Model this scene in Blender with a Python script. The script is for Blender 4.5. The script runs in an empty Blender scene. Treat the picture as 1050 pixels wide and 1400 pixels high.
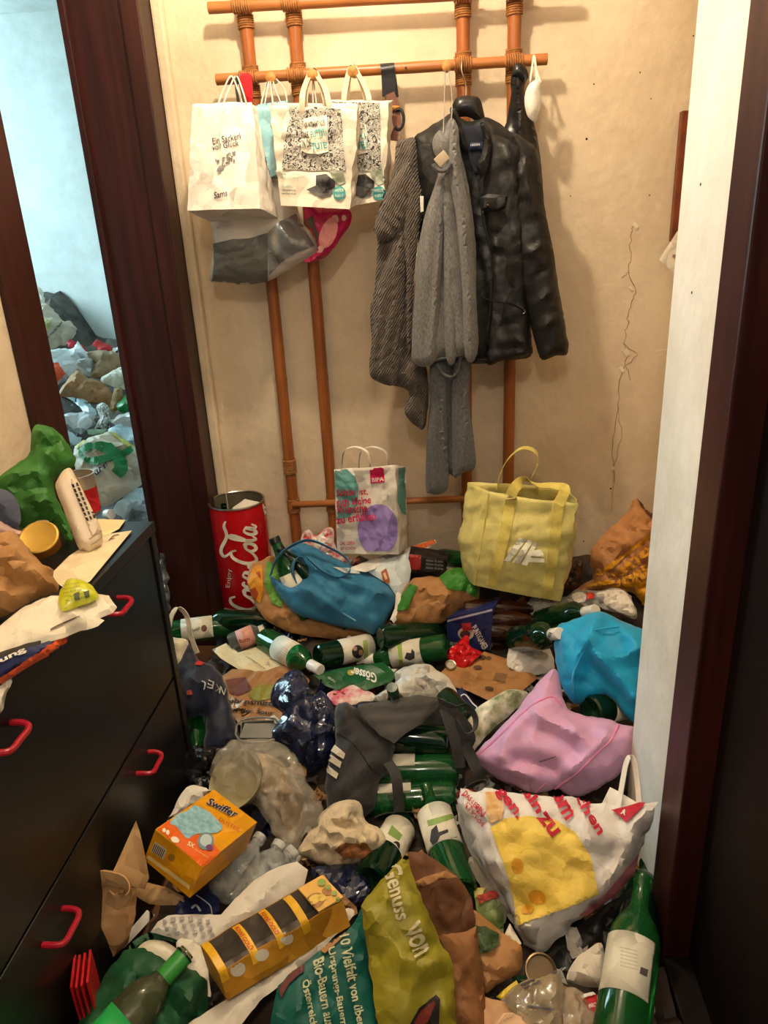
import bpy, bmesh, math, random
import numpy as np
from mathutils import Vector, Matrix
from mathutils.bvhtree import BVHTree
from mathutils.geometry import delaunay_2d_cdt

S = bpy.context.scene
COL = S.collection
random.seed(7)

# ------------------------------------------------------------------ camera
F, CX, CY = 1011.0, 525.0, 700.0


def _cam(nad=(660, 3300), yaw=5.0):
    dn = np.array([nad[0] - CX, nad[1] - CY, F]); dn /= np.linalg.norm(dn)
    up = -dn
    h = np.array([0, 0, 1.0]); h = h - up * (h @ up); h /= np.linalg.norm(h)
    r = np.cross(h, up)
    if r[0] < 0:
        r = -r
    a = math.radians(yaw)
    return np.stack([r * math.cos(a) - h * math.sin(a), h * math.cos(a) + r * math.sin(a), up])


R = _cam()
CAM = np.array([0, 0, 1.40])
cd = bpy.data.cameras.new('camera'); cam = bpy.data.objects.new('camera', cd); COL.objects.link(cam)
cd.sensor_fit = 'VERTICAL'; cd.sensor_height = 36.0; cd.sensor_width = 27.0
cd.lens = F / 1400 * 36.0; cd.clip_start = 0.02
m4 = Matrix.Identity(4)
for i in range(3):
    m4[i][0] = R[i, 0]; m4[i][1] = -R[i, 1]; m4[i][2] = -R[i, 2]; m4[i][3] = CAM[i]
cam.matrix_world = m4
S.camera = cam

# ------------------------------------------------------------------ world, lights, exposure
W = bpy.data.worlds.new('world'); S.world = W; W.use_nodes = True
W.node_tree.nodes['Background'].inputs[0].default_value = (0.75, 0.86, 1.0, 1)
W.node_tree.nodes['Background'].inputs[1].default_value = 0.16
vs = S.view_settings
vs.view_transform = 'Standard'; vs.look = 'None'; vs.gamma = 1.0; vs.use_curve_mapping = False
vs.exposure = 0.0
LAMP = (-0.26, 1.66, 2.40)        # the hall's ceiling bulb
LAMP_W, LAMP_COL = 47.0, (1.0, 0.825, 0.60)
NEAR_FILL = (-0.05, -0.35, 2.42)  # unseen fill light behind the viewer, brightens the foreground
NEAR_W = 30.0
WINDOW_W, WINDOW_COL = 80.0, (0.62, 0.90, 1.0)


def light(name, kind, loc, energy, color, size, rot=None):
    d = bpy.data.lights.new(name, kind); d.energy = energy; d.color = color
    if kind == 'POINT':
        d.shadow_soft_size = size
    else:
        d.shape = 'RECTANGLE'; d.size, d.size_y = size
    o = bpy.data.objects.new(name, d); COL.objects.link(o); o.location = loc
    if rot:
        o.rotation_euler = rot
    return o


light('hall_bulb_light', 'POINT', LAMP, LAMP_W, LAMP_COL, 0.035)
light('rear_fill_light', 'POINT', NEAR_FILL, NEAR_W, (1.0, 0.88, 0.72), 0.06)
light('window_daylight', 'AREA', (-3.45, 3.3, 1.7), WINDOW_W, WINDOW_COL, (1.2, 1.3), (0, math.radians(-90), 0))


# ------------------------------------------------------------------ pixel rays to points in the room
def ray(px, py):
    return R @ np.array([(px - CX) / F, (py - CY) / F, 1.0])


def uz(px, py, z):
    d = ray(px, py); return CAM + d * (z - CAM[2]) / d[2]


def uy(px, py, y):
    d = ray(px, py); return CAM + d * y / d[1]


def ux(px, py, x):
    d = ray(px, py); return CAM + d * x / d[0]


def uplane(px, py, P):
    p0, n = P
    d = ray(px, py); return CAM + d * ((p0 - CAM) @ n) / (d @ n)


def lean(px, py, z, tilt=45, az=0):
    """plane through the point seen at (px,py) at height z; tilt 0 lies flat, 90 stands up facing the viewer"""
    p = uz(px, py, z)
    hd = CAM - p; hd[2] = 0; hd /= np.linalg.norm(hd)
    a = math.radians(az); hd = np.array([hd[0] * math.cos(a) - hd[1] * math.sin(a), hd[0] * math.sin(a) + hd[1] * math.cos(a), 0])
    t = math.radians(tilt)
    return p, hd * math.sin(t) + np.array([0, 0, 1.0]) * math.cos(t)


def wallp(y, az=0):
    a = math.radians(az)
    return np.array([0, y, 1.0]), np.array([math.sin(a), -math.cos(a), 0])


def p3(a, b, c):
    n = np.cross(b - a, c - a); n /= np.linalg.norm(n)
    if n @ (CAM - a) < 0:
        n = -n
    return a, n


# ------------------------------------------------------------------ procedural materials
def lin(c):
    return tuple((x / 255 / 12.92) if x / 255 <= 0.04045 else ((x / 255 + 0.055) / 1.055) ** 2.4 for x in c)


MATS = {}
SOFT = set()      # cloth: folds stay round


def mat(name, rgb, rough=0.6, var=0.12, vs_=14.0, bump=0.0, bs=60.0, trans=0.0, alpha=1.0, metal=0.0, spec=0.5, sheen=0.0,
        rgb2=None, coat=0.0, kind=None, emit=0.0, ior=1.45, dirt=0.0, crease=0.0, cs=14.0):
    if name in MATS:
        return MATS[name]
    m = bpy.data.materials.new(name); m.use_nodes = True; nt = m.node_tree; N = nt.nodes; L = nt.links
    b = N['Principled BSDF']
    c1 = lin(rgb); c2 = lin(rgb2) if rgb2 else tuple(max(0, x * (1 - var * 2)) for x in c1)
    tc = N.new('ShaderNodeTexCoord'); mp = N.new('ShaderNodeMapping'); L.new(tc.outputs['Object'], mp.inputs[0])
    nz = N.new('ShaderNodeTexNoise'); nz.inputs['Scale'].default_value = vs_; nz.inputs['Detail'].default_value = 5
    L.new(mp.outputs[0], nz.inputs['Vector'])
    rp = N.new('ShaderNodeValToRGB'); rp.color_ramp.elements[0].position = 0.35; rp.color_ramp.elements[1].position = 0.62
    rp.color_ramp.elements[0].color = (*c2, 1); rp.color_ramp.elements[1].color = (*c1, 1)
    L.new(nz.outputs['Fac'], rp.inputs[0])
    src = rp.outputs[0]
    if kind == 'scribble':      # tangled pale grass lines printed on black
        v = N.new('ShaderNodeTexNoise'); v.inputs['Scale'].default_value = 95; v.inputs['Detail'].default_value = 2; v.inputs['Distortion'].default_value = 1.2
        L.new(mp.outputs[0], v.inputs['Vector'])
        r2 = N.new('ShaderNodeValToRGB'); e = r2.color_ramp.elements
        e[0].position = 0.40; e[0].color = (*c1, 1); e[1].position = 0.47; e[1].color = (*lin((232, 226, 212)), 1)
        x = e.new(0.52); x.color = (*c1, 1); x = e.new(0.58); x.color = (*lin((225, 220, 206)), 1); x = e.new(0.62); x.color = (*c1, 1)
        L.new(v.outputs['Fac'], r2.inputs[0]); src = r2.outputs[0]
    if kind == 'wood':
        mp.inputs['Scale'].default_value = (14, 14, 0.8)
    if kind == 'woodx':
        mp.inputs['Scale'].default_value = (1.2, 16, 16)
    if kind == 'crinkle':
        w = N.new('ShaderNodeTexWave'); w.inputs['Scale'].default_value = 52; w.inputs['Distortion'].default_value = 5; w.inputs['Detail'].default_value = 3
        mw = N.new('ShaderNodeMapping'); mw.inputs['Rotation'].default_value = (0, math.radians(-34), 0); L.new(tc.outputs['Object'], mw.inputs[0]); L.new(mw.outputs[0], w.inputs['Vector'])
        L.new(w.outputs['Fac'], rp.inputs[0]); rp.color_ramp.elements[0].position = 0.1; rp.color_ramp.elements[1].position = 0.9
    if kind == 'melange':
        nz.inputs['Scale'].default_value = 320; nz.inputs['Detail'].default_value = 2
        mp.inputs['Scale'].default_value = (1, 1, 0.35)
    if kind == 'leaf':
        v = N.new('ShaderNodeTexVoronoi'); v.inputs['Scale'].default_value = 28; L.new(mp.outputs[0], v.inputs['Vector'])
        L.new(v.outputs['Distance'], rp.inputs[0])
    if dirt:
        d = N.new('ShaderNodeTexNoise'); d.inputs['Scale'].default_value = 2.3; d.inputs['Detail'].default_value = 8; d.inputs['Roughness'].default_value = 0.65
        L.new(mp.outputs[0], d.inputs['Vector'])
        r2 = N.new('ShaderNodeValToRGB'); r2.color_ramp.elements[0].position = 0.36; r2.color_ramp.elements[1].position = 0.6
        r2.color_ramp.elements[0].color = (1 - dirt, (1 - dirt) * 0.96, (1 - dirt) * 0.9, 1); r2.color_ramp.elements[1].color = (1, 1, 1, 1)
        L.new(d.outputs['Fac'], r2.inputs[0])
        mx = N.new('ShaderNodeMix'); mx.data_type = 'RGBA'; mx.blend_type = 'MULTIPLY'; mx.inputs[0].default_value = 1
        L.new(src, mx.inputs[6]); L.new(r2.outputs[0], mx.inputs[7]); src = mx.outputs[2]
    L.new(src, b.inputs['Base Color'])
    b.inputs['Roughness'].default_value = rough; b.inputs['Metallic'].default_value = metal
    b.inputs['Specular IOR Level'].default_value = spec; b.inputs['IOR'].default_value = ior
    b.inputs['Transmission Weight'].default_value = trans; b.inputs['Alpha'].default_value = alpha
    if sheen:
        b.inputs['Sheen Weight'].default_value = sheen
    if coat:
        b.inputs['Coat Weight'].default_value = coat
    if emit:
        b.inputs['Emission Strength'].default_value = emit; b.inputs['Emission Color'].default_value = (*lin(rgb), 1)
    if bump:
        n2 = N.new('ShaderNodeTexNoise'); n2.inputs['Scale'].default_value = bs; n2.inputs['Detail'].default_value = 6
        L.new(tc.outputs['Object'], n2.inputs['Vector'])
        bp = N.new('ShaderNodeBump'); bp.inputs['Strength'].default_value = bump; bp.inputs['Distance'].default_value = 0.01
        if kind == 'crinkle':
            L.new(w.outputs['Fac'], bp.inputs['Height'])
        else:
            L.new(n2.outputs['Fac'], bp.inputs['Height'])
        L.new(bp.outputs[0], b.inputs['Normal'])
    if crease:
        wn = N.new('ShaderNodeTexNoise'); wn.inputs['Scale'].default_value = cs * 0.45; wn.inputs['Detail'].default_value = 1; L.new(tc.outputs['Object'], wn.inputs['Vector'])
        ad = N.new('ShaderNodeVectorMath'); ad.operation = 'MULTIPLY_ADD'; ad.inputs[1].default_value = (1.1 / cs,) * 3
        L.new(wn.outputs['Color'], ad.inputs[0]); L.new(tc.outputs['Object'], ad.inputs[2])
        prev = None
        for sc_, am in ((cs, 1.0), (cs * 2.3, 0.5)):
            v = N.new('ShaderNodeTexVoronoi'); v.inputs['Scale'].default_value = sc_; L.new(ad.outputs[0], v.inputs['Vector'])
            sb_ = N.new('ShaderNodeVectorMath'); sb_.operation = 'SUBTRACT'; L.new(ad.outputs[0], sb_.inputs[0]); L.new(v.outputs['Position'], sb_.inputs[1])
            cc_ = N.new('ShaderNodeVectorMath'); cc_.operation = 'SUBTRACT'; L.new(v.outputs['Color'], cc_.inputs[0]); cc_.inputs[1].default_value = (0.5, 0.5, 0.5)
            dt = N.new('ShaderNodeVectorMath'); dt.operation = 'DOT_PRODUCT'; L.new(sb_.outputs[0], dt.inputs[0]); L.new(cc_.outputs[0], dt.inputs[1])
            bq = N.new('ShaderNodeBump'); bq.inputs['Strength'].default_value = min(1.0, crease * 1.6 * am); bq.inputs['Distance'].default_value = 0.9
            L.new(dt.outputs['Value'], bq.inputs['Height'])
            if prev: L.new(prev.outputs[0], bq.inputs['Normal'])
            prev = bq
        if bump: L.new(prev.outputs[0], bp.inputs['Normal'])
        else: L.new(prev.outputs[0], b.inputs['Normal'])
    MATS[name] = m
    return m


def paper(name, rgb, **k):
    k.setdefault('rough', 0.62); k.setdefault('var', 0.06); k.setdefault('bump', 0.12); k.setdefault('bs', 45); k.setdefault('crease', 0.32); k.setdefault('cs', 17)
    return mat(name, rgb, **k)


def cloth(name, rgb, **k):
    k.setdefault('rough', 0.85); k.setdefault('var', 0.10); k.setdefault('bump', 0.15); k.setdefault('bs', 260); k.setdefault('sheen', 0.15); k.setdefault('vs_', 40); k.setdefault('crease', 0.12); k.setdefault('cs', 12)
    SOFT.add(name)
    return mat(name, rgb, **k)


def plas(name, rgb, **k):
    k.setdefault('rough', 0.32); k.setdefault('var', 0.05)
    return mat(name, rgb, **k)


def ink(rgb, rough=0.55):
    return mat('ink_%d_%d_%d' % tuple(rgb), rgb, rough=rough, var=0.05, crease=0.3, cs=17)


def glass(name, rgb, trans=0.75, rough=0.06):
    return mat(name, rgb, rough=rough, var=0.03, trans=trans, spec=0.6)


def film(name, rgb=(235, 235, 232), alpha=0.28, rough=0.16):
    return mat(name, rgb, rough=rough, var=0.04, alpha=alpha, spec=1.0, coat=0.6, crease=0.8, cs=32)


# ------------------------------------------------------------------ objects
WL = {}     # world position of each object's origin


def tagit(o, label=None, cat=None, group=None, kind=None):
    if label: o['label'] = label
    if cat: o['category'] = cat
    if group: o['group'] = group
    if kind: o['kind'] = kind
    return o


def thing(name, label, cat, loc, group=None):
    o = bpy.data.objects.new(name, None); COL.objects.link(o); o.empty_display_size = 0.05
    o.location = tuple(float(x) for x in loc); WL[o] = np.array(loc, float)
    return tagit(o, label, cat, group)


def add(name, V, Fc, m, parent=None, label=None, cat=None, group=None, kind=None, smooth=True, idx=None, origin=None):
    V = np.asarray(V, float)
    me = bpy.data.meshes.new(name)
    if parent is None:
        loc = np.array(origin, float) if origin is not None else np.array([(V[:, 0].min() + V[:, 0].max()) / 2, (V[:, 1].min() + V[:, 1].max()) / 2, V[:, 2].min()])
    else:
        loc = WL[parent]
    me.from_pydata((V - loc).tolist(), [], [tuple(int(i) for i in f) for f in Fc])
    for mm in (m if isinstance(m, (list, tuple)) else [m]):
        me.materials.append(mm)
    if idx is not None:
        me.polygons.foreach_set('material_index', np.asarray(idx, np.int32))
    if smooth:
        me.polygons.foreach_set('use_smooth', [True] * len(me.polygons))
    me.update()
    if smooth and len(me.polygons) > 40:
        me.set_sharp_from_angle(angle=math.radians(52 if (m[0] if isinstance(m, (list, tuple)) else m).name in SOFT else 34))
    o = bpy.data.objects.new(name, me); COL.objects.link(o)
    if parent is None:
        o.location = tuple(loc)
    else:
        o.parent = parent
    WL[o] = loc
    tagit(o, label, cat, group, kind)
    return o


def clone(o, parent, offset=(0, 0, 0)):
    c = o.copy(); COL.objects.link(c); c.parent = parent
    c.location = tuple(np.array(o.location) + np.array(offset)); WL[c] = WL[o]
    return c


def join(parts):
    V, Fc = [], []
    n = 0
    for v, f in parts:
        v = np.asarray(v, float); V.append(v); Fc += [tuple(i + n for i in q) for q in f]; n += len(v)
    return np.concatenate(V), Fc


def solid(o, t, off=-1, mo=0):
    md = o.modifiers.new('thickness', 'SOLIDIFY'); md.thickness = t; md.offset = off; md.material_offset = mo; md.material_offset_rim = 0
    return o


def box(c, s, axes=None, bev=0.0):
    """bevelled box: centre, full sizes, 3x3 axes (rows)"""
    A = np.eye(3) if axes is None else np.asarray(axes)
    s = np.asarray(s, float) / 2
    b = min(bev, *(s * 0.8))
    if b <= 0:
        V = np.array([[x, y, z] for x in (-1, 1) for y in (-1, 1) for z in (-1, 1)], float) * s
        Fc = [(0, 1, 3, 2), (4, 6, 7, 5), (0, 4, 5, 1), (2, 3, 7, 6), (0, 2, 6, 4), (1, 5, 7, 3)]
    else:
        bm = bmesh.new(); bmesh.ops.create_cube(bm, size=2)
        for v in bm.verts: v.co = Vector((v.co.x * s[0], v.co.y * s[1], v.co.z * s[2]))
        bmesh.ops.bevel(bm, geom=bm.edges[:], offset=b, segments=2, profile=0.6, affect='EDGES')
        V = np.array([v.co[:] for v in bm.verts]); Fc = [tuple(v.index for v in f.verts) for f in bm.faces]; bm.free()
    return V @ A + np.asarray(c, float), Fc


def catmull(P, n=8, closed=False):
    P = np.asarray(P, float); m = len(P); out = []
    for i in range(m if closed else m - 1):
        g = (lambda k: P[k % m]) if closed else (lambda k: P[min(max(k, 0), m - 1)])
        a, b, c, d = g(i - 1), g(i), g(i + 1), g(i + 2)
        for t in np.arange(n) / n:
            out.append(0.5 * (2 * b + (c - a) * t + (2 * a - 5 * b + 4 * c - d) * t * t + (3 * b - a - 3 * c + d) * t ** 3))
    if not closed: out.append(P[-1])
    return np.array(out)


def frames(P):
    T = np.gradient(P, axis=0); T /= np.linalg.norm(T, axis=1)[:, None] + 1e-12
    u = np.cross(T[0], [0.13, 0.31, 0.94]); u /= np.linalg.norm(u); U = []
    for t in T:
        u = u - t * (u @ t); u /= np.linalg.norm(u) + 1e-12; U.append(u.copy())
    return T, np.array(U)


def tube(P, r, seg=10, n=6, smooth=True, cap=True):
    P = catmull(P, n) if (smooth and len(P) > 2) else np.asarray(P, float)
    r = np.interp(np.linspace(0, 1, len(P)), np.linspace(0, 1, len(np.atleast_1d(r))), np.atleast_1d(r))
    T, U = frames(P); B = np.cross(T, U)
    a = np.arange(seg) / seg * 2 * math.pi
    V = (P[:, None] + r[:, None, None] * (np.cos(a)[None, :, None] * U[:, None] + np.sin(a)[None, :, None] * B[:, None])).reshape(-1, 3)
    Fc = [(i * seg + j, i * seg + (j + 1) % seg, (i + 1) * seg + (j + 1) % seg, (i + 1) * seg + j) for i in range(len(P) - 1) for j in range(seg)]
    if cap:
        Fc += [tuple(range(seg))[::-1], tuple(range((len(P) - 1) * seg, len(P) * seg))]
    return V, Fc


def ribbon(P, width, wdir, t=0.0018, n=8, wave=0.0):
    """a strap: path, width, direction of its width (one vector or one per point), thickness"""
    P = np.asarray(P, float); wd = np.atleast_2d(np.asarray(wdir, float))
    if len(wd) == 1: wd = np.repeat(wd, len(P), 0)
    C_ = catmull(P, n); Wd = catmull(wd, n)
    T = np.gradient(C_, axis=0); T /= np.linalg.norm(T, axis=1)[:, None] + 1e-12
    Wd = Wd - T * (Wd * T).sum(1)[:, None]; Wd /= np.linalg.norm(Wd, axis=1)[:, None] + 1e-12
    Nn = np.cross(T, Wd)
    w = width / 2
    V = np.stack([C_ - Wd * w + Nn * t / 2, C_ + Wd * w + Nn * t / 2, C_ + Wd * w - Nn * t / 2, C_ - Wd * w - Nn * t / 2], 1).reshape(-1, 3)
    k = len(C_)
    Fc = [(i * 4 + j, i * 4 + (j + 1) % 4, i * 4 + 4 + (j + 1) % 4, i * 4 + 4 + j) for i in range(k - 1) for j in range(4)]
    Fc += [(3, 2, 1, 0), (k * 4 - 4, k * 4 - 3, k * 4 - 2, k * 4 - 1)]
    return V, Fc


def lathe(prof, base, axis, seg=28, ref=None, a0=0, a1=360):
    """profile [(radius, height)], from base along axis"""
    ax = np.asarray(axis, float); ax /= np.linalg.norm(ax)
    ref = np.array([0, 0, 1.0]) if ref is None else np.asarray(ref, float)
    if abs(ref @ ax) > 0.95 * np.linalg.norm(ref): ref = np.array([0, -1.0, 0.1])
    u = ref - ax * (ref @ ax); u /= np.linalg.norm(u); v = np.cross(ax, u)
    full = abs(a1 - a0) >= 360
    k = seg if full else seg + 1
    a = np.radians(a0 + (a1 - a0) * np.arange(k) / seg)
    V = []
    for r, h in prof:
        V.append(np.asarray(base) + ax * h + r * (np.cos(a)[:, None] * u + np.sin(a)[:, None] * v))
    V = np.concatenate(V)
    Fc = [(i * k + j, i * k + (j + 1) % k, (i + 1) * k + (j + 1) % k, (i + 1) * k + j) for i in range(len(prof) - 1) for j in range(k if full else seg)]
    return V, Fc


# ------------------------------------------------------------------ wrinkles
def _h(ix, iy, iz, k):
    x = np.sin(ix * 127.1 + iy * 311.7 + iz * 74.7 + k * 53.3) * 43758.5453
    return x - np.floor(x)


def vnoise(p, k=0):
    i = np.floor(p); f = p - i; f = f * f * (3 - 2 * f); o = 0
    for a in (0, 1):
        for b in (0, 1):
            for c in (0, 1):
                o = o + _h(i[:, 0] + a, i[:, 1] + b, i[:, 2] + c, k) * (f[:, 0] if a else 1 - f[:, 0]) * (f[:, 1] if b else 1 - f[:, 1]) * (f[:, 2] if c else 1 - f[:, 2])
    return o * 2 - 1


def facets(p, k=0):
    """straight creases and flat faces like crumpled paper, about -1..1"""
    h = 0; rg = np.random.default_rng(100 + k); p = p * 1.7
    wp = np.stack([vnoise(p * 0.55 + 3.1, k), vnoise(p * 0.55 + 7.7, k + 1), vnoise(p * 0.55 + 11.3, k + 2)], 1) * 0.75
    for j in range(4):
        d = rg.normal(size=3); d /= np.linalg.norm(d)
        x = (p + wp * (0.6 + 0.3 * j)) @ d * (0.55 + 0.22 * j) + rg.uniform(0, 9)
        t = np.abs((x - np.floor(x)) * 2 - 1) * 2 - 1
        a = np.clip(0.5 + 0.9 * vnoise(p * 0.45 + j * 5.3, k + 3 + j), 0.08, 1)
        h = h + t * a * (1.0, 0.8, 0.65, 0.5)[j]
    return h * 0.62


def wrinkle(p, spec, seed=0):
    """p in metres (N,3); spec: list of (kind, amplitude, size, angle, distortion)"""
    h = np.zeros(len(p))
    for j, s in enumerate(spec):
        kd, amp, size = s[:3]
        if kd == 'crump':
            h += amp * facets(p / size + seed * 3.7 + j * 5.1, seed % 7)
        elif kd == 'noise':
            h += amp * vnoise(p / size + seed * 3.7 + j * 5.1, seed % 7)
        elif kd == 'fold':
            a = math.radians(s[3]); dis = s[4] if len(s) > 4 else 0.8
            w = vnoise(p / (size * 2.2) + seed * 2.1 + j, 3) * dis
            x = (p[:, 0] * math.cos(a) + p[:, 1] * math.sin(a)) / size * 2 * math.pi + w * 2.5 + seed
            s_ = np.sin(x + 0.55 * np.sin(x)); h += amp * (np.abs(s_) ** 0.7 * np.sign(s_)) * (0.65 + 0.35 * vnoise(p / (size * 3) + 9 + seed, 5))
        elif kd == 'ridge':
            h += amp * (1 - 2 * np.abs(vnoise(p / size + seed * 3.1 + j * 4.3, 2)) ** 0.6)
    return h


def inside(poly, Q):
    x, y = Q[:, 0], Q[:, 1]; r = np.zeros(len(Q), bool)
    for (x0, y0), (x1, y1) in zip(poly, np.roll(poly, -1, 0)):
        c = (y0 > y) != (y1 > y)
        r ^= c & (x < (x1 - x0) * (y - y0) / ((y1 - y0) or 1e-12) + x0)
    return r


def bdist(poly, Q):
    d = np.full(len(Q), 1e9)
    for a, b in zip(poly, np.roll(poly, -1, 0)):
        e = b - a; t = np.clip(((Q - a) @ e) / (e @ e + 1e-15), 0, 1)
        d = np.minimum(d, np.linalg.norm(Q - a - t[:, None] * e, axis=1))
    return d


def resample(poly, step):
    out = []
    for a, b in zip(poly, np.roll(poly, -1, 0)):
        k = max(1, int(round(np.linalg.norm(b - a) / step)))
        out += [a + (b - a) * t for t in np.arange(k) / k]
    return np.array(out)


def fill(poly, cell, rng, holes=()):
    """triangulated polygon with interior points"""
    poly = resample(poly, cell)
    lo, hi = poly.min(0), poly.max(0)
    gx, gy = np.meshgrid(np.arange(lo[0], hi[0], cell), np.arange(lo[1], hi[1], cell * 0.87))
    gx = gx + (np.arange(gx.shape[0]) % 2)[:, None] * cell / 2
    Q = np.stack([gx.ravel(), gy.ravel()], 1) + rng.uniform(-.28, .28, (gx.size, 2)) * cell
    Q = Q[inside(poly, Q)]
    if len(Q): Q = Q[bdist(poly, Q) > cell * 0.45]
    allp = np.concatenate([poly, Q]) if len(Q) else poly
    n = len(poly)
    v, _, f, *_ = delaunay_2d_cdt([Vector(p) for p in allp], [], [list(range(n))], 1, 1e-9)
    return np.array([p[:] for p in v]), [tuple(t) for t in f], poly


def puff(name, out, P, m, H=0.03, B=0.03, edge=0.035, cell=0.009, wr=(), seed=1, curve=True, parent=None, label=None, cat=None,
         group=None, smooth=True, bend=None, kind=None, sharp=0.5, open_edge=0.35, dome=0.5, jit=None, ridges=(), ra=0.014, rw=0.03):
    """a soft or crumpled body: outline on plane P, swelling H to the front and B to the back, wrinkled"""
    p0, n = P
    e1 = np.cross([0, 0, 1.0], n)
    e1 = np.array([1.0, 0, 0]) if np.linalg.norm(e1) < 1e-3 else e1 / np.linalg.norm(e1)
    if e1 @ R[:, 0] < 0: e1 = -e1
    e2 = np.cross(n, e1)
    if e2 @ -R[:, 1] < 0: e2 = -e2
    O = np.array([uplane(x, y, P) for x, y in out]) - p0
    poly = np.stack([O @ e1, O @ e2], 1)
    if curve: poly = catmull(poly, 4, True)
    rng = np.random.default_rng(seed)
    if jit is None: jit = 0.22 * sum(a[1] for a in wr if a[0] == 'crump')
    if jit:
        poly = resample(poly, cell)
        pj_ = np.concatenate([poly / 0.035, np.full((len(poly), 1), seed * 1.3)], 1)
        poly = poly + np.stack([facets(pj_, 3), facets(pj_ + 5.5, 4)], 1) * jit
    Q, T, bp = fill(poly, cell, rng)
    d = bdist(bp, Q); d[d < 1e-6] = 0
    pr = np.sqrt(np.clip(1 - (1 - np.clip(d / edge, 0, 1)) ** 2, 0, 1)) if edge else np.ones(len(Q))
    if edge: pr = dome * pr + (1 - dome) * np.clip(d / edge, 0, 1) ** 0.8
    p3_ = np.stack([Q[:, 0], Q[:, 1], np.full(len(Q), seed * 0.77)], 1)
    w = wrinkle(p3_, wr, seed) if wr else 0
    fade = np.clip(d / (edge * sharp + 1e-9), open_edge, 1)
    for j, rl in enumerate(ridges):          # folds: crisp creases along given lines
        L3 = np.array([uplane(x, y, P) for x, y in catmull(np.array(rl, float), 4)]) - p0
        L2 = np.stack([L3 @ e1, L3 @ e2], 1); dd = np.full(len(Q), 1e9); tt = np.zeros(len(Q))
        for i in range(len(L2) - 1):
            e = L2[i + 1] - L2[i]; t = np.clip(((Q - L2[i]) @ e) / (e @ e + 1e-15), 0, 1)
            q = np.linalg.norm(Q - L2[i] - t[:, None] * e, axis=1); b_ = q < dd; dd = np.where(b_, q, dd); tt = np.where(b_, (i + t) / (len(L2) - 1), tt)
        w = w + ra * np.clip(1 - dd / rw, 0, 1) ** 1.3 * np.clip(np.minimum(tt, 1 - tt) * 6, 0.15, 1) * (-0.7 if j % 3 == 2 else 1)
    hf = H * pr + w * fade
    hb = -B * pr + w * fade * (0.35 if B > 0.012 else 1.0)
    hf = np.maximum(hf, hb + 0.0012 * (d > 0))
    off = bend(Q) if bend else 0
    base = p0 + Q[:, :1] * e1 + Q[:, 1:] * e2
    Vf = base + (hf + off)[:, None] * n
    Vb = base + (hb + off)[:, None] * n
    inn = d > 0
    mp = np.arange(len(Q)); k = len(Q)
    bi = np.where(inn)[0]; mp2 = mp.copy(); mp2[bi] = k + np.arange(len(bi))
    V = np.concatenate([Vf, Vb[bi]])
    # orientation: front faces look along n
    Fc = []
    for a, b, c in T:
        A = (Q[b, 0] - Q[a, 0]) * (Q[c, 1] - Q[a, 1]) - (Q[b, 1] - Q[a, 1]) * (Q[c, 0] - Q[a, 0])
        up = np.cross(e1, e2) @ n > 0
        if (A > 0) != up: b, c = c, b
        Fc.append((a, b, c))
        q = (mp2[a], mp2[c], mp2[b])
        if not (q[0] == a and q[1] == c and q[2] == b): Fc.append(q)
    return add(name, V, Fc, m, parent, label, cat, group, kind, smooth)


def openbag(name, bot, top, m, nu=16, nv=22, wr=(), bulge=0.0, seed=1, inner=None, parent=None, label=None, cat=None, group=None, smooth=True,
            thick=0.0012, rim=0.0, gusset=0.0, floor=True, mid=None):
    """an open bag or carton: corner loops front-left, front-right, back-right, back-left at the bottom and at the rim"""
    bot, top = np.array(bot, float), np.array(top, float)
    loops = [bot] + ([np.array(q, float) for q in mid] if mid else []) + [top]
    L_ = np.array(loops); rows = []
    ts = np.linspace(0, len(loops) - 1, nv + 1)
    V = []; w_ = []
    cen = L_.mean((0, 1))
    for r, t in enumerate(ts):
        i = min(int(t), len(loops) - 2); f = t - i
        q = L_[i] * (1 - f) + L_[i + 1] * f
        c = q.mean(0); vv = r / nv
        for s in range(4):
            a, b = q[s], q[(s + 1) % 4]
            e = b - a
            nn = np.cross(e, L_[-1][s] - L_[0][s] + L_[-1][(s + 1) % 4] - L_[0][(s + 1) % 4]); nn /= np.linalg.norm(nn) + 1e-12
            if nn @ ((a + b) / 2 - c) < 0: nn = -nn
            for k in range(nu):
                u = k / nu
                p = a + e * u
                bl = bulge * math.sin(math.pi * u) * math.sin(math.pi * min(1, vv * 0.9 + 0.08))
                if s % 2 and gusset: bl -= gusset * (1 - abs(2 * u - 1)) * vv
                V.append(p + nn * bl); w_.append(nn)
    V = np.array(V); Nn = np.array(w_)
    if wr:
        h = wrinkle(V, wr, seed)
        vv = np.repeat(np.linspace(0, 1, nv + 1), nu * 4)
        V = V + Nn * (h * np.clip(0.3 + vv * 3, 0, 1))[:, None]
    if rim:
        rr = wrinkle(V[-nu * 4:], [('noise', rim, 0.06)], seed + 3); ax = (top - bot).mean(0); ax /= np.linalg.norm(ax)
        V[-nu * 4:] += ax * rr[:, None]
    k = nu * 4
    up = (top - bot).mean(0); e = bot[1] - bot[0]; ee = bot[2] - bot[1]
    ccw = np.cross(e, ee) @ up > 0
    Fc = []
    for i in range(nv):
        for j in range(k):
            q = (i * k + j, i * k + (j + 1) % k, (i + 1) * k + (j + 1) % k, (i + 1) * k + j)
            Fc.append(q if ccw else q[::-1])
    if floor:
        c = len(V); V = np.concatenate([V, V[:k].mean(0)[None]])
        for j in range(k):
            q = (c, (j + 1) % k, j)
            Fc.append(q if ccw else q[::-1])
    o = add(name, V, Fc, [m, inner] if inner else m, parent, label, cat, group, smooth=smooth)
    if thick: solid(o, thick, -1, 1 if inner else 0)
    return o


# ------------------------------------------------------------------ flat print laid on a surface
_bvh = {}


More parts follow.
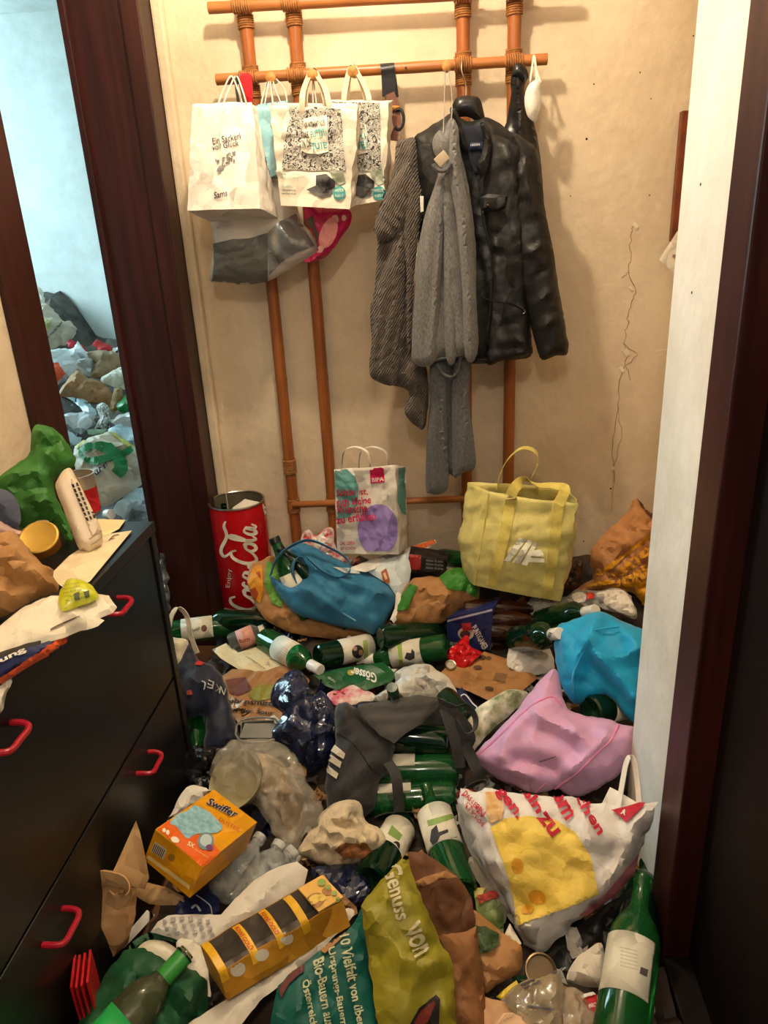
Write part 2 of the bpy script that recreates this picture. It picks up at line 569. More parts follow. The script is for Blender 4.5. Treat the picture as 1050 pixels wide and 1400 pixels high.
def bvh_of(o):
    if o not in _bvh:
        me = o.data; w = WL[o]
        off = np.array(o.location) if o.parent else np.zeros(3)
        _bvh[o] = BVHTree.FromPolygons([tuple(np.array(v.co) + w + (off if o.parent else 0)) for v in me.vertices], [tuple(p.vertices) for p in me.polygons])
    return _bvh[o]


def press(name, o, Q, T, m, off=0.0012, jump=0.03, parent=None, label=None):
    """lay the pixel-space triangles on the surface of o"""
    off = off * 1.5
    t = bvh_of(o); V = []; ok = []
    c = Vector(CAM)
    for x, y in Q:
        d = Vector(ray(x, y)).normalized()
        loc, nn, _, dist = t.ray_cast(c, d)
        if loc is None: V.append((0, 0, 0)); ok.append(None)
        else:
            if nn.dot(d) > 0: nn = -nn
            V.append(tuple(loc + nn * off * 0.6 - d * off * 0.6)); ok.append(dist)
    Fc = [f for f in T if all(ok[i] is not None for i in f) and max(ok[i] for i in f) - min(ok[i] for i in f) < jump * max(1.0, ok[f[0]] ** 2 * 0.45)]
    used = sorted({i for f in Fc for i in f})
    if not used: return None
    mp = {i: j for j, i in enumerate(used)}
    V = np.array([V[i] for i in used]); Fc = [tuple(mp[i] for i in f) for f in Fc]
    # faces toward the viewer
    G = []
    for f in Fc:
        nn = np.cross(V[f[1]] - V[f[0]], V[f[2]] - V[f[0]])
        G.append(f if nn @ (CAM - V[f[0]]) > 0 else f[::-1])
    return add(name, V, G, m, parent or o, label, smooth=False)


def dec(o, polys, m, name='print', off=0.0018, cell=4.0, curve=False, label=None, parent=None):
    QQ, TT = [], []; n = 0
    if len(polys) > 1 and max(np.ptp(np.array(p, float), axis=0).max() for p in polys) > 9:
        return [dec(o, [p], m, name, off, cell, curve, label, parent) for p in polys][0]
    cell = min(cell, 3.0)
    for p in polys:
        p = np.array(p, float)
        if curve: p = catmull(p, 5, True)
        try:
            Q, T, _ = fill(p, cell, np.random.default_rng(3))
        except Exception:
            continue
        QQ.append(Q); TT += [tuple(i + n for i in t) for t in T]; n += len(Q)
    return press(name, o, np.concatenate(QQ), TT, m, off, parent=parent, label=label)


def ell(cx, cy, rx, ry, rot=0, n=26, a0=0, a1=360):
    a = np.radians(np.linspace(a0, a1, n, endpoint=a1 - a0 < 360)); r = math.radians(rot)
    x, y = rx * np.cos(a), ry * np.sin(a)
    return np.stack([cx + x * math.cos(r) - y * math.sin(r), cy + x * math.sin(r) + y * math.cos(r)], 1)


def stroke(pts, w, n=7):
    """brush stroke polygon(s) in pixels, split in short pieces"""
    P = catmull(np.array(pts, float), n); T = np.gradient(P, axis=0); T /= np.linalg.norm(T, axis=1)[:, None] + 1e-9
    N_ = np.stack([-T[:, 1], T[:, 0]], 1)
    w = np.interp(np.linspace(0, 1, len(P)), np.linspace(0, 1, len(np.atleast_1d(w))), np.atleast_1d(w)) / 2
    A, B = P + N_ * w[:, None], P - N_ * w[:, None]
    Q = np.empty((2 * len(P), 2)); Q[0::2] = A; Q[1::2] = B
    T_ = []
    for i in range(len(P) - 1): T_ += [(2 * i, 2 * i + 1, 2 * i + 3), (2 * i, 2 * i + 3, 2 * i + 2)]
    return Q, T_


def strokes(o, L_, m, name='lettering', off=0.0016, label=None, parent=None):
    QQ, TT = [], []; n = 0
    for pts, w in L_:
        Q, T = stroke(pts, w); QQ.append(Q); TT += [tuple(i + n for i in t) for t in T]; n += len(Q)
    return press(name, o, np.concatenate(QQ), TT, m, off, parent=parent, label=label)


def text2d(s, bold=0.0, shear=0.0, space=1.0):
    cu = bpy.data.curves.new('t', 'FONT'); cu.body = s; cu.offset = bold; cu.shear = shear; cu.space_character = space; cu.resolution_u = 3
    ob = bpy.data.objects.new('t', cu); COL.objects.link(ob)
    dg = bpy.context.evaluated_depsgraph_get(); me = bpy.data.meshes.new_from_object(ob.evaluated_get(dg))
    bm = bmesh.new(); bm.from_mesh(me); bmesh.ops.triangulate(bm, faces=bm.faces[:])
    bpy.data.objects.remove(ob); bpy.data.curves.remove(cu); bpy.data.meshes.remove(me)
    return bm


def text(o, s, quad, m, bold=0.012, name='lettering', off=0.0016, shear=0.0, maxlen=4.0, label=None, parent=None, vr=None):
    """text whose bounding box fills the pixel quad TL, TR, BR, BL"""
    bm = text2d(s, bold, shear)
    if not bm.verts: bm.free(); return None
    X = np.array([v.co[:2] for v in bm.verts]); lo, hi = X.min(0), X.max(0)
    if vr: lo[1], hi[1] = vr
    q = np.array(quad, float)
    def f(c):
        u = (c[0] - lo[0]) / (hi[0] - lo[0] + 1e-9); v = (c[1] - lo[1]) / (hi[1] - lo[1] + 1e-9)
        return (q[3] * (1 - u) + q[2] * u) * (1 - v) + (q[0] * (1 - u) + q[1] * u) * v
    for v in bm.verts:
        p = f(v.co); v.co = (p[0], p[1], 0)
    for _ in range(4):
        es = [e for e in bm.edges if e.calc_length() > maxlen]
        if not es: break
        bmesh.ops.subdivide_edges(bm, edges=es, cuts=1); bmesh.ops.triangulate(bm, faces=[f_ for f_ in bm.faces if len(f_.verts) > 3])
    bm.verts.index_update()
    Q = np.array([v.co[:2] for v in bm.verts]); T = [tuple(v.index for v in f_.verts) for f_ in bm.faces]; bm.free()
    return press(name, o, Q, T, m, off, parent=parent, label=label)


def quad_line(x0, y0, x1, y1, h, skew=0.0):
    """quad for a text line whose baseline runs (x0,y0)-(x1,y1) with cap height h (pixels)"""
    d = np.array([x1 - x0, y1 - y0], float); L_ = np.linalg.norm(d); d /= L_; nrm = np.array([d[1], -d[0]])
    up = nrm * h + d * skew * h
    a, b = np.array([x0, y0]), np.array([x1, y1])
    return [a + up, b + up, b, a]

# ================================================================== the setting
PLASTER = mat('plaster_cream', (236, 216, 186), rough=0.85, var=0.035, vs_=3.0, bump=0.35, bs=38, dirt=0.22)
PLASTER2 = mat('plaster_white', (236, 234, 226), rough=0.8, var=0.03, vs_=3.0, bump=0.22, bs=30, dirt=0.2)
FARWALL = mat('plaster_far_room', (215, 222, 220), rough=0.85, var=0.05, vs_=2.0, bump=0.2, bs=20, dirt=0.25)
DARKWOOD = mat('dark_brown_wood', (62, 26, 20), rough=0.42, var=0.25, vs_=3.0, kind='wood', spec=0.4)
DARKWOOD2 = mat('near_black_wood', (20, 10, 9), rough=0.6, var=0.25, vs_=3.0, kind='wood', spec=0.2)
FLOORM = mat('floor_brown_vinyl', (116, 78, 46), rough=0.5, var=0.2, vs_=5, dirt=0.4)


def bx(x0, x1, y0, y1, z0, z1, bev=0.0):
    return box(((x0 + x1) / 2, (y0 + y1) / 2, (z0 + z1) / 2), (x1 - x0, y1 - y0, z1 - z0), bev=bev)


def wallbox(name, *b, m=PLASTER, parent=None, bev=0.0, label=None):
    V, Fc = bx(*b, bev=bev)
    return add(name, V, Fc, m, parent, label=label, kind=None if parent else 'structure', smooth=False)


XL, XR, YB = -1.0, 0.425, 2.40
wallbox('floor', -3.6, 1.6, -1.6, 4.5, -0.06, 0.0, m=FLOORM)
wb = wallbox('wall_back', -0.785, 1.55, YB, YB + 0.12, 0, 2.6)
wallbox('wall_left', XL - 0.12, XL, -1.6, 1.70, 0, 2.6)
wallbox('wall_left_lintel', XL - 0.12, XL, 1.70, 2.52, 2.16, 2.6)
wallbox('wall_right', XR, XR + 0.16, 1.156, 1.45, 0, 2.6, m=PLASTER2, bev=0.008)
wallbox('wall_right_near', XR + 0.06, XR + 0.16, -1.6, 0.25, 0, 2.6, m=PLASTER2)
wallbox('wall_nook_side', 1.50, 1.62, 1.33, YB, 0, 2.6)
wallbox('wall_nook_front', XR + 0.16, 1.62, 1.33, 1.45, 0, 2.6)
wallbox('ceiling', -3.6, 1.62, -1.6, 4.5, 2.6, 2.7, m=PLASTER2)
# far room behind the open doorway
wallbox('wall_far_room_back', -3.6, -0.7, 4.33, 4.45, 0, 2.6, m=FARWALL)
wallbox('ceiling_far_room', -3.6, -0.785, 2.53, 4.33, 2.5, 2.6, m=FARWALL)
wallbox('wall_far_room_side', -0.86, -0.785, YB + 0.12, 4.33, 0, 2.6, m=FARWALL)
wallbox('wall_far_room_front', -3.6, XL - 0.12, 0.7, 0.8, 0, 2.6, m=FARWALL)
V, Fc = join([bx(-3.6, -3.5, 0.8, 2.6, 0, 2.6), bx(-3.6, -3.5, 4.0, 4.33, 0, 2.6), bx(-3.6, -3.5, 2.6, 4.0, 0, 0.95), bx(-3.6, -3.5, 2.6, 4.0, 2.4, 2.6)])
add('wall_far_room_window_side', V, Fc, FARWALL, kind='structure', smooth=False)
V, Fc = join([bx(-3.54, -3.48, 2.6, 2.66, 0.95, 2.4), bx(-3.54, -3.48, 3.94, 4.0, 0.95, 2.4), bx(-3.54, -3.48, 2.6, 4.0, 0.95, 1.01), bx(-3.54, -3.48, 2.6, 4.0, 2.34, 2.4), bx(-3.535, -3.485, 3.27, 3.33, 0.95, 2.4)])
add('window_1', V, Fc, mat('window_white_paint', (235, 235, 230), rough=0.4), kind='structure', smooth=False)

# dark wooden door frames
wallbox('trim_1', XL, XL + 0.022, 1.685, 1.82, 0, 2.2, m=DARKWOOD, bev=0.004)
wallbox('trim_2', XL - 0.13, XL, 1.70, 1.735, 0, 2.16, m=DARKWOOD)
o = wallbox('trim_3', -0.998, -0.835, 2.285, 2.52, 0, 2.6, m=DARKWOOD)
wallbox('door_stop_strip', -1.004, -0.984, 2.268, 2.30, 0, 2.6, m=DARKWOOD, parent=o, bev=0.003)
wallbox('casing_strip', -0.835, -0.785, 2.272, 2.40, 0, 2.6, m=DARKWOOD, parent=o, bev=0.004)
wallbox('plaster_bead', -0.785, -0.752, 2.37, 2.40, 0, 2.6, m=PLASTER, parent=wb, bev=0.008)
t4 = wallbox('trim_4', XR - 0.02, XR + 0.17, 1.058, 1.156, 0, 2.6, m=DARKWOOD, bev=0.004)
wallbox('door_1', XR + 0.03, XR + 0.07, 0.25, 1.058, 0, 2.1, m=DARKWOOD2)
wallbox('added_dark_sill', XR - 0.02, XR + 0.16, 0.25, 1.058, 0, 0.05, m=DARKWOOD2, bev=0.004)  # added near-black block, keeps the floor in this corner dark
wallbox('wall_right_lintel', XR + 0.02, XR + 0.16, 0.25, 1.058, 2.1, 2.6, m=PLASTER2)

# cracks, holes and flaked plaster on the back wall
CRK = mat('crack_shade', (178, 150, 116), rough=0.9); FLK = mat('plaster_flake', (246, 232, 206), rough=0.85)


def crack(px, r=0.0011, m=CRK):
    rng = random.Random(len(px)); P = []
    for (a, b), (c, d) in zip(px[:-1], px[1:]):
        for k in range(5):
            t = k / 5; P.append((a + (c - a) * t + rng.uniform(-2.0, 2.0), b + (d - b) * t + rng.uniform(-1, 1)))
    P.append(px[-1])
    V, Fc = tube([uy(x, y, YB - 0.0003) for x, y in P], [r * rng.uniform(0.5, 1.2) for _ in P], 5, smooth=False)
    add('plaster_crack', V, Fc, m, wb)


crack([(868, 306), (863, 318), (862, 345), (859, 372), (869, 400), (862, 420), (858, 440), (853, 470), (858, 486), (848, 520), (846, 560), (838, 610), (840, 660)], 0.0016)
crack([(853, 470), (872, 486), (855, 500), (862, 520)], 0.0014)
crack([(846, 560), (850, 600), (838, 640), (836, 700)], 0.001)
crack([(859, 372), (850, 380)], 0.001)
for x, y, s in ((869, 309, 5), (856, 482, 7), (850, 505, 5), (863, 395, 4), (838, 640, 4)):
    a = uy(x, y, YB - 0.001); V, Fc = box(a, (s * 0.0023, 0.004, s * 0.0036), [[0.8, 0, 0.6], [0, 1, 0], [-0.6, 0, 0.8]], 0.0015); add('plaster_flake', V, Fc, FLK, wb)
HOLE = mat('nail_hole', (70, 48, 34), rough=0.9)
for x, y, s in ((802, 190, 5), (812, 115, 3), (875, 99, 3), (888, 267, 3), (798, 740, 4), (780, 268, 2.5), (835, 668, 5), (948, 49, 3), (890, 135, 2.5)):
    V, Fc = lathe([(0.0, 0.001), (s * 0.0006, 0.0008), (s * 0.0007, 0.0)], uy(x, y, YB), (0, -1, 0), 9); add('nail_hole', V, Fc, HOLE, wb)
wr_ = bpy.data.objects['wall_right']
for x, y in ((946, 400), (958, 252), (907, 1084)):
    V, Fc = lathe([(0.0, 0.001), (0.002, 0.0008), (0.0026, 0.0)], ux(x, y, XR), (-1, 0, 0), 8); add('nail_hole', V, Fc, HOLE, wr_)

# ================================================================== chest of drawers
BLACKLAM = mat('black_laminate', (24, 22, 21), rough=0.34, var=0.12, spec=0.45)
REDPL = plas('red_handle_plastic', (170, 26, 44), rough=0.28)
ch = thing('chest_of_drawers', 'black chest of drawers with red bow handles beside the doorway', 'drawers', (-0.83, 1.05, 0))
V, Fc = join([bx(-0.985, -0.672, 0.60, 1.505, 0, 0.775), ]); add('body', V, Fc, BLACKLAM, ch, smooth=False)
V, Fc = bx(-0.99, -0.655, 0.59, 1.512, 0.775, 0.80, 0.002); add('top', V, Fc, BLACKLAM, ch, smooth=False)
V, Fc = bx(-0.985, -0.656, 1.484, 1.508, 0, 0.775, 0.002); add('side_panel', V, Fc, BLACKLAM, ch, smooth=False)
HX = -0.66


def bow(y, z, par):
    V, Fc = tube([(HX, y + 0.034, z + 0.004), (HX + 0.016, y + 0.034, z + 0.004), (HX + 0.028, y + 0.031, z + 0.002), (HX + 0.033, y + 0.021, z), (HX + 0.033, y, z), (HX + 0.033, y - 0.021, z), (HX + 0.028, y - 0.031, z + 0.002), (HX + 0.016, y - 0.034, z + 0.004), (HX, y - 0.034, z + 0.004)], 0.0052, 10)
    return add('handle', V, Fc, REDPL, par)


for z0, z1, hz in ((0.407, 0.772, 0.722), (0.03, 0.400, 0.340)):
    V, Fc = bx(-0.674, -0.66, 0.612, 1.480, z0, z1, 0.003)
    d = add('drawer', V, Fc, BLACKLAM, ch, smooth=False)
    for y in (1.25, 0.85): bow(y, hz, d)

# ================================================================== bamboo coat rack
BAM = mat('bamboo_cane', (166, 96, 46), rough=0.35, var=0.16, vs_=5, kind='wood', spec=0.5)
BAMX = mat('bamboo_cane_rail', (182, 114, 60), rough=0.35, var=0.16, vs_=5, kind='woodx', spec=0.5)
RATT = mat('rattan_binding', (176, 116, 62), rough=0.6, var=0.2, vs_=80)
ENDG = mat('cane_end_grain', (204, 142, 74), rough=0.6, var=0.2, vs_=60)
rack = thing('coat_rack', 'tall bamboo coat rack with tied joints against the back wall', 'coat rack', (-0.15, 2.35, 0))
PY, BY = 2.362, 2.335
polex = []
for x, y in ((338, 50), (404, 50), (633, 40), (703, 40)):
    a = uy(x, y, PY)[0]; polex.append(a)
    rr = 0.0185
    V, Fc = tube([(a, PY, 0.02)] + [(a, PY, z) for z in (0.35, 0.8, 0.94, 0.95, 0.96, 1.3, 1.62, 1.63, 1.64, 1.9, 2.12)], [rr, rr, rr, rr, rr * 1.07, rr, rr, rr, rr * 1.06, rr, rr, rr], 14, smooth=False)
    add('pole', V, Fc, BAM, rack)
rails = []
for (x0, y0, x1, y1) in ((285, 11, 775, -15), (296, 109, 748, 81)):
    a, b = uy(x0, y0, BY), uy(x1, y1, BY); rails.append((a, b))
    V, Fc = tube([a + (b - a) * t for t in np.linspace(0, 1, 14)], [0.0148, 0.0145, 0.0142, 0.0142, 0.0148, 0.0142, 0.014, 0.014, 0.0147, 0.014, 0.014, 0.014, 0.0145, 0.0142], 14, smooth=False)
    r_ = add('rail', V, Fc, BAMX, rack)
    for e, s in ((a, -1), (b, 1)):
        d = (b - a) / np.linalg.norm(b - a) * s
        V, Fc = lathe([(0.0, 0.0012), (0.012, 0.001), (0.0142, 0)], e, d, 14); add('rail_end', V, Fc, ENDG, r_)
a, b = uy(400, 690, BY + 0.005), uy(700, 680, BY + 0.005)
V, Fc = tube([a, b], [0.0115, 0.0115], 12, smooth=False); add('rail', V, Fc, BAMX, rack)


def wrap(c, axis, r, w, turns):
    ax = np.asarray(axis, float); ax /= np.linalg.norm(ax); u = np.cross(ax, [0.2, 1, 0.1]); u /= np.linalg.norm(u); v = np.cross(ax, u)
    t = np.linspace(0, turns * 2 * math.pi, turns * 12)
    P = [np.asarray(c) + ax * (-w / 2 + w * k / len(t)) + r * (math.cos(q) * u + math.sin(q) * v) for k, q in enumerate(t)]
    return tube(P, 0.0026, 5, smooth=False)


for a, b in rails:
    for px_ in polex:
        t = (px_ - a[0]) / (b[0] - a[0]); c = a + (b - a) * t
        V, Fc = join([wrap(c, b - a, 0.0168, 0.05, 8), wrap((px_, PY, c[2] - 0.03), (0, 0, 1), 0.021, 0.034, 6), wrap((px_, PY, c[2] + 0.024), (0, 0, 1), 0.021, 0.02, 4)])
        add('binding', V, Fc, RATT, rack)
zb = uy(398, 637, PY)[2]
V, Fc = wrap((polex[0], PY, zb), (0, 0, 1), 0.0205, 0.05, 9); add('binding', V, Fc, RATT, rack)
for px_ in polex: 
    V, Fc = wrap((px_, PY, uy(600, 686, PY)[2]), (0, 0, 1), 0.0205, 0.05, 9); add('binding', V, Fc, RATT, rack)
PEG = []
for x, y in ((370, 106), (427, 102), (482, 98), (611, 90)):
    p = uy(x, y, BY - 0.05); PEG.append(p)
    q = p + np.array([0, 0.062, 0.004])
    V, Fc = lathe([(0.0105, 0.0), (0.0118, 0.02), (0.013, 0.052), (0.0142, 0.056), (0.0142, 0.062)], q, p - q, 16); k = add('peg', V, Fc, BAM, rack)
    V, Fc = lathe([(0.0142, 0.062), (0.013, 0.0645), (0.0, 0.065)], q, p - q, 16); add('peg_end', V, Fc, ENDG, k)
V, Fc = lathe([(0.0, 0.0004), (0.0035, 0.0)], uy(555, 93, BY - 0.0145), (0, -1, 0.1), 10); add('drilled_hole', V, Fc, HOLE, rack)

# ================================================================== bags on the rack
WPAP = paper('white_kraft_paper', (240, 232, 220)); CREAM = paper('cream_paper', (238, 228, 208)); CORD = cloth('white_cord', (235, 228, 212))


def cordloop(name, pts, r, m, par, n=8):
    V, Fc = tube(pts, r, 8, n); return add(name, V, Fc, m, par)


# behind: grey two-tone bag, pink bag, light blue bag
gb = puff('plastic_bag', [(290, 262), (300, 296), (289, 300), (291, 345), (286, 382), (305, 386), (335, 389), (362, 386), (380, 378), (405, 362), (433, 344), (428, 322), (412, 300), (402, 270), (380, 250), (330, 245)], wallp(2.26),
          plas('pale_grey_poly', (206, 200, 190), rough=0.4), H=0.045, B=0.05, edge=0.05, wr=[('crump', 0.009, 0.07)], seed=4,
          label='pale and dark grey plastic bag hanging behind the white paper bag', cat='bag')
dec(gb, [[(292, 333), (318, 327), (340, 326), (366, 318), (366, 384), (340, 389), (315, 388), (290, 383), (293, 360)]], plas('dark_grey_poly', (104, 104, 100), rough=0.4), 'dark_lower_panel', curve=False)
dec(gb, [[(366, 318), (382, 303), (404, 292), (414, 310), (430, 336), (405, 345), (385, 358), (368, 376)]], plas('silver_poly', (150, 153, 152), rough=0.25, metal=0.5), 'silver_panel')
cordloop('handle', [uy(345, 255, 2.25), uy(352, 170, 2.28), uy(368, 108, 2.31), uy(374, 170, 2.28), uy(372, 255, 2.25)], 0.0025, CORD, gb)
pk = puff('gift_bag', [(420, 270), (440, 284), (476, 286), (480, 304), (467, 324), (446, 351), (424, 358), (416, 356), (434, 342), (428, 320), (416, 300)], wallp(2.29, 12), paper('magenta_paper', (205, 24, 92), rough=0.35), H=0.02, B=0.02, edge=0.02,
          wr=[('crump', 0.004, 0.04)], seed=8, label='magenta gift bag with pale flowers below the patterned paper bags', cat='bag')
dec(pk, [ell(449, 318, 11, 22, 20)], ink((232, 150, 150)), 'flower_print', curve=False)
dec(pk, [ell(449, 318, 6, 14, 20), ell(458, 300, 5, 6, 0), ell(438, 341, 4, 6, 40), ell(470, 298, 3, 4)], ink((240, 190, 180)), 'flower_print', off=0.0017)
dec(pk, [[(418, 300), (428, 294), (431, 310), (436, 320), (434, 338), (428, 325)]], ink((96, 80, 62)), 'dark_panel')
cordloop('handle', [uy(440, 280, 2.29), uy(430, 180, 2.30), uy(428, 108, 2.31), uy(438, 180, 2.3), uy(458, 280, 2.29)], 0.002, CORD, pk)
LB = paper('light_blue_paper', (150, 200, 212), rough=0.4)
lb = openbag('paper_bag', [uy(352, 250, 2.22), uy(384, 236, 2.22), uy(388, 240, 2.29), uy(360, 252, 2.29)], [uy(347, 147, 2.22), uy(392, 140, 2.22), uy(394, 137, 2.28), uy(352, 143, 2.28)], LB, wr=[('crump', 0.003, 0.035)], seed=5, nu=8, nv=14,
             label='light blue paper bag squeezed between the white bags', cat='bag')
for dx in (0, 12):
    cordloop('handle', [uy(362 + dx * 0.9, 142, 2.24), uy(366 + dx * .4, 120, 2.27), uy(370, 103, 2.30), uy(376 + dx, 120, 2.27), uy(384 + dx * 0.7, 141, 2.24)], 0.0016, CORD, lb)
# red cloth and grey ribbons looped over the rail
rc = puff('cloth', [(328, 102), (342, 101), (345, 114), (346, 130), (343, 146), (336, 139), (330, 124)], wallp(2.30), cloth('red_terry', (215, 20, 34), bump=0.5), H=0.012, B=0.012, edge=0.02, wr=[('noise', 0.003, 0.02)],
          label='red terry cloth looped over the left end of the rail', cat='cloth')
V, Fc = ribbon([uy(326, 140, 2.30), uy(323, 118, 2.305), uy(324, 103, 2.31), uy(329, 118, 2.30), uy(334, 140, 2.29)], 0.008, (1, 0, 0.1)); add('ribbon', V, Fc, cloth('dark_grey_ribbon', (74, 70, 68)), label='dark grey ribbon over the rail beside the red cloth', cat='ribbon')

# white bag with lettering
w1 = openbag('paper_bag', [uy(256, 288, 2.10), uy(356, 285, 2.10), uy(381, 299, 2.22), uy(287, 303, 2.22)], [uy(263, 143, 2.16), uy(344, 140, 2.16), uy(352, 147, 2.24), uy(270, 146, 2.24)], WPAP, wr=[('crump', 0.008, 0.085), ('crump', 0.002, 0.035)],
             seed=3, nu=20, nv=28, rim=0.004, bulge=0.006, label='white paper carrier bag with cord handles, leftmost on the rack', cat='bag')
INKD = ink((48, 44, 46))
text(w1, 'Ein Sackerl', quad_line(291, 198, 330, 190, 9), INKD, 0.006, shear=0.1)
text(w1, 'voll Glück', quad_line(291, 206, 327, 199, 8), INKD, 0.006, shear=0.15)
text(w1, 'Sams', quad_line(293, 272, 312, 268, 9), INKD, 0.012, shear=0.3)
text(w1, 'WAHRES GLÜCK', quad_line(296, 276, 312, 273, 2.6), INKD, 0.0)
rng = random.Random(2)
dec(w1, [ell(296 + 24 * t + rng.uniform(-3, 3), 229 - 16 * t + rng.uniform(-7, 7) * (1.3 - t * 0.5), rng.uniform(1.2, 2.6), rng.uniform(0.8, 1.6), rng.uniform(0, 180), 8) for t in np.linspace(0, 1, 42)], ink((120, 118, 118)), 'leaf_motif', cell=3)
text(w1, 'GLÜCK.', [(365, 213), (374, 242), (371, 247), (361, 217)], INKD, 0.004)
for (a, b) in ((311, 332), (304, 326)):
    yy = 2.16 if a == 311 else 2.23
    cordloop('handle', [uy(a - 6, 143, yy), uy(a + 2, 122, yy + 0.03), uy(a + 12, 104, 2.315), uy(b - 1, 122, yy + 0.02), uy(b + 5, 142, yy)], 0.0022, CORD, w1)
strokes(w1, [([(309, 145), (303, 160), (300, 184)], [1.2, 1.0]), ([(326, 143), (327, 160), (329, 176)], [1.2, 1.0])], ink((222, 212, 196)), 'handle_crease')

# two identical-print bags
SCR = mat('grass_print', (40, 40, 42), kind='scribble', rough=0.6)
TEAL = ink((60, 150, 146)); TEAL2 = ink((120, 184, 176))


def printbag(dx, y, bot, top, lab, seed, full):
    o = openbag('paper_bag', bot, top, CREAM, wr=[('crump', 0.0065, 0.075), ('crump', 0.0025, 0.03)], seed=seed, nu=20, nv=26, rim=0.003, bulge=0.004, label=lab, cat='bag', group='grass print paper bags on the rack')
    return o


b4 = printbag(0, 2.24, [uy(484, 281, 2.20), uy(524, 274, 2.20), uy(530, 268, 2.29), uy(500, 272, 2.29)], [uy(448, 139, 2.21), uy(532, 138, 2.21), uy(537, 136, 2.27), uy(452, 137, 2.27)], 'rear cream paper bag with black grass print beside the black strap', 12, False)
b3 = printbag(0, 2.16, [uy(384, 281, 2.11), uy(478, 286, 2.11), uy(486, 280, 2.19), uy(392, 277, 2.19)], [uy(369, 145, 2.13), uy(490, 149, 2.13), uy(491, 143, 2.19), uy(373, 141, 2.19)], 'front cream paper bag with black grass print and teal lettering', 11, True)
dec(b3, [[(394, 144), (466, 149), (469, 190), (473, 233), (430, 234), (386, 231), (388, 200), (394, 172), (397, 158)]], SCR, 'grass_print', cell=5)
dec(b3, [[(415, 162), (447, 158), (449, 208), (438, 211), (420, 210), (412, 206)]], ink((232, 224, 206)), 'white_patch', off=0.004, cell=5)
text(b3, 'HIER KOMMT NUR', quad_line(415, 178, 446, 173, 9), INKD, 0.012, off=0.006)
text(b3, 'DAS', quad_line(414, 190, 423, 189, 9), INKD, 0.012, off=0.006)
text(b3, 'PLITZITI', quad_line(426, 189, 447, 185, 9), TEAL, 0.02, off=0.006)
text(b3, 'IN DE', quad_line(414, 202, 426, 201, 9), INKD, 0.012, off=0.006)
text(b3, 'TÜTE!', quad_line(427, 206, 448, 203, 12), TEAL, 0.03, off=0.006)
for x, y, l, c in ((385, 239, 24, TEAL2), (386, 244, 22, TEAL2), (386, 256, 13, TEAL2), (386, 261, 18, INKD), (385, 266, 20, INKD)):
    text(b3, 'Hotel- und Riebel aus' if c is TEAL2 else 'www.landkorb.info', quad_line(x, y, x + l, y + 0.6, 3.0), c, 0.0, off=0.0018)


def deckbox(o, dx, dy):
    t = lambda L_: [(x + dx, y + dy) for x, y in L_]
    dec(o, [t([(419, 259), (433, 253), (456, 261), (452, 268), (440, 271)])], ink((92, 90, 88)), 'basket_lid', cell=5)
    dec(o, [t([(432, 240), (446, 238), (458, 248), (458, 256), (446, 262), (432, 253)])], ink((44, 42, 42)), 'basket_print', off=0.0018, cell=5)
    dec(o, [t([(451, 234), (468, 230), (473, 250), (463, 254), (455, 244)])], ink((150, 156, 138)), 'carton_print', off=0.0018, cell=5)
    dec(o, [ell(464 + dx, 264 + dy, 8.5, 9.5)], TEAL, 'round_badge', off=0.002, cell=5)
    text(o, 'WERDE', quad_line(458 + dx, 263 + dy, 470 + dx, 262 + dy, 4), ink((225, 232, 222)), 0.01, off=0.0028)
    text(o, 'NEU', quad_line(459 + dx, 270 + dy, 469 + dx, 269 + dy, 4), ink((225, 232, 222)), 0.01, off=0.0028)


deckbox(b3, 0, 0)
dec(b4, [[(450, 139), (519, 141), (520, 180), (521, 233), (484, 235), (480, 200), (488, 150)]], SCR, 'grass_print', cell=5)
dec(b4, [[(488, 165), (501, 170), (503, 208), (489, 212)]], ink((226, 218, 200)), 'white_patch', off=0.004, cell=5)
text(b4, 'NUR', quad_line(489, 178, 499, 177, 8), INKD, 0.012, off=0.006); text(b4, 'TE!', quad_line(489, 205, 502, 203, 10), TEAL, 0.03, off=0.006); text(b4, 'PLI', quad_line(490, 192, 501, 190, 8), TEAL, 0.02, off=0.006)
deckbox(b4, 54, 0)
STRAP = paper('twisted_paper_strap', (214, 196, 168))
for o, pg, xs, y in ((b3, PEG[1], (412, 422, 440, 452), 2.13), (b4, PEG[2], (469, 476, 497, 508), 2.21)):
    for k, yy in ((0, y), (1, y + 0.055)):
        L0, R0 = uy(xs[0] + 4 * k, 147, yy), uy(xs[3] - 4 * k, 146, yy)
        c = np.array([pg[0], 2.30 + k * 0.012, pg[2] + 0.016])
        V, Fc = ribbon([L0 - [0, 0, 0.03], L0 + [0.004, 0.01, 0.03], c + [-0.012, -0.005, -0.018], c, c + [0.012, -0.005, -0.018], R0 + [-0.01, 0.01, 0.035], R0 - [0, 0, 0.03]], 0.014, (1, 0.25, 0), 0.0015); add('handle', V, Fc, STRAP, o)

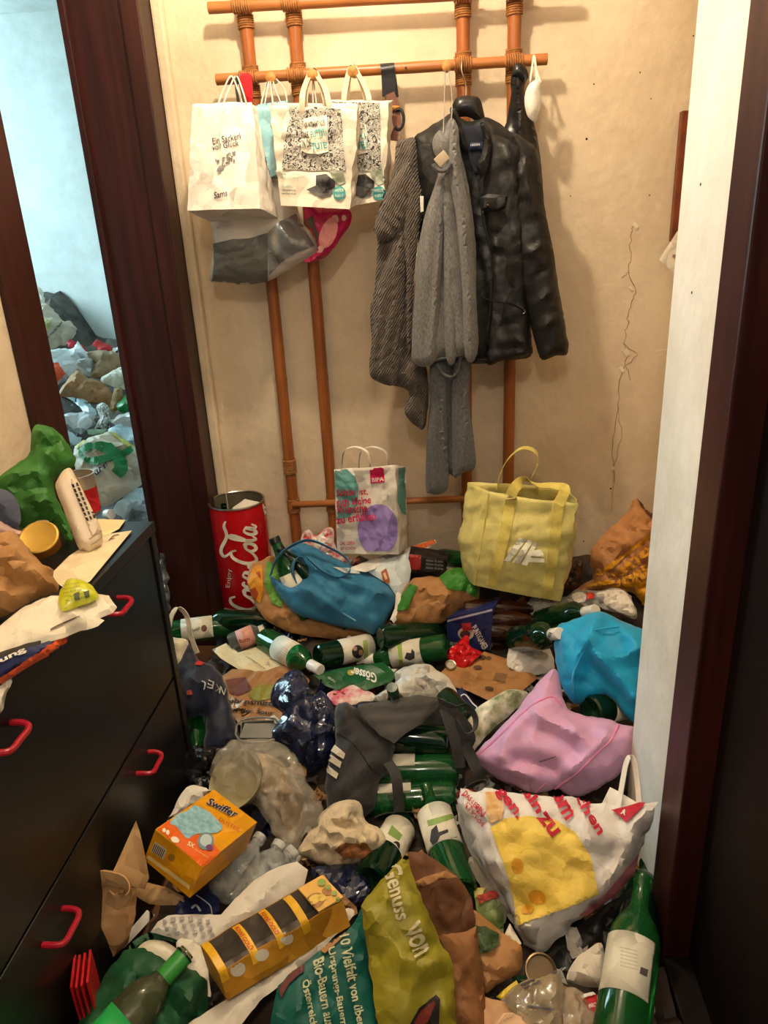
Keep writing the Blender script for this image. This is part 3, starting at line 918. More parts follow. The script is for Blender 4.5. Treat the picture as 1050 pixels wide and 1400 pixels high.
# ================================================================== strap, clothes, mask
lb_ = mat('black_leather', (30, 30, 32), rough=0.38, bump=0.1, bs=200); br_ = mat('brown_leather', (112, 58, 34), rough=0.45, bump=0.1, bs=200)
st = thing('strap', 'black leather strap with brown leather end and dark ring on the rail', 'strap', uy(535, 190, 2.3))
V, Fc = ribbon([uy(532, 132, 2.315), uy(531, 105, 2.312), uy(530, 92, 2.31), uy(529, 87, 2.325), uy(530, 92, 2.352), uy(533, 110, 2.352), uy(536, 134, 2.345)], 0.038, (1, 0, 0), 0.003); add('belt_loop', V, Fc, lb_, st)
V, Fc = ribbon([uy(533, 128, 2.309), uy(540, 150, 2.305), uy(542, 175, 2.30), uy(540, 192, 2.29)], 0.026, (1, 0, 0), 0.005); add('leather_end', V, Fc, br_, st)
P = [uy(545 + 7 * math.cos(a), 163 + 14 * math.sin(a), 2.296) for a in np.linspace(-2.2, 2.3, 14)]
V, Fc = tube(P, 0.004, 8); add('ring', V, Fc, plas('black_plastic', (22, 22, 23), rough=0.3), st)
V, Fc = box(uy(541, 148, 2.298), (0.022, 0.006, 0.012), bev=0.003); add('buckle', V, Fc, mat('brass', (170, 110, 50), metal=1, rough=0.35), st)

# second dark jacket behind
JB = mat('black_waxed_cotton', (31, 31, 32), rough=0.48, var=0.1, vs_=60, bump=0.1, bs=180, spec=0.45, crease=0.25, cs=13)
JL = mat('black_soft_leather', (26, 26, 29), rough=0.3, var=0.1, bump=0.1, bs=60)
j2 = puff('jacket', [(706, 87), (717, 90), (722, 103), (717, 122), (728, 160), (736, 195), (742, 250), (744, 330), (735, 420), (690, 420), (670, 300), (680, 200), (692, 168), (697, 140), (702, 112)], wallp(2.315), JL, H=0.03, B=0.025, edge=0.04, wr=[('fold', 0.007, 0.04, 8, 0.6), ('crump', 0.004, 0.05)],
          seed=21, label='black leather jacket hung by its loop behind the waxed jacket', cat='jacket')
puff('collar_fold', [(704, 88), (716, 90), (723, 104), (716, 113), (705, 106), (700, 128), (698, 110)], wallp(2.275), JL, H=0.012, B=0.012, edge=0.015, wr=[('crump', 0.003, 0.02)], seed=2, parent=j2)
# face mask
MASKM = cloth('mask_white', (246, 240, 228), bump=0.08, crease=0.1)
mk = puff('face_mask', [(718, 128), (723, 116), (735, 108), (739, 116), (739, 146), (735, 158), (732, 167), (722, 160), (718, 148), (717, 137)], wallp(2.33, -12), MASKM, H=0.026, B=0.004, edge=0.03, label='white face mask hanging from the right end of the rail', cat='mask')
for a, b in ((724, 733), (736, 739)):
    V, Fc = ribbon([uy(a, 117, 2.305), uy((a + 730) / 2, 95, 2.312), uy(730, 76, 2.318), uy(733, 95, 2.312), uy(b, 113, 2.30)], 0.005, (1, 0, 0), 0.0012); add('ear_loop', V, Fc, CORD, mk)

# waxed jacket on its hanger
hg = thing('clothes_hanger', 'broad black plastic hanger with wire hook inside the jacket', 'hanger', uy(640, 160, 2.25))
BPL = plas('hanger_plastic', (24, 23, 23), rough=0.3)
puff('shoulder_bar', [(618, 150), (622, 136), (632, 131), (645, 131), (655, 134), (660, 147), (662, 170), (640, 160), (624, 160)], wallp(2.235), BPL, H=0.016, B=0.016, edge=0.02, parent=hg)
V, Fc = tube([uy(637, 132, 2.24), uy(637, 118, 2.26), uy(634, 106, 2.29), uy(631, 96, 2.305), uy(632, 84, 2.317), uy(637, 79, 2.335), uy(640, 88, 2.352)], 0.0022, 8); add('hook', V, Fc, mat('steel_wire', (170, 165, 155), metal=1, rough=0.3), hg)
jw = [('fold', 0.008, 0.085, 10, 1.2), ('crump', 0.006, 0.10), ('crump', 0.003, 0.035)]
jk = puff('jacket', [(565, 192), (580, 178), (603, 163), (618, 155), (640, 166), (662, 160), (682, 168), (706, 186), (726, 198), (731, 240), (724, 300), (723, 380), (726, 455), (725, 487), (690, 493), (648, 498), (600, 495), (578, 480), (572, 330), (567, 240)], wallp(2.235), JB, H=0.045, B=0.06, edge=0.05, wr=jw, ridges=[[(585, 185), (600, 215), (602, 260)], [(705, 195), (712, 240), (708, 290)]], rw=0.03, ra=0.008, seed=31,
          label='black waxed jacket with chest pocket on a hanger', cat='jacket')
sl = puff('sleeve', [(700, 186), (722, 194), (736, 212), (745, 285), (757, 345), (764, 395), (773, 445), (777, 482), (760, 486), (741, 492), (732, 470), (724, 440), (712, 392), (703, 330), (697, 255)], wallp(2.20), JB, H=0.04, B=0.045, edge=0.04, wr=[('crump', 0.006, 0.09), ('crump', 0.003, 0.035)], ridges=[[(705, 230), (720, 262), (738, 300)], [(742, 330), (722, 345), (708, 350)], [(752, 365), (735, 372), (718, 388)], [(760, 395), (742, 402), (726, 420)], [(768, 432), (750, 436), (733, 450)], [(720, 200), (728, 240), (735, 290)]], rw=0.02, ra=0.009, seed=33, parent=jk)
puff('front_panel', [(668, 186), (700, 194), (718, 215), (716, 290), (719, 380), (723, 455), (722, 485), (690, 492), (664, 495), (671, 420), (669, 350), (661, 290), (660, 240)], wallp(2.19), JB, H=0.022, B=0.012, edge=0.02, wr=[('crump', 0.006, 0.10), ('crump', 0.0025, 0.035), ('fold', 0.005, 0.08, 12, 1.0)], ridges=[[(668, 330), (692, 342), (718, 335)], [(672, 300), (695, 320), (716, 310)], [(672, 450), (700, 440), (720, 430)], [(676, 470), (700, 462), (722, 470)], [(690, 200), (700, 240), (705, 265)], [(680, 360), (682, 400), (678, 440)]], rw=0.02, ra=0.008, seed=34, parent=jk)
INNER = cloth('navy_lining', (22, 26, 44))
puff('lining', [(628, 168), (640, 172), (655, 172), (664, 180), (660, 215), (655, 246), (649, 238), (640, 210), (631, 190)], wallp(2.183), INNER, H=0.006, B=0.006, edge=0.01, parent=jk)
puff('collar', [(656, 168), (668, 172), (672, 190), (668, 225), (662, 240), (655, 236), (651, 226), (658, 212), (662, 190)], wallp(2.164), JB, H=0.012, B=0.006, edge=0.012, wr=[('noise', 0.003, 0.02)], parent=jk)
puff('collar', [(615, 150), (622, 148), (632, 172), (640, 205), (632, 205), (622, 175)], wallp(2.178), JB, H=0.01, B=0.006, edge=0.012, parent=jk)
lab = puff('label', [(642, 195), (660, 193), (660, 205), (642, 207)], wallp(2.174), ink((26, 34, 70)), H=0.002, B=0.002, edge=0.003, parent=jk, curve=False)
text(lab, 'llllllllll', quad_line(640, 200.5, 656, 199, 3), ink((210, 210, 215)), 0.01, off=0.001, parent=jk)
pk1 = puff('chest_pocket', [(657, 270), (667, 265), (694, 267), (692, 283), (680, 290), (658, 288)], wallp(2.166), JB, H=0.009, B=0.004, edge=0.008, wr=[('noise', 0.002, 0.02)], parent=jk, curve=False, cell=0.007)
V, Fc = lathe([(0.004, 0), (0.004, 0.003), (0, 0.004)], uy(667, 281, 2.156), (0, -1, 0), 10); add('button', V, Fc, mat('antique_brass', (110, 86, 50), metal=1, rough=0.4), pk1)
V, Fc = tube([uy(x, y, 2.164) for x, y in ((655, 405), (668, 410), (685, 413), (702, 416), (717, 425))], 0.0022, 6); add('pocket_zip', V, Fc, mat('zip_dark', (12, 12, 12), rough=0.4), jk)
V, Fc = tube([uy(x, y, 2.160) for x, y in ((708, 418), (714, 421), (718, 426), (715, 429))], 0.0016, 6); add('zip_pull', V, Fc, mat('zip_steel', (170, 170, 165), metal=1, rough=0.3), jk)
V, Fc = tube([uy(x, y, 2.178) for x, y in ((655, 250), (660, 300), (668, 330), (672, 370), (670, 420), (666, 470))], 0.0022, 6); add('placket_seam', V, Fc, JB, jk)
V, Fc = tube([uy(x, y, 2.185) for x, y in ((650, 493), (680, 490), (705, 487), (724, 481))], 0.0035, 6); add('hem', V, Fc, JB, jk)
V, Fc = tube([uy(x, y, 2.162) for x, y in ((696, 196), (702, 230), (700, 270), (694, 305))], 0.002, 6); add('armhole_seam', V, Fc, JB, jk)

# crinkled scarf-like blouse
CRI = mat('crinkled_taupe', (104, 92, 82), kind='crinkle', rgb2=(72, 63, 56), rough=0.85, bump=0.6, sheen=0.2)
cr = puff('blouse', [(543, 193), (556, 189), (568, 192), (572, 235), (578, 262), (577, 300), (570, 330), (566, 380), (563, 470), (582, 500), (586, 545), (580, 585), (568, 582), (556, 570), (553, 558), (559, 535), (530, 525), (509, 517), (505, 500), (508, 470), (506, 420), (512, 395), (516, 330), (511, 312), (520, 280), (535, 245), (540, 215)], wallp(2.215), CRI, H=0.03, B=0.03, edge=0.04,
          wr=[('fold', 0.012, 0.06, -14, 0.7), ('crump', 0.006, 0.04), ('crump', 0.003, 0.02)], seed=41, label='taupe crinkled blouse hanging left of the grey shirt', cat='blouse')
puff('sleeve', [(535, 250), (556, 225), (566, 250), (560, 290), (545, 320), (525, 330), (513, 318), (520, 285)], wallp(2.18), CRI, H=0.018, B=0.015, edge=0.025, wr=[('fold', 0.004, 0.03, 40, 0.8)], seed=43, parent=cr)
puff('flounce', [(514, 396), (535, 345), (553, 318), (552, 420), (546, 480), (540, 526), (509, 517), (506, 500), (509, 450)], wallp(2.185), CRI, H=0.02, B=0.012, edge=0.03, wr=[('fold', 0.006, 0.035, -12, 0.6), ('crump', 0.004, 0.03)], seed=44, parent=cr)
puff('flounce', [(556, 250), (568, 246), (574, 300), (566, 380), (562, 470), (556, 470), (556, 380), (552, 310)], wallp(2.18), CRI, H=0.016, B=0.012, edge=0.025, wr=[('fold', 0.005, 0.03, -5, 0.5)], seed=45, parent=cr)
puff('care_label', [(574, 268), (579, 268), (579, 289), (575, 290)], wallp(2.172), ink((228, 222, 210)), H=0.001, B=0.001, edge=0.003, curve=False, parent=cr)
# grey jersey shirt and trousers on a cord
GR = mat('grey_melange_jersey', (122, 120, 118), kind='melange', rgb2=(92, 92, 92), rough=0.9, sheen=0.25)
GR2 = mat('dark_grey_melange_jersey', (100, 101, 103), kind='melange', rgb2=(72, 74, 78), rough=0.9, sheen=0.25)
g1 = puff('trousers', [(588, 470), (640, 470), (641, 540), (648, 600), (650, 638), (634, 646), (620, 651), (614, 648), (612, 668), (600, 676), (588, 674), (582, 668), (583, 610), (587, 560), (590, 520)], wallp(2.215), GR2, H=0.025, B=0.025, edge=0.035,
          wr=[('fold', 0.016, 0.06, 2, 0.3), ('noise', 0.005, 0.06)], seed=51, label='dark grey jersey trousers hanging below the grey shirt', cat='trousers')
V, Fc = tube([uy(x, y, 2.185) for x, y in ((582, 661), (590, 666), (600, 665), (612, 660))], 0.0014, 5); add('hem_stitch', V, Fc, GR, g1)
V, Fc = tube([uy(x, y, 2.185) for x, y in ((624, 642), (636, 638), (649, 632))], 0.0014, 5); add('hem_stitch', V, Fc, GR, g1)
g2 = puff('shirt', [(592, 190), (600, 179), (608, 182), (613, 166), (620, 162), (627, 178), (629, 205), (640, 252), (650, 330), (651, 400), (653, 484), (630, 488), (600, 493), (566, 498), (563, 470), (567, 400), (570, 350), (582, 290), (597, 245), (598, 220), (592, 205)], wallp(2.16), GR, H=0.025, B=0.03, edge=0.04,
          wr=[('fold', 0.017, 0.07, 4, 0.35), ('noise', 0.006, 0.08), ('crump', 0.004, 0.06)], seed=53, label='grey melange jersey shirt hung from a peg by thin cords', cat='shirt')
puff('drape_fold', [(617, 166), (626, 178), (631, 230), (643, 300), (650, 400), (652, 484), (636, 487), (632, 400), (624, 300), (614, 240)], wallp(2.125), GR, H=0.022, B=0.012, edge=0.03, wr=[('fold', 0.006, 0.05, 3, 0.3), ('noise', 0.004, 0.06)], seed=54, parent=g2)
puff('drape_fold', [(599, 245), (607, 250), (605, 330), (600, 420), (596, 492), (567, 497), (565, 450), (571, 365), (584, 298)], wallp(2.13), GR, H=0.02, B=0.012, edge=0.03, wr=[('fold', 0.006, 0.05, -6, 0.3), ('noise', 0.004, 0.06)], seed=55, parent=g2)
puff('drape_fold', [(608, 300), (616, 290), (622, 380), (624, 486), (610, 490), (607, 400)], wallp(2.132), GR, H=0.014, B=0.01, edge=0.02, wr=[('noise', 0.004, 0.05)], seed=56, parent=g2)
puff('trouser_leg', [(588, 500), (608, 500), (611, 580), (613, 640), (612, 668), (600, 676), (588, 674), (583, 668), (584, 610), (588, 560)], wallp(2.175), GR2, H=0.022, B=0.01, edge=0.03, wr=[('fold', 0.007, 0.04, 2, 0.3)], seed=57, parent=g1)
puff('trouser_leg', [(620, 500), (640, 498), (642, 560), (648, 600), (650, 638), (634, 646), (620, 651), (618, 600)], wallp(2.18), GR2, H=0.02, B=0.01, edge=0.03, wr=[('fold', 0.007, 0.04, -3, 0.3)], seed=58, parent=g1)
for p in ((606, 182), (617, 165)):
    V, Fc = tube([uy(p[0], p[1], 2.15), uy(p[0] + 1, p[1] - 30, 2.19), uy(609 + (p[0] > 610) * 4, 92, 2.295)], 0.0014, 6); add('cord', V, Fc, mat('grey_cord', (150, 146, 140)), g2)
V, Fc = box(uy(604, 217, 2.104), (0.034, 0.008, 0.026), [[0.78, 0, 0.62], [0, 1, 0], [-0.62, 0, 0.78]], 0.003); add('wooden_toggle', V, Fc, mat('pale_toggle', (196, 176, 150), rough=0.6), g2)
V, Fc = tube([uy(604 + 11 * math.cos(a), 222 + 11 * math.sin(a), 2.108) for a in np.linspace(0.1, 3.0, 12)], 0.007, 8); add('gathered_knot', V, Fc, GR2, g2)
V, Fc = tube([uy(x, y, 2.15) for x, y in ((598, 497), (605, 510), (617, 515), (626, 506), (630, 488), (634, 470), (640, 450))], 0.0042, 7); add('drawstring', V, Fc, GR2, g2)
V, Fc = tube([uy(x, y, 2.134) for x, y in ((566, 494), (590, 492), (620, 487), (652, 481))], 0.002, 6); add('hem', V, Fc, GR2, g2)

# ================================================================== picture and note on the right of the back wall
pf = thing('picture_frame', 'brown wooden picture frame half hidden by the white wall end', 'picture', uy(940, 325, 2.39))
a, b = uy(931, 152, 2.385), uy(917, 330, 2.385)
x0, z1, z0 = a[0], a[2], b[2]
x1 = x0 + 0.24
FRM = mat('frame_wood', (128, 64, 34), rough=0.4, var=0.2, vs_=20)
for nm, bb in (('frame_side', (x0, x0 + 0.02, 2.372, 2.398, z0, z1)), ('frame_side', (x1 - 0.02, x1, 2.372, 2.398, z0, z1)), ('frame_rail', (x0 + 0.02, x1 - 0.02, 2.372, 2.398, z1 - 0.02, z1)), ('frame_rail', (x0 + 0.02, x1 - 0.02, 2.372, 2.398, z0, z0 + 0.02))):
    V, Fc = bx(*bb, bev=0.003); add(nm, V, Fc, FRM, pf, smooth=False)
V, Fc = bx(x0 + 0.02, x1 - 0.02, 2.385, 2.396, z0 + 0.02, z1 - 0.02); add('picture', V, Fc, ink((36, 26, 26), 0.2), pf, smooth=False)
nt_ = puff('paper_note', [(901, 355), (926, 316), (945, 330), (934, 372), (922, 374)], wallp(2.385, -4), CREAM, H=0.002, B=0.002, edge=0.004, curve=False, label='cream paper sheet tucked under the picture frame', cat='paper')
dec(nt_, [[(920, 348), (926, 348), (925, 353), (919, 352)]], ink((160, 140, 120)), 'printed_mark')

# ================================================================== the heap of rubbish that everything lies on
def sstep(a, b, x):
    t = np.clip((x - a) / (b - a), 0, 1); return t * t * (3 - 2 * t)


def heap(x, y):
    return 0.085 + 0.20 * sstep(1.85, 2.30, y) * sstep(-0.66, -0.30, x) + 0.05 * sstep(1.25, 1.7, y)


def uh(px, py, dz=0.0):
    d = ray(px, py); lo, hi = 0.2, 4.0
    f = lambda t: (CAM + d * t)[2] - heap(*(CAM + d * t)[:2]) - dz
    for _ in range(40):
        m_ = (lo + hi) / 2
        if f(m_) > 0: lo = m_
        else: hi = m_
    return CAM + d * lo


def on(px, py, dz=0.0, tilt=45, az=0):
    return lean(px, py, uh(px, py, dz)[2], tilt, az)


CR = lambda a=0.008, s=0.05: [('crump', a, s), ('crump', a * 0.45, s * 0.45)]


def lump(name, label, cat, out, at, m, dz=0.03, tilt=45, az=0, H=0.035, B=0.05, edge=0.05, wr=None, seed=1, **k):
    return puff(name, out, on(at[0], at[1], dz, tilt, az), m, H=H, B=B, edge=edge, wr=CR() if wr is None else wr, seed=seed, label=label, cat=cat, **k)


# mound and scraps: nobody could count them
gx, gy = np.meshgrid(np.linspace(-0.78, 1.48, 110), np.linspace(0.30, 2.375, 100))
Pm = np.stack([gx.ravel(), gy.ravel(), np.zeros(gx.size)], 1)
hz = heap(Pm[:, 0], Pm[:, 1]) - 0.035 + wrinkle(Pm, [('crump', 0.022, 0.10), ('crump', 0.010, 0.045)], 5)
keep = ~((Pm[:, 0] > 0.40) & (Pm[:, 1] < 1.47) & (Pm[:, 1] > 1.04)) & ~((Pm[:, 0] > 0.42) & (Pm[:, 1] < 1.1)) & ~((Pm[:, 0] < -0.65) & (Pm[:, 1] < 1.53))
hz = np.where(keep, hz, 0.0)
Pm[:, 2] = np.maximum(hz, 0.004)
Fc = [(r * 110 + c, r * 110 + c + 1, (r + 1) * 110 + c + 1, (r + 1) * 110 + c) for r in range(99) for c in range(109) if keep[r * 110 + c] and keep[(r + 1) * 110 + c + 1] and keep[r * 110 + c + 1] and keep[(r + 1) * 110 + c]]
HEAPM = mat('trodden_litter', (66, 50, 38), rough=0.7, rgb2=(24, 20, 18), vs_=16)
add('litter_mound', Pm, Fc, HEAPM, label='dark trodden litter filling the hallway floor under the bags', cat='litter', kind='stuff')
SCRAPS = [paper('scrap_white', (214, 206, 194)), paper('scrap_kraft', (150, 108, 66)), paper('scrap_dark', (50, 44, 44)), plas('scrap_green', (26, 70, 42)), plas('scrap_navy', (32, 38, 72)), paper('scrap_red', (150, 34, 34)), film('scrap_film', alpha=0.4)]
rg = np.random.default_rng(11)
SV, SF, SI = [], [], []; n = 0
for k in range(300):
    x, y = rg.uniform(-0.62, 0.37), rg.uniform(0.72, 2.3)
    if x < -0.6 and y < 1.6: continue
    c = np.array([x, y, heap(x, y) - 0.012 + rg.uniform(0, 0.02)])
    u = rg.normal(size=3) * [1, 1, 0.35]; u /= np.linalg.norm(u); w = np.cross(rg.normal(size=3) * 0.3 + [0, 0, 1], u); w /= np.linalg.norm(w); nn = np.cross(u, w)
    s = rg.uniform(0.015, 0.035); g = 5
    q = np.stack(np.meshgrid(np.linspace(-1, 1, g), np.linspace(-1, 1, g)), -1).reshape(-1, 2) * [s, s * rg.uniform(0.4, 1)]
    q = q + rg.normal(size=q.shape) * s * 0.12
    SV.append(c + q[:, :1] * u + q[:, 1:] * w + (rg.normal(size=g * g) * s * 0.22)[:, None] * nn)
    for r in range(g - 1):
        for cc in range(g - 1): SF.append((n + r * g + cc, n + r * g + cc + 1, n + (r + 1) * g + cc + 1, n + (r + 1) * g + cc)); 
    SI += [int(rg.choice(7, p=[.27, .26, .12, .09, .08, .05, .13]))] * ((g - 1) ** 2); n += g * g
add('litter_scraps', np.concatenate(SV), SF, SCRAPS, label='small torn scraps of paper and wrapping strewn between the bags', cat='litter', kind='stuff', smooth=False, idx=SI)

# ================================================================== bottles
GREEN = glass('green_bottle_glass', (34, 110, 52), 0.6); DGREEN = glass('dark_green_bottle_glass', (16, 56, 30), 0.45); BROWN = glass('brown_bottle_glass', (70, 38, 22), 0.4); OLIVE = glass('pale_olive_glass', (150, 150, 110), 0.8)
CLEAR = glass('clear_glass', (235, 238, 230), 0.92)
LABELM = paper('bottle_label', (232, 226, 206)); CAPW = plas('white_screw_cap', (236, 230, 220)); CAPD = plas('dark_capsule', (22, 26, 22), rough=0.35)
WINE = [(0.0, 0.012), (0.022, 0.006), (0.033, 0.0), (0.0385, 0.004), (0.040, 0.015), (0.040, 0.175), (0.0385, 0.192), (0.033, 0.208), (0.024, 0.222), (0.017, 0.234), (0.0148, 0.246), (0.0142, 0.282), (0.0155, 0.284), (0.0155, 0.292), (0.011, 0.293)]
BEER = [(0.0, 0.008), (0.022, 0.003), (0.030, 0.0), (0.0335, 0.005), (0.0335, 0.135), (0.031, 0.155), (0.024, 0.178), (0.017, 0.198), (0.0142, 0.225), (0.0145, 0.228), (0.0145, 0.24), (0.010, 0.241)]
JAR = [(0.0, 0.006), (0.025, 0.0), (0.031, 0.004), (0.033, 0.012), (0.033, 0.080), (0.031, 0.09), (0.022, 0.099), (0.018, 0.103), (0.018, 0.118), (0.015, 0.119)]


def bottle(label, base, zb, tip, gm=GREEN, prof=WINE, L_=None, near=True, E=None, pin=False, lab=None, cap=None, sc=1.0, lrot=0, name='wine_bottle', group='loose green bottles', lm=None, arc=150, B=None):
    """base pixel at height zb; the tip lies on the ray of the tip pixel, one bottle length away. lab=(from,to) along the bottle"""
    prof = [(r * sc, h * sc) for r, h in prof]; L_ = prof[-1][1]
    b = np.array(B) if B is not None else (uz(base[0], base[1], zb) if prof[-1][1] < 0 else uz(base[0], base[1], max(zb, uh(*base)[2] + 0.03)))
    d = ray(*tip); d = d / np.linalg.norm(d); v = CAM - b
    bb = d @ v; cc = v @ v - L_ * L_; disc = bb * bb - cc
    t = -bb + (0 if disc < 0 else math.sqrt(disc) * (-1 if near else 1))
    e = CAM + d * t if E is None else np.array(E); ax = (e - b) / np.linalg.norm(e - b)
    if pin: b = e - ax * L_
    th = thing(name, label, 'bottle', b, group)
    V, Fc = lathe(prof, b, ax, 30); g = add('glass', V, Fc, gm, th)
    out = [th, g]
    tocam = CAM - (b + e) / 2
    if lab:
        r = prof[5 if prof is not None else 0][1]
        rad = max(q for q, _ in prof) * 1.012
        V, Fc = lathe([(rad, lab[0] * L_), (rad, lab[1] * L_)], b, ax, 22, ref=tocam, a0=-arc / 2 + lrot, a1=arc / 2 + lrot)
        lo = add('label', V, Fc, lm or LABELM, th); solid(lo, 0.0006, 1); out.append(lo)
    if cap:
        nr = 0.0155 * sc if prof[-1][1] > 0.13 else 0.0185 * sc
        h0 = L_ * (1 - cap[0])
        nr = max(nr, max(q for q, h in prof if h >= h0) * 1.04) if cap[0] < 0.25 else nr
        V, Fc = lathe([(nr * 0.98, h0), (nr * 1.02, h0 + 0.001), (nr * 1.02, L_ - 0.001), (nr * 0.95, L_ + 0.0015), (0, L_ + 0.002)], b, ax, 22); out.append(add('cap', V, Fc, cap[1], th))
    return out


# ================================================================== back row along the wall
# red can bin
RED = plas('can_red_enamel', (196, 16, 26), rough=0.25); RIM = mat('can_steel_rim', (190, 186, 176), metal=1, rough=0.3)
cb = uz(343, 836, 0.13); ctop = uy(329, 684, cb[1]); ch_ = ctop[2] - cb[2]; cr_ = 0.094
bn = thing('can_bin', 'red drink-can shaped bin with white script beside the dark door frame', 'bin', cb)
V, Fc = lathe([(0, 0.002), (cr_ * 0.86, 0.0), (cr_ * 0.9, 0.004), (cr_, 0.022), (cr_, ch_ - 0.014), (cr_ * 0.985, ch_ - 0.006), (cr_ * 1.0, ch_), (cr_ * 0.965, ch_), (cr_ * 0.955, ch_ - 0.01), (cr_ * 0.955, 0.03), (0, 0.02)], cb, (0, 0, 1), 48, ref=(0, -1, 0))
can = add('body', V, Fc, [RED, plas('can_inside', (96, 88, 70), rough=0.5)], bn, idx=[1 if i // 48 > 5 else 0 for i in range(len(Fc))])
for h in (0.004, ch_):
    V, Fc = tube([cb + [cr_ * (0.9 if h < 0.1 else 0.985) * math.cos(a), cr_ * (0.9 if h < 0.1 else 0.985) * math.sin(a), h] for a in np.linspace(0, 2 * math.pi, 40)], 0.0035, 6, smooth=False); add('rim', V, Fc, RIM, bn)
WHI = ink((238, 228, 210))


def script(o, O, U, Vv, m, w):
    O, U, Vv = np.array(O, float), np.array(U, float), np.array(Vv, float)
    L0 = lambda x, s=1.0: [[(x + a * s, b) for a, b in q] for q in ([(0.30, .48), (0.05, .42), (-0.12, .20), (0.02, .0), (0.22, .04), (0.34, .24), (0.28, .46), (0.12, .40), (0.45, .42)],)]
    Cc = lambda x, s: [[(x + a * s, b * s) for a, b in q] for q in ([(0.75, .80), (0.62, 1.0), (0.30, .92), (0.05, .55), (0.02, .2), (0.22, -.04), (0.55, .08), (0.8, .35)],)]
    c_ = lambda x: [[(x + a, b) for a, b in [(0.30, .42), (0.15, .50), (-0.02, .30), (0.0, .06), (0.16, -.02), (0.36, .12), (0.46, .3)]]]
    a_ = lambda x: [[(x + a, b) for a, b in [(0.34, .46), (0.12, .48), (-0.02, .22), (0.08, .0), (0.26, .10), (0.36, .44), (0.36, .1), (0.48, .02), (0.60, .2)]]]
    l_ = lambda x: [[(x + a, b) for a, b in [(0.0, .25), (0.22, .65), (0.32, 1.0), (0.22, 1.08), (0.10, .8), (0.06, .3), (0.16, .0), (0.34, .15)]]]
    S_ = Cc(0, 1.0) + L0(0.85) + c_(1.35) + a_(1.85) + [[(2.45, .25), (2.62, .27), (2.75, .25)]] + Cc(2.75, 1.0) + L0(3.6) + l_(4.05) + a_(4.5)
    S_ += [[(0.1, -.02), (0.5, -.28), (1.2, -.20), (1.6, -.30), (1.9, -.22)], [(3.4, 1.0), (3.1, 1.28), (3.5, 1.42), (4.3, 1.2), (4.9, 1.32), (5.2, 1.25)]]
    strokes(o, [([O + U * a + Vv * b for a, b in q], [w * 0.55, w, w * 1.1, w, w * 0.5]) for q in S_], m, parent=bn)


script(can, (348, 834), (0.4, -23.0), (-33, -1.5), WHI, 4.2)
text(can, 'Enjoy', [(309, 803), (311, 778), (318, 777), (316, 803)], WHI, 0.0, parent=bn)
dec(can, [[(358, 690), (366, 688), (368, 705), (372, 725), (374, 740), (370, 738), (365, 715)]], WHI, 'white_swoosh', curve=True, parent=bn)
dec(can, [[(302, 829), (306, 834), (332, 840), (355, 840), (357, 838), (332, 837)]], ink((210, 190, 160)), 'pale_band', cell=4, parent=bn)
bottle('dark green bottle standing inside the red can bin', (306, 760), 0.3, (306, 690), DGREEN, BEER, B=cb + [-0.045, 0.0, 0.27], sc=0.72, name='bottle', group=None)
puff('paper_sheet', [(313, 698), (335, 682), (362, 688), (352, 697), (330, 703)], (cb + [0, 0, ch_ - 0.03], np.array([0.1, -0.35, 0.93])), WPAP, H=0.004, B=0.004, edge=0.01, curve=False, wr=CR(0.004), label='white paper crumpled in the mouth of the can bin', cat='paper')

# kraft bag with green and yellow print under the blue tote
KR = paper('kraft_brown', (176, 126, 76)); KRD = paper('kraft_brown_dark', (120, 82, 50)); LIME = ink((96, 150, 50)); GRN = ink((58, 128, 40))
kb = lump('paper_bag', 'kraft paper bag with green and yellow print under the blue tote', 'bag', [(338, 795), (344, 772), (358, 766), (372, 760), (395, 770), (440, 800), (500, 830), (535, 850), (525, 866), (500, 873), (460, 874), (410, 868), (385, 860), (362, 846), (347, 822)], (430, 868), KR, dz=0.0, tilt=52, H=0.03, B=0.09, edge=0.06, seed=61)
dec(kb, [[(364, 768), (376, 770), (384, 800), (386, 830), (372, 825), (362, 800)]], LIME, 'green_print', off=0.003, cell=4)
dec(kb, [[(340, 795), (347, 775), (358, 772), (360, 800), (356, 825), (346, 815)]], ink((226, 150, 30)), 'yellow_print', off=0.003, cell=4)
dec(kb, [[(342, 806), (350, 803), (354, 812), (350, 822)], [(350, 783), (356, 782), (357, 792)]], ink((170, 70, 24)), 'brown_print', off=0.004, cell=4)
# blue tote lying on its side
BLU = cloth('blue_nonwoven', (44, 122, 162), rough=0.6, bs=400)
bt = puff('tote_bag', [(368, 786), (385, 796), (402, 798), (407, 783), (401, 768), (396, 750), (410, 741), (430, 748), (450, 759), (478, 772), (505, 784), (530, 799), (541, 815), (538, 832), (527, 850), (512, 868), (498, 862), (470, 858), (435, 849), (405, 839), (388, 822), (376, 804)], on(450, 850, 0.05, 50), BLU, H=0.055, B=0.07, edge=0.075, wr=[('crump', 0.009, 0.12), ('noise', 0.004, 0.05)], cell=0.007,
          ridges=[[(400, 800), (440, 825), (475, 850)], [(480, 852), (510, 820), (540, 815)], [(480, 852), (497, 830), (500, 795)], [(440, 775), (470, 800), (520, 815)], [(425, 790), (450, 815), (470, 830)]], rw=0.035, ra=0.024, seed=63, label='blue fabric tote bag on its side with bottles at its mouth', cat='bag')
Pb = on(450, 850, 0.05, 50); up_ = Pb[1]
wp = lambda pts, h: [uplane(x, y, Pb) + up_ * hh for (x, y), hh in zip(pts, h if hasattr(h, '__len__') else [h] * len(pts))]
V, Fc = ribbon(wp([(371, 790), (380, 772), (396, 758), (423, 749), (453, 760), (474, 774), (478, 788), (464, 797), (442, 789), (420, 770)], [0.03, 0.06, 0.075, 0.085, 0.085, 0.085, 0.075, 0.07, 0.07, 0.075]), 0.024, up_, 0.002); add('handle', V, Fc, BLU, bt)
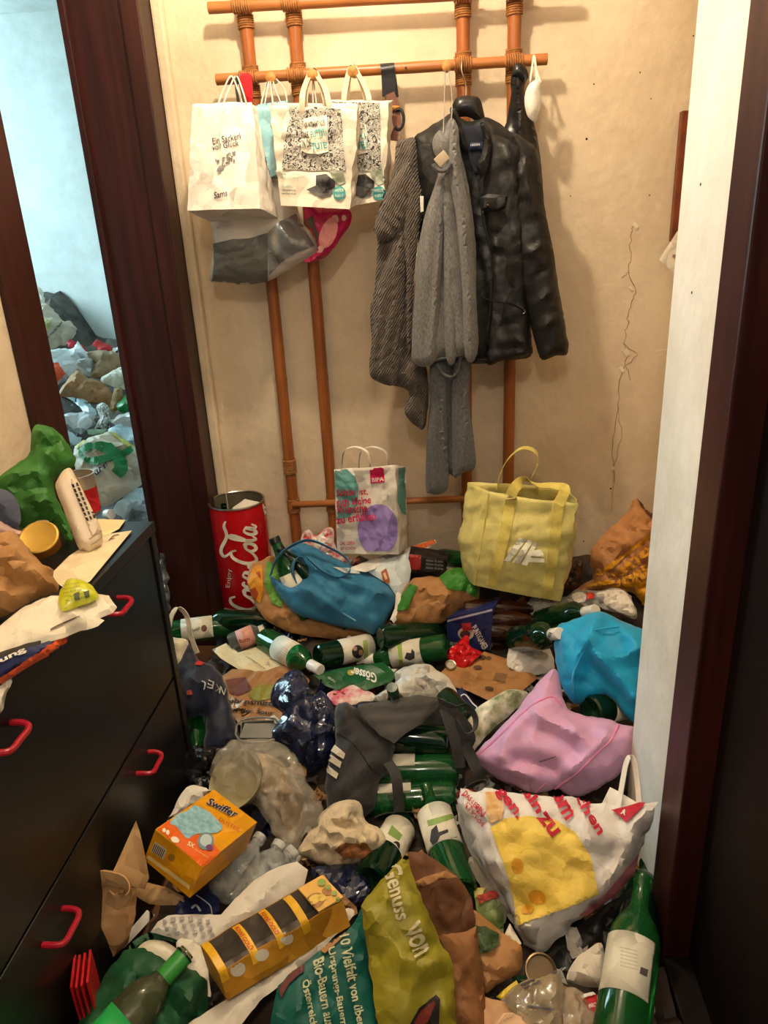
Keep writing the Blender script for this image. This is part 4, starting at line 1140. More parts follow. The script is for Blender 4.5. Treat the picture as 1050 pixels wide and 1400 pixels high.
V, Fc = ribbon(wp([(404, 800), (401, 788), (404, 776), (412, 770), (418, 778)], [0.03, 0.055, 0.07, 0.075, 0.06]), 0.022, up_ + R[:, 0] * 0.5, 0.002); add('handle', V, Fc, BLU, bt)
V, Fc = tube(wp([(404, 806), (430, 822), (460, 838), (486, 852)], [0.045, 0.055, 0.055, 0.04]), 0.0022, 6); add('seam', V, Fc, cloth('pale_blue_thread', (120, 176, 200)), bt)
dec(bt, [[(404, 843), (412, 840), (420, 850), (410, 848)], [(416, 845), (424, 843), (434, 852), (424, 852)]], ink((210, 220, 220)), 'white_logo', cell=4)
dec(bt, [[(455, 776), (488, 778), (492, 785), (470, 784)]], ink((205, 216, 218)), 'white_logo', cell=4, off=0.003)
bo = bottle('green bottle with white label in the blue tote mouth', None, 0, (378, 740), GREEN, BEER, sc=1.15, B=wp([(424, 838)], -0.035)[0], E=wp([(376, 741)], 0.045)[0], pin=True, cap=(0.07, CAPD), lab=(0.30, 0.56), name='bottle')
bottle('dark bottle lying deep in the blue tote mouth', None, 0, (400, 758), DGREEN, BEER, cap=(0.06, CAPD), B=wp([(450, 812)], -0.01)[0], E=wp([(401, 770)], 0.03)[0], name='bottle', sc=0.9)

# sweet wrappers
WRAP = mat('wrapper_red_white', (230, 226, 220), rgb2=(206, 30, 34), rough=0.25, vs_=42)
lump('sweet_wrapper', 'red and white foil wrappers crumpled beside the paper bag', 'wrapper', [(412, 745), (413, 730), (422, 724), (432, 732), (446, 722), (456, 724), (458, 745), (470, 760), (492, 764), (488, 772), (460, 770), (438, 755), (424, 752)], (440, 765), WRAP, dz=0.06, tilt=60, H=0.012, B=0.012, edge=0.02, wr=CR(0.007, 0.025), seed=65, cell=0.008)
# open magazine under the paper bag and glossy leaflet
MAGW = paper('magazine_white', (236, 230, 220), rough=0.35)
mg = lump('magazine', 'white open magazine lying under the standing paper bag', 'magazine', [(474, 778), (500, 768), (545, 752), (595, 738), (597, 742), (575, 756), (540, 768), (500, 782)], (520, 775), MAGW, dz=0.11, tilt=8, H=0.006, B=0.008, edge=0.008, curve=False, wr=[('noise', 0.004, 0.08)], seed=66)
dec(mg, [[(560, 749), (592, 739), (596, 742), (578, 750)]], ink((214, 96, 40)), 'orange_print', off=0.003, cell=4)
lf = lump('leaflet', 'glossy pale leaflet with brown emblem curling over the blue tote', 'leaflet', [(500, 780), (530, 764), (558, 756), (562, 780), (560, 794), (547, 815), (541, 814), (532, 800), (516, 790)], (540, 815), paper('leaflet_pale_blue', (214, 224, 226), rough=0.25), dz=0.06, tilt=55, H=0.012, B=0.004, edge=0.03, curve=False, seed=67, wr=[('noise', 0.003, 0.05)])
dec(lf, [[(521, 782), (528, 777), (533, 792), (532, 803), (524, 793)]], ink((176, 92, 40)), 'emblem', off=0.003, cell=3)
dec(lf, [[(524, 784), (527, 782), (530, 791), (527, 793)]], ink((234, 190, 150)), 'emblem', off=0.004, cell=3)
lump('paper_sheet', 'white crumpled sheet hanging beside the right end of the blue tote', 'paper', [(541, 812), (548, 812), (550, 822), (546, 840), (538, 852), (532, 850), (540, 832)], (541, 848), WPAP, dz=0.04, tilt=60, H=0.006, B=0.006, edge=0.02, seed=68)
# paper bag with teal and purple print
bp_ = openbag('paper_bag', [uy(461, 757, 2.14), uy(545, 758, 2.13), uy(557, 749, 2.22), uy(470, 749, 2.23)], [uy(457, 642, 2.14), uy(541, 636, 2.13), uy(555, 638, 2.22), uy(468, 640, 2.23)], WPAP, inner=KRD, wr=[('crump', 0.006, 0.08), ('crump', 0.002, 0.03)], seed=71, nu=20, nv=24, rim=0.003,
              label='white paper bag with teal and purple circles standing by the wall', cat='bag')
TEA = ink((112, 178, 172)); PUR = ink((164, 142, 214)); CRIM = ink((202, 32, 72))
dec(bp_, [[(458, 642), (472, 639), (484, 650), (490, 664), (489, 690), (478, 706), (458, 712)]], TEA, 'teal_print', cell=5)
dec(bp_, [[(545, 640), (556, 638), (557, 706), (548, 700), (543, 686)]], TEA, 'teal_print', cell=4)
pc = ell(517, 724, 28, 35); dec(bp_, [np.array([(min(x, 543.5), min(y, 753)) for x, y in pc])], PUR, 'purple_print', cell=5)
dec(bp_, [[(505, 636), (524, 634), (526, 659), (507, 661)]], ink((226, 20, 92)), 'logo_panel', off=0.0018, cell=5)
text(bp_, 'BIPA', quad_line(509, 659, 525, 657.5, 6), ink((244, 232, 226)), 0.02, off=0.0026)
for s, x0, y0, x1, y1 in (('Schön ist,', 461, 679, 503, 677), ('sich kleine', 461, 692, 508, 688), ('Wünsche', 461, 702, 503, 699), ('zu erfüllen.', 461, 716, 517, 709)):
    text(bp_, s, quad_line(x0, y0, x1, y1, 11), CRIM, 0.022, off=0.006)
text(bp_, 'DAS LEBEN', quad_line(465, 745, 485, 744, 4.5), CRIM, 0.01, off=0.002); text(bp_, 'IST SCHÖN', quad_line(466, 752, 486, 751, 4.5), CRIM, 0.01, off=0.002)
for k, (y, xa, xb) in enumerate(((2.14, 467, 505), (2.225, 490, 530))):
    V, Fc = ribbon([uy(xa, 645, y), uy(xa + 1, 625, y), uy(xa + 5, 615, y), uy((xa + xb) / 2, 611, y), uy(xb - 4, 617, y), uy(xb, 628, y), uy(xb + 1, 645, y)], 0.013, (0.3, 1, 0), 0.0016); add('handle', V, Fc, WPAP, bp_)

# black carton with red print, olive kraft bag
bc = thing('carton', 'small black carton with red print behind the green kraft bag', 'box', uh(585, 785, 0.05))
a, b = uh(558, 784, 0.06), uh(612, 784, 0.06); c = (a + b) / 2 + [0, 0.03, 0.028]
V, Fc = box(c, (0.125, 0.07, 0.062), [[0.985, -0.05, -0.16], [0.05, 0.998, 0.0], [0.16, -0.01, 0.985]], 0.002); bcx = add('body', V, Fc, paper('black_carton', (30, 27, 26), rough=0.4), bc, smooth=False)
dec(bcx, [[(560, 758), (576, 760), (575, 779), (559, 778)]], ink((150, 36, 30)), 'red_print', cell=4, parent=bc)
for y in (764, 769, 774): text(bcx, 'Aktiv Kohle', quad_line(582, y + 3, 606, y + 5, 3), ink((150, 150, 145)), 0, parent=bc, off=0.002)
kg = lump('paper_bag', 'crumpled kraft bag with green print between blue tote and yellow tote', 'bag', [(539, 852), (545, 820), (560, 795), (577, 788), (600, 788), (616, 777), (632, 777), (653, 797), (653, 822), (624, 835), (602, 852), (570, 855)], (590, 850), KR, dz=0.02, tilt=58, H=0.045, B=0.06, edge=0.06, wr=CR(0.011, 0.06), ridges=[[(575, 790), (590, 815), (612, 812), (640, 800)], [(612, 812), (602, 845)], [(590, 815), (570, 830), (556, 845)], [(612, 812), (625, 825), (635, 830)], [(600, 792), (612, 812)]], rw=0.03, ra=0.014, seed=73)
dec(kg, [[(601, 790), (617, 777), (632, 778), (652, 797), (652, 818), (636, 808), (612, 806)]], GRN, 'green_print', off=0.004, cell=4)
dec(kg, [[(546, 820), (561, 799), (572, 802), (558, 832), (544, 836)]], GRN, 'green_print', off=0.004, cell=4)
bottle('green bottle lying behind the black carton at the wall', (640, 766), 0.36, (585, 757), GREEN, BEER, near=False, name='bottle', sc=0.8)

# yellow tote
YEL = cloth('yellow_polyester', (226, 214, 130), rough=0.5, bs=300, var=0.05)
YEL2 = cloth('yellow_webbing', (232, 214, 110), rough=0.6, bs=300)
yt = openbag('tote_bag', [uy(648, 800, 2.04), uy(766, 822, 2.02), uy(764, 806, 2.15), uy(634, 786, 2.16)], [uy(668, 672, 2.06), uy(789, 689, 2.02), uy(777, 666, 2.15), uy(639, 660, 2.17)], YEL, nu=24, nv=30, bulge=0.022, wr=[('crump', 0.008, 0.085), ('crump', 0.004, 0.035)], seed=75, rim=0.004, thick=0.0015,
             mid=[[uy(644, 745, 2.035), uy(776, 760, 2.015), uy(772, 740, 2.16), uy(630, 735, 2.175)]], label='pale yellow tote bag standing upright below the jackets', cat='bag')


def strap_on(o, pts, width, m, name='webbing_strap', lift=0.003):
    t = bvh_of(o); P = []; N_ = []
    for x, y in catmull(np.array(pts, float), 5):
        d = Vector(ray(x, y)).normalized(); h = t.ray_cast(Vector(CAM), d)
        if h[0] is not None: P.append(np.array(h[0])); N_.append(np.array(h[1]) * (1 if h[1].dot(d) < 0 else -1))
    P, N_ = np.array(P), np.array(N_)
    k = np.ones(5) / 5
    N_ = np.stack([np.convolve(np.pad(N_[:, i], 2, 'edge'), k, 'valid') for i in range(3)], 1)
    T_ = np.gradient(P, axis=0); W_ = np.cross(N_, T_)
    V, Fc = ribbon(P + N_ * lift / np.linalg.norm(N_, axis=1)[:, None], width, W_, 0.0035, n=2)
    return add(name, V, Fc, m, o)


strap_on(yt, [(700, 675), (693, 715), (683, 760), (672, 800)], 0.031, YEL2)
strap_on(yt, [(763, 690), (759, 730), (753, 775), (746, 816)], 0.031, YEL2)
z8 = lambda L_: [(500 + x / 3.28, 580 + y / 3.28) for x, y in L_]
dec(yt, [z8(q) for q in ([(619, 612), (648, 614), (722, 514), (688, 508)], [(657, 619), (690, 623), (750, 522), (730, 513)], [(697, 627), (722, 633), (770, 532), (757, 522)], [(744, 588), (754, 566), (782, 560), (797, 584), (797, 594)], [(726, 616), (738, 596), (800, 602), (802, 618)])], ink((236, 234, 214)), 'white_stripe_logo', off=0.003, cell=3)
V, Fc = ribbon([uy(680, 668, 2.16), uy(684, 648, 2.16), uy(695, 627, 2.15), uy(713, 613, 2.14), uy(731, 617, 2.14), uy(735, 632, 2.15), uy(727, 652, 2.155)], 0.03, (0.25, 1, 0.0), 0.002); add('handle', V, Fc, YEL2, yt)
V, Fc = ribbon([uy(698, 678, 2.04), uy(706, 664, 2.05), uy(718, 657, 2.09), uy(735, 663, 2.10), uy(757, 664, 2.08), uy(772, 669, 2.05), uy(763, 690, 2.025)], 0.032, [(1, 0, -0.3), (1, 0.3, -0.6), (0.3, 1, -0.4), (0, 1, 0), (0, 1, 0.2), (0.6, 0.6, 0.4), (1, 0, 0)], 0.002); add('handle', V, Fc, YEL2, yt)
V, Fc = tube([uy(668, 674, 2.056), uy(662, 720, 2.035), uy(655, 760, 2.03), uy(649, 798, 2.036)], 0.0022, 6); add('seam', V, Fc, YEL2, yt)

# right corner
lump('wrapper', 'dark crumpled wrapper wedged right of the yellow tote', 'wrapper', [(765, 760), (772, 752), (785, 765), (795, 762), (798, 778), (794, 796), (780, 806), (768, 806)], (780, 806), mat('camo_wrapper', (92, 60, 44), rgb2=(22, 22, 18), vs_=40, rough=0.35), dz=0.02, tilt=65, H=0.02, B=0.03, edge=0.03, wr=CR(0.012, 0.035), seed=77, cell=0.008)
kc = lump('paper_bag', 'large kraft paper bag with yellow lettering in the right corner', 'bag', [(870, 681), (893, 703), (930, 700), (930, 838), (884, 830), (866, 812), (834, 806), (800, 812), (786, 808), (800, 798), (812, 788), (806, 765), (811, 747), (834, 722), (860, 696)], (840, 806), paper('kraft_tan', (190, 132, 82)), dz=0.02, tilt=66, az=0, H=0.045, B=0.05, edge=0.06, wr=CR(0.014, 0.07), ridges=[[(861, 700), (872, 750), (822, 785)], [(811, 750), (850, 745), (892, 720)], [(815, 785), (850, 770), (893, 728)], [(845, 720), (850, 745), (840, 765)]], rw=0.03, ra=0.014, seed=79)
dec(kc, [[(814, 786), (893, 725), (893, 731), (822, 788)], [(798, 803), (890, 790), (890, 832), (880, 826), (866, 800), (830, 792)]], ink((224, 158, 26)), 'yellow_print', off=0.004, cell=4)
for s, q in (('NATO', [(836, 784), (888, 744), (894, 756), (842, 794)]), ('KORE', [(836, 800), (884, 768), (890, 784), (846, 812)])): text(kc, s, q, ink((214, 150, 24)), 0.05, off=0.006)
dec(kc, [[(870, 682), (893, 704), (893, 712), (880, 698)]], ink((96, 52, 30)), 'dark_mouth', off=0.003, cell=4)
FLM = film('clear_film', alpha=0.42)
pfm = lump('plastic_film', 'crumpled clear plastic film in front of the yellow tote', 'film', [(720, 826), (730, 816), (755, 820), (775, 815), (790, 806), (815, 808), (840, 804), (858, 810), (870, 835), (868, 846), (840, 838), (815, 830), (790, 838), (760, 845), (735, 846), (724, 838)], (790, 845), FLM, dz=0.05, tilt=40, H=0.02, B=0.02, edge=0.03, wr=CR(0.013, 0.035), seed=81, cell=0.008)
dec(pfm, [ell(792, 817, 10, 7)], ink((232, 228, 220)), 'white_sticker', off=0.003, cell=4); dec(pfm, [[(801, 812), (811, 810), (812, 818), (803, 819)]], ink((200, 60, 40)), 'red_sticker', off=0.004, cell=4)
lump('tissue', 'white paper tissue crumpled on the clear film by the right corner', 'tissue', [(815, 812), (838, 806), (856, 810), (868, 834), (866, 842), (850, 838), (830, 828)], (845, 842), WPAP, dz=0.08, tilt=45, H=0.012, B=0.01, edge=0.02, wr=CR(0.009, 0.03), seed=82, cell=0.008)
bottle('green bottle with white cap under the clear film', (740, 850), 0.24, (814, 834), DGREEN, WINE, cap=(0.18, CAPW), near=True, sc=0.95)

# ================================================================== middle of the floor
# beer carton lying on its side with bottles
BCR = paper('navy_carton', (34, 44, 96), rough=0.4)
def c4(pts): return [uz(x, y, z) for x, y, z in pts]
yc = lambda x, y, yy: uy(x, y, yy)
car = openbag('beer_carton', [yc(612, 883, 1.99), yc(610, 846, 1.99), yc(640, 824, 2.10), yc(642, 862, 2.10)], [yc(670, 890, 1.97), yc(675, 830, 1.97), yc(686, 815, 2.09), yc(684, 864, 2.09)], BCR, inner=KRD, nu=8, nv=10, wr=[('crump', 0.003, 0.05)], smooth=False, thick=0.002,
              label='navy beer carton lying open with bottle necks sticking out', cat='carton')
text(car, 'PUNTIGAMER', [(651, 853), (668, 884), (661, 890), (645, 858)], ink((230, 226, 216)), 0.02, off=0.002)
dec(car, [ell(637, 866, 11, 9)], ink((196, 176, 160)), 'emblem', cell=4); dec(car, [ell(636, 867, 7, 5.5)], ink((90, 60, 70)), 'emblem', off=0.002, cell=4)
dec(car, [[(631, 852), (644, 851), (645, 861), (633, 862)]], ink((176, 40, 40)), 'emblem', off=0.003, cell=4)
text(car, 'BIER', quad_line(615, 884, 634, 886, 7), ink((200, 190, 180)), 0.02, off=0.002)
dec(car, [[(612, 847), (673, 832), (673, 835), (612, 850)]], ink((190, 190, 205)), 'white_line', off=0.002, cell=4)
for i, (b_, z, t_) in enumerate((((652, 838), 0.33, (732, 832)), ((655, 850), 0.30, (742, 848)), ((655, 866), 0.26, (736, 866)), ((652, 880), 0.22, (722, 884)))):
    bottle(('uppermost', 'second', 'third', 'lowest')[i] + ' brown beer bottle sticking out of the navy carton', None, 0, t_, BROWN, BEER, B=uy(650, (832, 846, 861, 875)[i], (2.06, 2.04, 2.02, 2.04)[i]), E=uy(t_[0], t_[1], (2.06, 2.03, 2.01, 2.03)[i]), pin=True, name='beer_bottle', group='bottles in the navy carton', cap=(0.07, CAPD), sc=0.92)
bb = bottle('dark green bottle with cream capsule touching the turquoise bag', (706, 874), 0.20, (765, 866), DGREEN, WINE, cap=(0.16, CAPW), near=True)
text(bb[-1], 'IIII', quad_line(751, 874, 755, 866, 4), INKD, 0.02, off=0.001)
bl = bottle('green wine bottle with cream label lying by the door frame', (228, 866), 0.10, (352, 850), GREEN, WINE, lab=(0.17, 0.52), near=False, lrot=-25)
text(bl[2], 'Zweigelt', quad_line(264, 866, 275, 861, 6), INKD, 0.0, parent=bl[2], off=0.001); dec(bl[2], [ell(279, 859, 4, 4.5)], ink((110, 70, 40)), 'seal', off=0.001, cell=3)
bottle('dark green bottle half hidden at the foot of the can bin', (372, 850), 0.10, (268, 846), DGREEN, WINE, near=False, sc=0.9)
jr = bottle('small clear glass jar with pink label lying on its side', (314, 881), 0.12, (364, 860), CLEAR, JAR, lab=(0.25, 0.7), near=False, name='glass_jar', group=None, lm=ink((222, 158, 140)), cap=(0.14, plas('cream_lid', (226, 214, 186))))
jr[0]['category'] = 'jar'
text(jr[2], 'Rum', quad_line(326, 880, 342, 876, 6), ink((150, 60, 50)), 0.02, off=0.001)
b3_ = bottle('green wine bottle with white back label and white cap lying on cream card', (362, 874), 0.13, (438, 916), GREEN, WINE, lab=(0.30, 0.60), cap=(0.17, CAPW), near=True)
for k in range(7): text(b3_[2], 'weingut burgenland', quad_line(370 + k * 0.7, 881 + k * 2.6 - 1, 386 + k * 0.7, 888 + k * 2.6, 2.0) if False else quad_line(373 + k * 2.2, 893 - k * 2.2 + 5, 383 + k * 2.2, 905 - k * 2.2, 1.6), ink((120, 112, 104)), 0, off=0.001)
b4_ = bottle('green wine bottle with picture label lying beneath the blue tote', (434, 899), 0.13, (545, 874), DGREEN, WINE, lab=(0.24, 0.62), near=False)
dec(b4_[2], [ell(489, 891, 8, 9)], INKD, 'label_picture', off=0.001, cell=3); dec(b4_[2], [ell(485, 887, 3, 3), ell(493, 892, 3, 4)], ink((190, 150, 120)), 'label_picture', off=0.0016, cell=3); dec(b4_[2], [[(496, 876), (502, 875), (504, 907), (498, 908)]], ink((150, 168, 92)), 'label_edge', off=0.001, cell=3)
b5_ = bottle('bright green wine bottle with horseman label and white cap', (612, 884), 0.15, (490, 904), GREEN, WINE, lab=(0.26, 0.60), cap=(0.2, CAPW), near=False)
dec(b5_[2], [[(553, 900), (556, 892), (562, 893), (563, 887), (567, 891), (567, 900), (560, 903)]], INKD, 'label_picture', off=0.001, cell=3); dec(b5_[2], [[(543, 880), (549, 878), (551, 908), (546, 909)]], ink((150, 176, 80)), 'label_edge', off=0.001, cell=3)
text(b5_[2], 'Musketier', quad_line(570, 896, 580, 891, 4), ink((130, 122, 110)), 0, off=0.001, shear=0.3)
bottle('dark green bottle mostly hidden behind the horseman bottle', (520, 872), 0.16, (630, 862), DGREEN, WINE, near=False, sc=0.95)

# navy fabric bag with cream handles at the chest
NAVY = cloth('navy_fabric', (30, 36, 58), rough=0.6, bs=300)
CRMF = cloth('cream_fabric', (222, 210, 184))
nb = lump('tote_bag', 'navy fabric bag with cream handles and white letters beside the chest', 'bag', [(236, 915), (247, 896), (258, 878), (272, 903), (292, 911), (306, 930), (312, 950), (318, 975), (328, 1014), (312, 1024), (295, 1030), (278, 1024), (281, 1000), (279, 978), (252, 983), (240, 960), (236, 940)], (285, 1020), NAVY, dz=0.01, tilt=48, H=0.05, B=0.07, edge=0.06, wr=[('crump', 0.011, 0.08), ('crump', 0.004, 0.04)], ridges=[[(272, 905), (264, 945), (256, 980)], [(294, 912), (288, 960), (282, 1000)], [(308, 935), (300, 975), (310, 1020)], [(250, 925), (275, 940), (305, 935)]], rw=0.025, ra=0.012, seed=91)
for x, y, s in ((301, 946, 'N'), (294, 942, 'K'), (285, 937, 'E'), (275, 938, 'L')): text(nb, s, [(x + 5, y + 5), (x - 2, y + 2), (x, y - 7), (x + 7, y - 4)], ink((206, 206, 202)), 0.0, off=0.003)
dec(nb, [[(256, 944), (262, 943), (263, 949), (257, 950)]], ink((214, 92, 70)), 'small_patch', off=0.003, cell=3)
dec(nb, [[(266, 910), (272, 900), (281, 907), (274, 911)]], ink((190, 52, 50)), 'red_tag', off=0.004, cell=3)
P_ = on(285, 1020, 0.01, 48); q_ = lambda x, y, h: uplane(x, y, P_) + P_[1] * h
V, Fc = ribbon([q_(232, 905, 0.01), q_(231, 872, 0.03), q_(236, 848, 0.05), q_(246, 839, 0.06), q_(257, 850, 0.05), q_(261, 872, 0.03), q_(270, 895, 0.02)], 0.016, P_[1] * 0.6 + R[:, 0], 0.002); add('handle', V, Fc, CRMF, nb)
puff('lining', [(229, 870), (240, 872), (257, 876), (254, 892), (246, 912), (238, 905), (231, 890)], (P_[0] + P_[1] * 0.01, P_[1]), CRMF, H=0.015, B=0.015, edge=0.02, wr=CR(0.006, 0.03), parent=nb)
cbw = bottle('green bottle with white neck band poking out below the navy bag', (262, 940), 0.10, (270, 1044), GREEN, WINE, near=True, cap=(0.26, CAPD), sc=0.95)
V, Fc = None, None
lump('tissue', 'white crumpled tissue between the chest and the navy bag', 'tissue', [(225, 885), (234, 890), (240, 905), (246, 915), (238, 918), (228, 905)], (236, 915), WPAP, dz=0.0, tilt=50, H=0.01, B=0.01, edge=0.02, wr=CR(0.008, 0.02), cell=0.007)
# flat card and printed kraft sheet
card = lump('flattened_carton', 'cream flattened carton lying under the glass jar', 'cardboard', [(290, 888), (309, 879), (326, 892), (351, 884), (372, 895), (388, 905), (388, 911), (349, 921), (329, 917), (302, 900)], (340, 912), paper('cream_card', (222, 206, 164)), dz=0.015, tilt=6, H=0.004, B=0.006, edge=0.006, curve=False, wr=[('noise', 0.006, 0.06)], seed=93)
V, Fc = tube([uh(327, 893, 0.026), uh(345, 902, 0.026), uh(362, 914, 0.026)], 0.0016, 5); add('fold_line', V, Fc, paper('cream_card_shade', (176, 156, 116)), card)
ks = lump('kraft_sheet', 'brown kraft bag lying flat with black lettering on the floor', 'bag', [(292, 932), (318, 914), (360, 918), (398, 905), (424, 930), (405, 965), (396, 990), (330, 994), (312, 970)], (350, 960), paper('kraft_sheet_brown', (160, 112, 66)), dz=0.005, tilt=4, H=0.008, B=0.01, edge=0.02, curve=False, wr=[('crump', 0.006, 0.08)], seed=94)
dec(ks, [ell(360, 947, 20, 11, -12)], ink((136, 128, 48)), 'olive_print', off=0.002, cell=5); dec(ks, [[(308, 930), (335, 926), (345, 944), (325, 952), (314, 948)]], ink((104, 52, 40)), 'red_print', off=0.002, cell=5)
text(ks, 'Lebensmittel', quad_line(306, 961, 382, 967, 7), ink((30, 24, 20)), 0.02, off=0.003, shear=0.15); text(ks, 'auf der Spur', quad_line(310, 974, 374, 980, 7), ink((30, 24, 20)), 0.02, off=0.003, shear=0.15); text(ks, 'Immer', quad_line(332, 986, 352, 988, 5), ink((30, 24, 20)), 0.01, off=0.003)
# green beer carton flap
gc = lump('carton_piece', 'green flattened beer carton piece with white lettering', 'cardboard', [(428, 922), (467, 913), (524, 905), (543, 923), (534, 933), (499, 944), (482, 934), (462, 944), (444, 937)], (480, 935), paper('green_carton', (24, 88, 46), rough=0.4), dz=0.03, tilt=10, H=0.004, B=0.006, edge=0.006, curve=False, wr=[('noise', 0.004, 0.08)], seed=95)
text(gc, 'Gösser', [(516, 935), (478, 924), (482, 912), (514, 921)], ink((226, 228, 216)), 0.03, off=0.002); text(gc, 'BRAU', quad_line(448, 928, 458, 934, 3), ink((210, 216, 200)), 0.0, off=0.002)
dec(gc, [ell(480, 920, 5, 4)], ink((176, 160, 60)), 'emblem', off=0.002, cell=3)
lump('leaflet', 'pink and white printed leaflet under the green carton piece', 'leaflet', [(448, 948), (470, 938), (488, 936), (505, 945), (515, 955), (490, 962), (462, 965), (452, 958)], (480, 960), mat('leaflet_pink', (230, 214, 200), rgb2=(206, 60, 92), vs_=26, rough=0.5), dz=0.01, tilt=12, H=0.006, B=0.006, edge=0.01, wr=CR(0.005, 0.04), seed=96)
# translucent white bag, bottle necks
WFILM = mat('white_translucent_poly', (228, 222, 208), rough=0.35, alpha=0.86, var=0.05, spec=0.6, crease=0.6, cs=24)
lump('plastic_bag', 'thin white plastic bag crumpled behind the black sports bag', 'bag', [(505, 957), (538, 936), (541, 919), (558, 911), (583, 908), (598, 917), (613, 927), (624, 944), (640, 976), (612, 974), (598, 958), (571, 951), (539, 957)], (575, 955), WFILM, dz=0.02, tilt=38, H=0.03, B=0.03, edge=0.05, wr=CR(0.011, 0.05) + [('fold', 0.004, 0.03, 40)], seed=97, cell=0.008)
bottle('green bottle neck poking up behind the black sports bag', (548, 990), 0.08, (536, 940), DGREEN, BEER, near=True, cap=(0.2, plas('green_cap', (24, 70, 44))), name='bottle', sc=0.8)
bottle('dark bottle neck in the white plastic bag', (640, 985), 0.10, (592, 933), DGREEN, BEER, near=False, cap=(0.14, CAPD), name='bottle', sc=0.9)
# red wrapper, cardboard, tissue, floral cloth
lump('plastic_bag', 'bright red crumpled plastic wrapper below the navy carton', 'wrapper', [(611, 890), (622, 882), (638, 868), (644, 884), (660, 892), (650, 903), (634, 914), (616, 904)], (635, 910), plas('red_poly', (206, 24, 28), rough=0.22, crease=0.6, cs=30), dz=0.03, tilt=35, H=0.02, B=0.02, edge=0.03, wr=CR(0.013, 0.03), seed=98, cell=0.007)
cd_ = lump('cardboard_piece', 'flat brown cardboard piece with dark stains on the floor', 'cardboard', [(600, 922), (614, 908), (640, 910), (662, 891), (699, 902), (736, 926), (711, 947), (674, 961), (640, 945), (622, 940)], (670, 935), paper('cardboard', (170, 120, 68)), dz=0.02, tilt=8, H=0.004, B=0.008, edge=0.006, curve=False, wr=[('noise', 0.005, 0.09)], seed=99)
dec(cd_, [ell(669, 942, 6, 3, 10), ell(659, 899, 5, 3), ell(653, 913, 6, 3), ell(668, 900, 4, 2.5), ell(700, 915, 4, 2)], ink((92, 62, 36)), 'stain', off=0.002, cell=3)
for k in range(6): text(cd_, 'Bitte trocken lagern', quad_line(634 - k * 1.5, 920 + k * 2.6, 660 - k * 1.5, 925 + k * 2.6, 1.6), ink((110, 80, 48)), 0.0, off=0.002)
dec(cd_, [[(678, 920), (694, 922), (690, 934), (674, 930)]], ink((128, 92, 56)), 'printed_block', off=0.002, cell=4)
V, Fc = lathe([(0, 0.003), (0.012, 0.003), (0.016, 0.0), (0.017, 0.002), (0.016, 0.006), (0.013, 0.005)], uh(616, 910, 0.035), (0.1, -0.4, 0.9), 20); add('metal_lid', V, Fc, mat('tin', (196, 190, 176), metal=1, rough=0.3), label='silver metal lid beside the red wrapper', cat='lid')
lump('tissue', 'white crumpled tissue beside the turquoise bag', 'tissue', [(693, 913), (699, 874), (717, 871), (735, 880), (751, 885), (758, 913), (740, 922), (708, 924)], (725, 922), WPAP, dz=0.02, tilt=35, H=0.025, B=0.02, edge=0.03, wr=CR(0.011, 0.035), seed=100, cell=0.008)
FLO = mat('floral_cotton', (230, 222, 202), rgb2=(120, 128, 84), vs_=24, rough=0.85)
lump('cloth', 'white floral cloth between the sports bag strap and the pink bag', 'cloth', [(640, 982), (655, 966), (672, 955), (696, 943), (722, 948), (700, 975), (680, 992), (660, 1012), (640, 1036), (630, 1030), (632, 1005)], (665, 1010), FLO, dz=0.01, tilt=32, H=0.025, B=0.03, edge=0.04, wr=[('fold', 0.007, 0.04, 40), ('crump', 0.006, 0.04)], seed=101)
cnv = lump('carton_piece', 'navy blue printed carton piece near the stained cardboard', 'cardboard', [(622, 945), (632, 940), (648, 960), (662, 972), (650, 980), (634, 972)], (645, 975), paper('navy_card', (26, 36, 84), rough=0.35), dz=0.012, tilt=15, H=0.004, B=0.006, edge=0.006, curve=False, seed=102, wr=())
strokes(cnv, [([(630, 952), (636, 950), (646, 962), (652, 968), (646, 972), (634, 962), (630, 954)], 1.6)], ink((214, 218, 224)), 'white_outline')

# turquoise bag and pink bag by the right wall
TUR = cloth('turquoise_nonwoven', (0, 158, 210), rough=0.55, bs=400, var=0.05)
tq = puff('tote_bag', [(758, 892), (762, 858), (780, 849), (802, 840), (822, 836), (848, 848), (882, 862), (905, 880), (905, 985), (880, 992), (858, 984), (838, 957), (820, 950), (792, 963), (779, 956), (767, 935)], on(815, 960, 0.10, 52, -10), TUR, H=0.06, B=0.08, edge=0.08, wr=[('crump', 0.010, 0.13), ('noise', 0.005, 0.05)], cell=0.007, ridges=[[(789, 935), (795, 905), (808, 888), (818, 880)], [(815, 870), (820, 895), (850, 905), (878, 892)], [(800, 905), (830, 935), (858, 978)], [(772, 860), (776, 905), (772, 930)], [(812, 893), (850, 930), (875, 965)], [(793, 928), (815, 943), (835, 955)], [(822, 838), (812, 868), (790, 880)], [(850, 855), (870, 880), (880, 900)]], rw=0.032, ra=0.026, seed=111,
          label='bright turquoise fabric bag slumped against the white wall end', cat='bag')
P_ = on(815, 960, 0.10, 52, -10); q_ = lambda x, y, h: uplane(x, y, P_) + P_[1] * h
V, Fc = ribbon([q_(788, 950, 0.045), q_(790, 925, 0.07), q_(805, 893, 0.075), q_(818, 885, 0.075), q_(826, 900, 0.075), q_(845, 905, 0.07), q_(875, 895, 0.05)], 0.012, P_[1] + R[:, 0] * 0.4, 0.003); add('rim_fold', V, Fc, TUR, tq)
V, Fc = tube([q_(786, 905, 0.065), q_(798, 876, 0.07), q_(815, 868, 0.07), q_(850, 862, 0.06)], 0.003, 6); add('seam', V, Fc, TUR, tq)
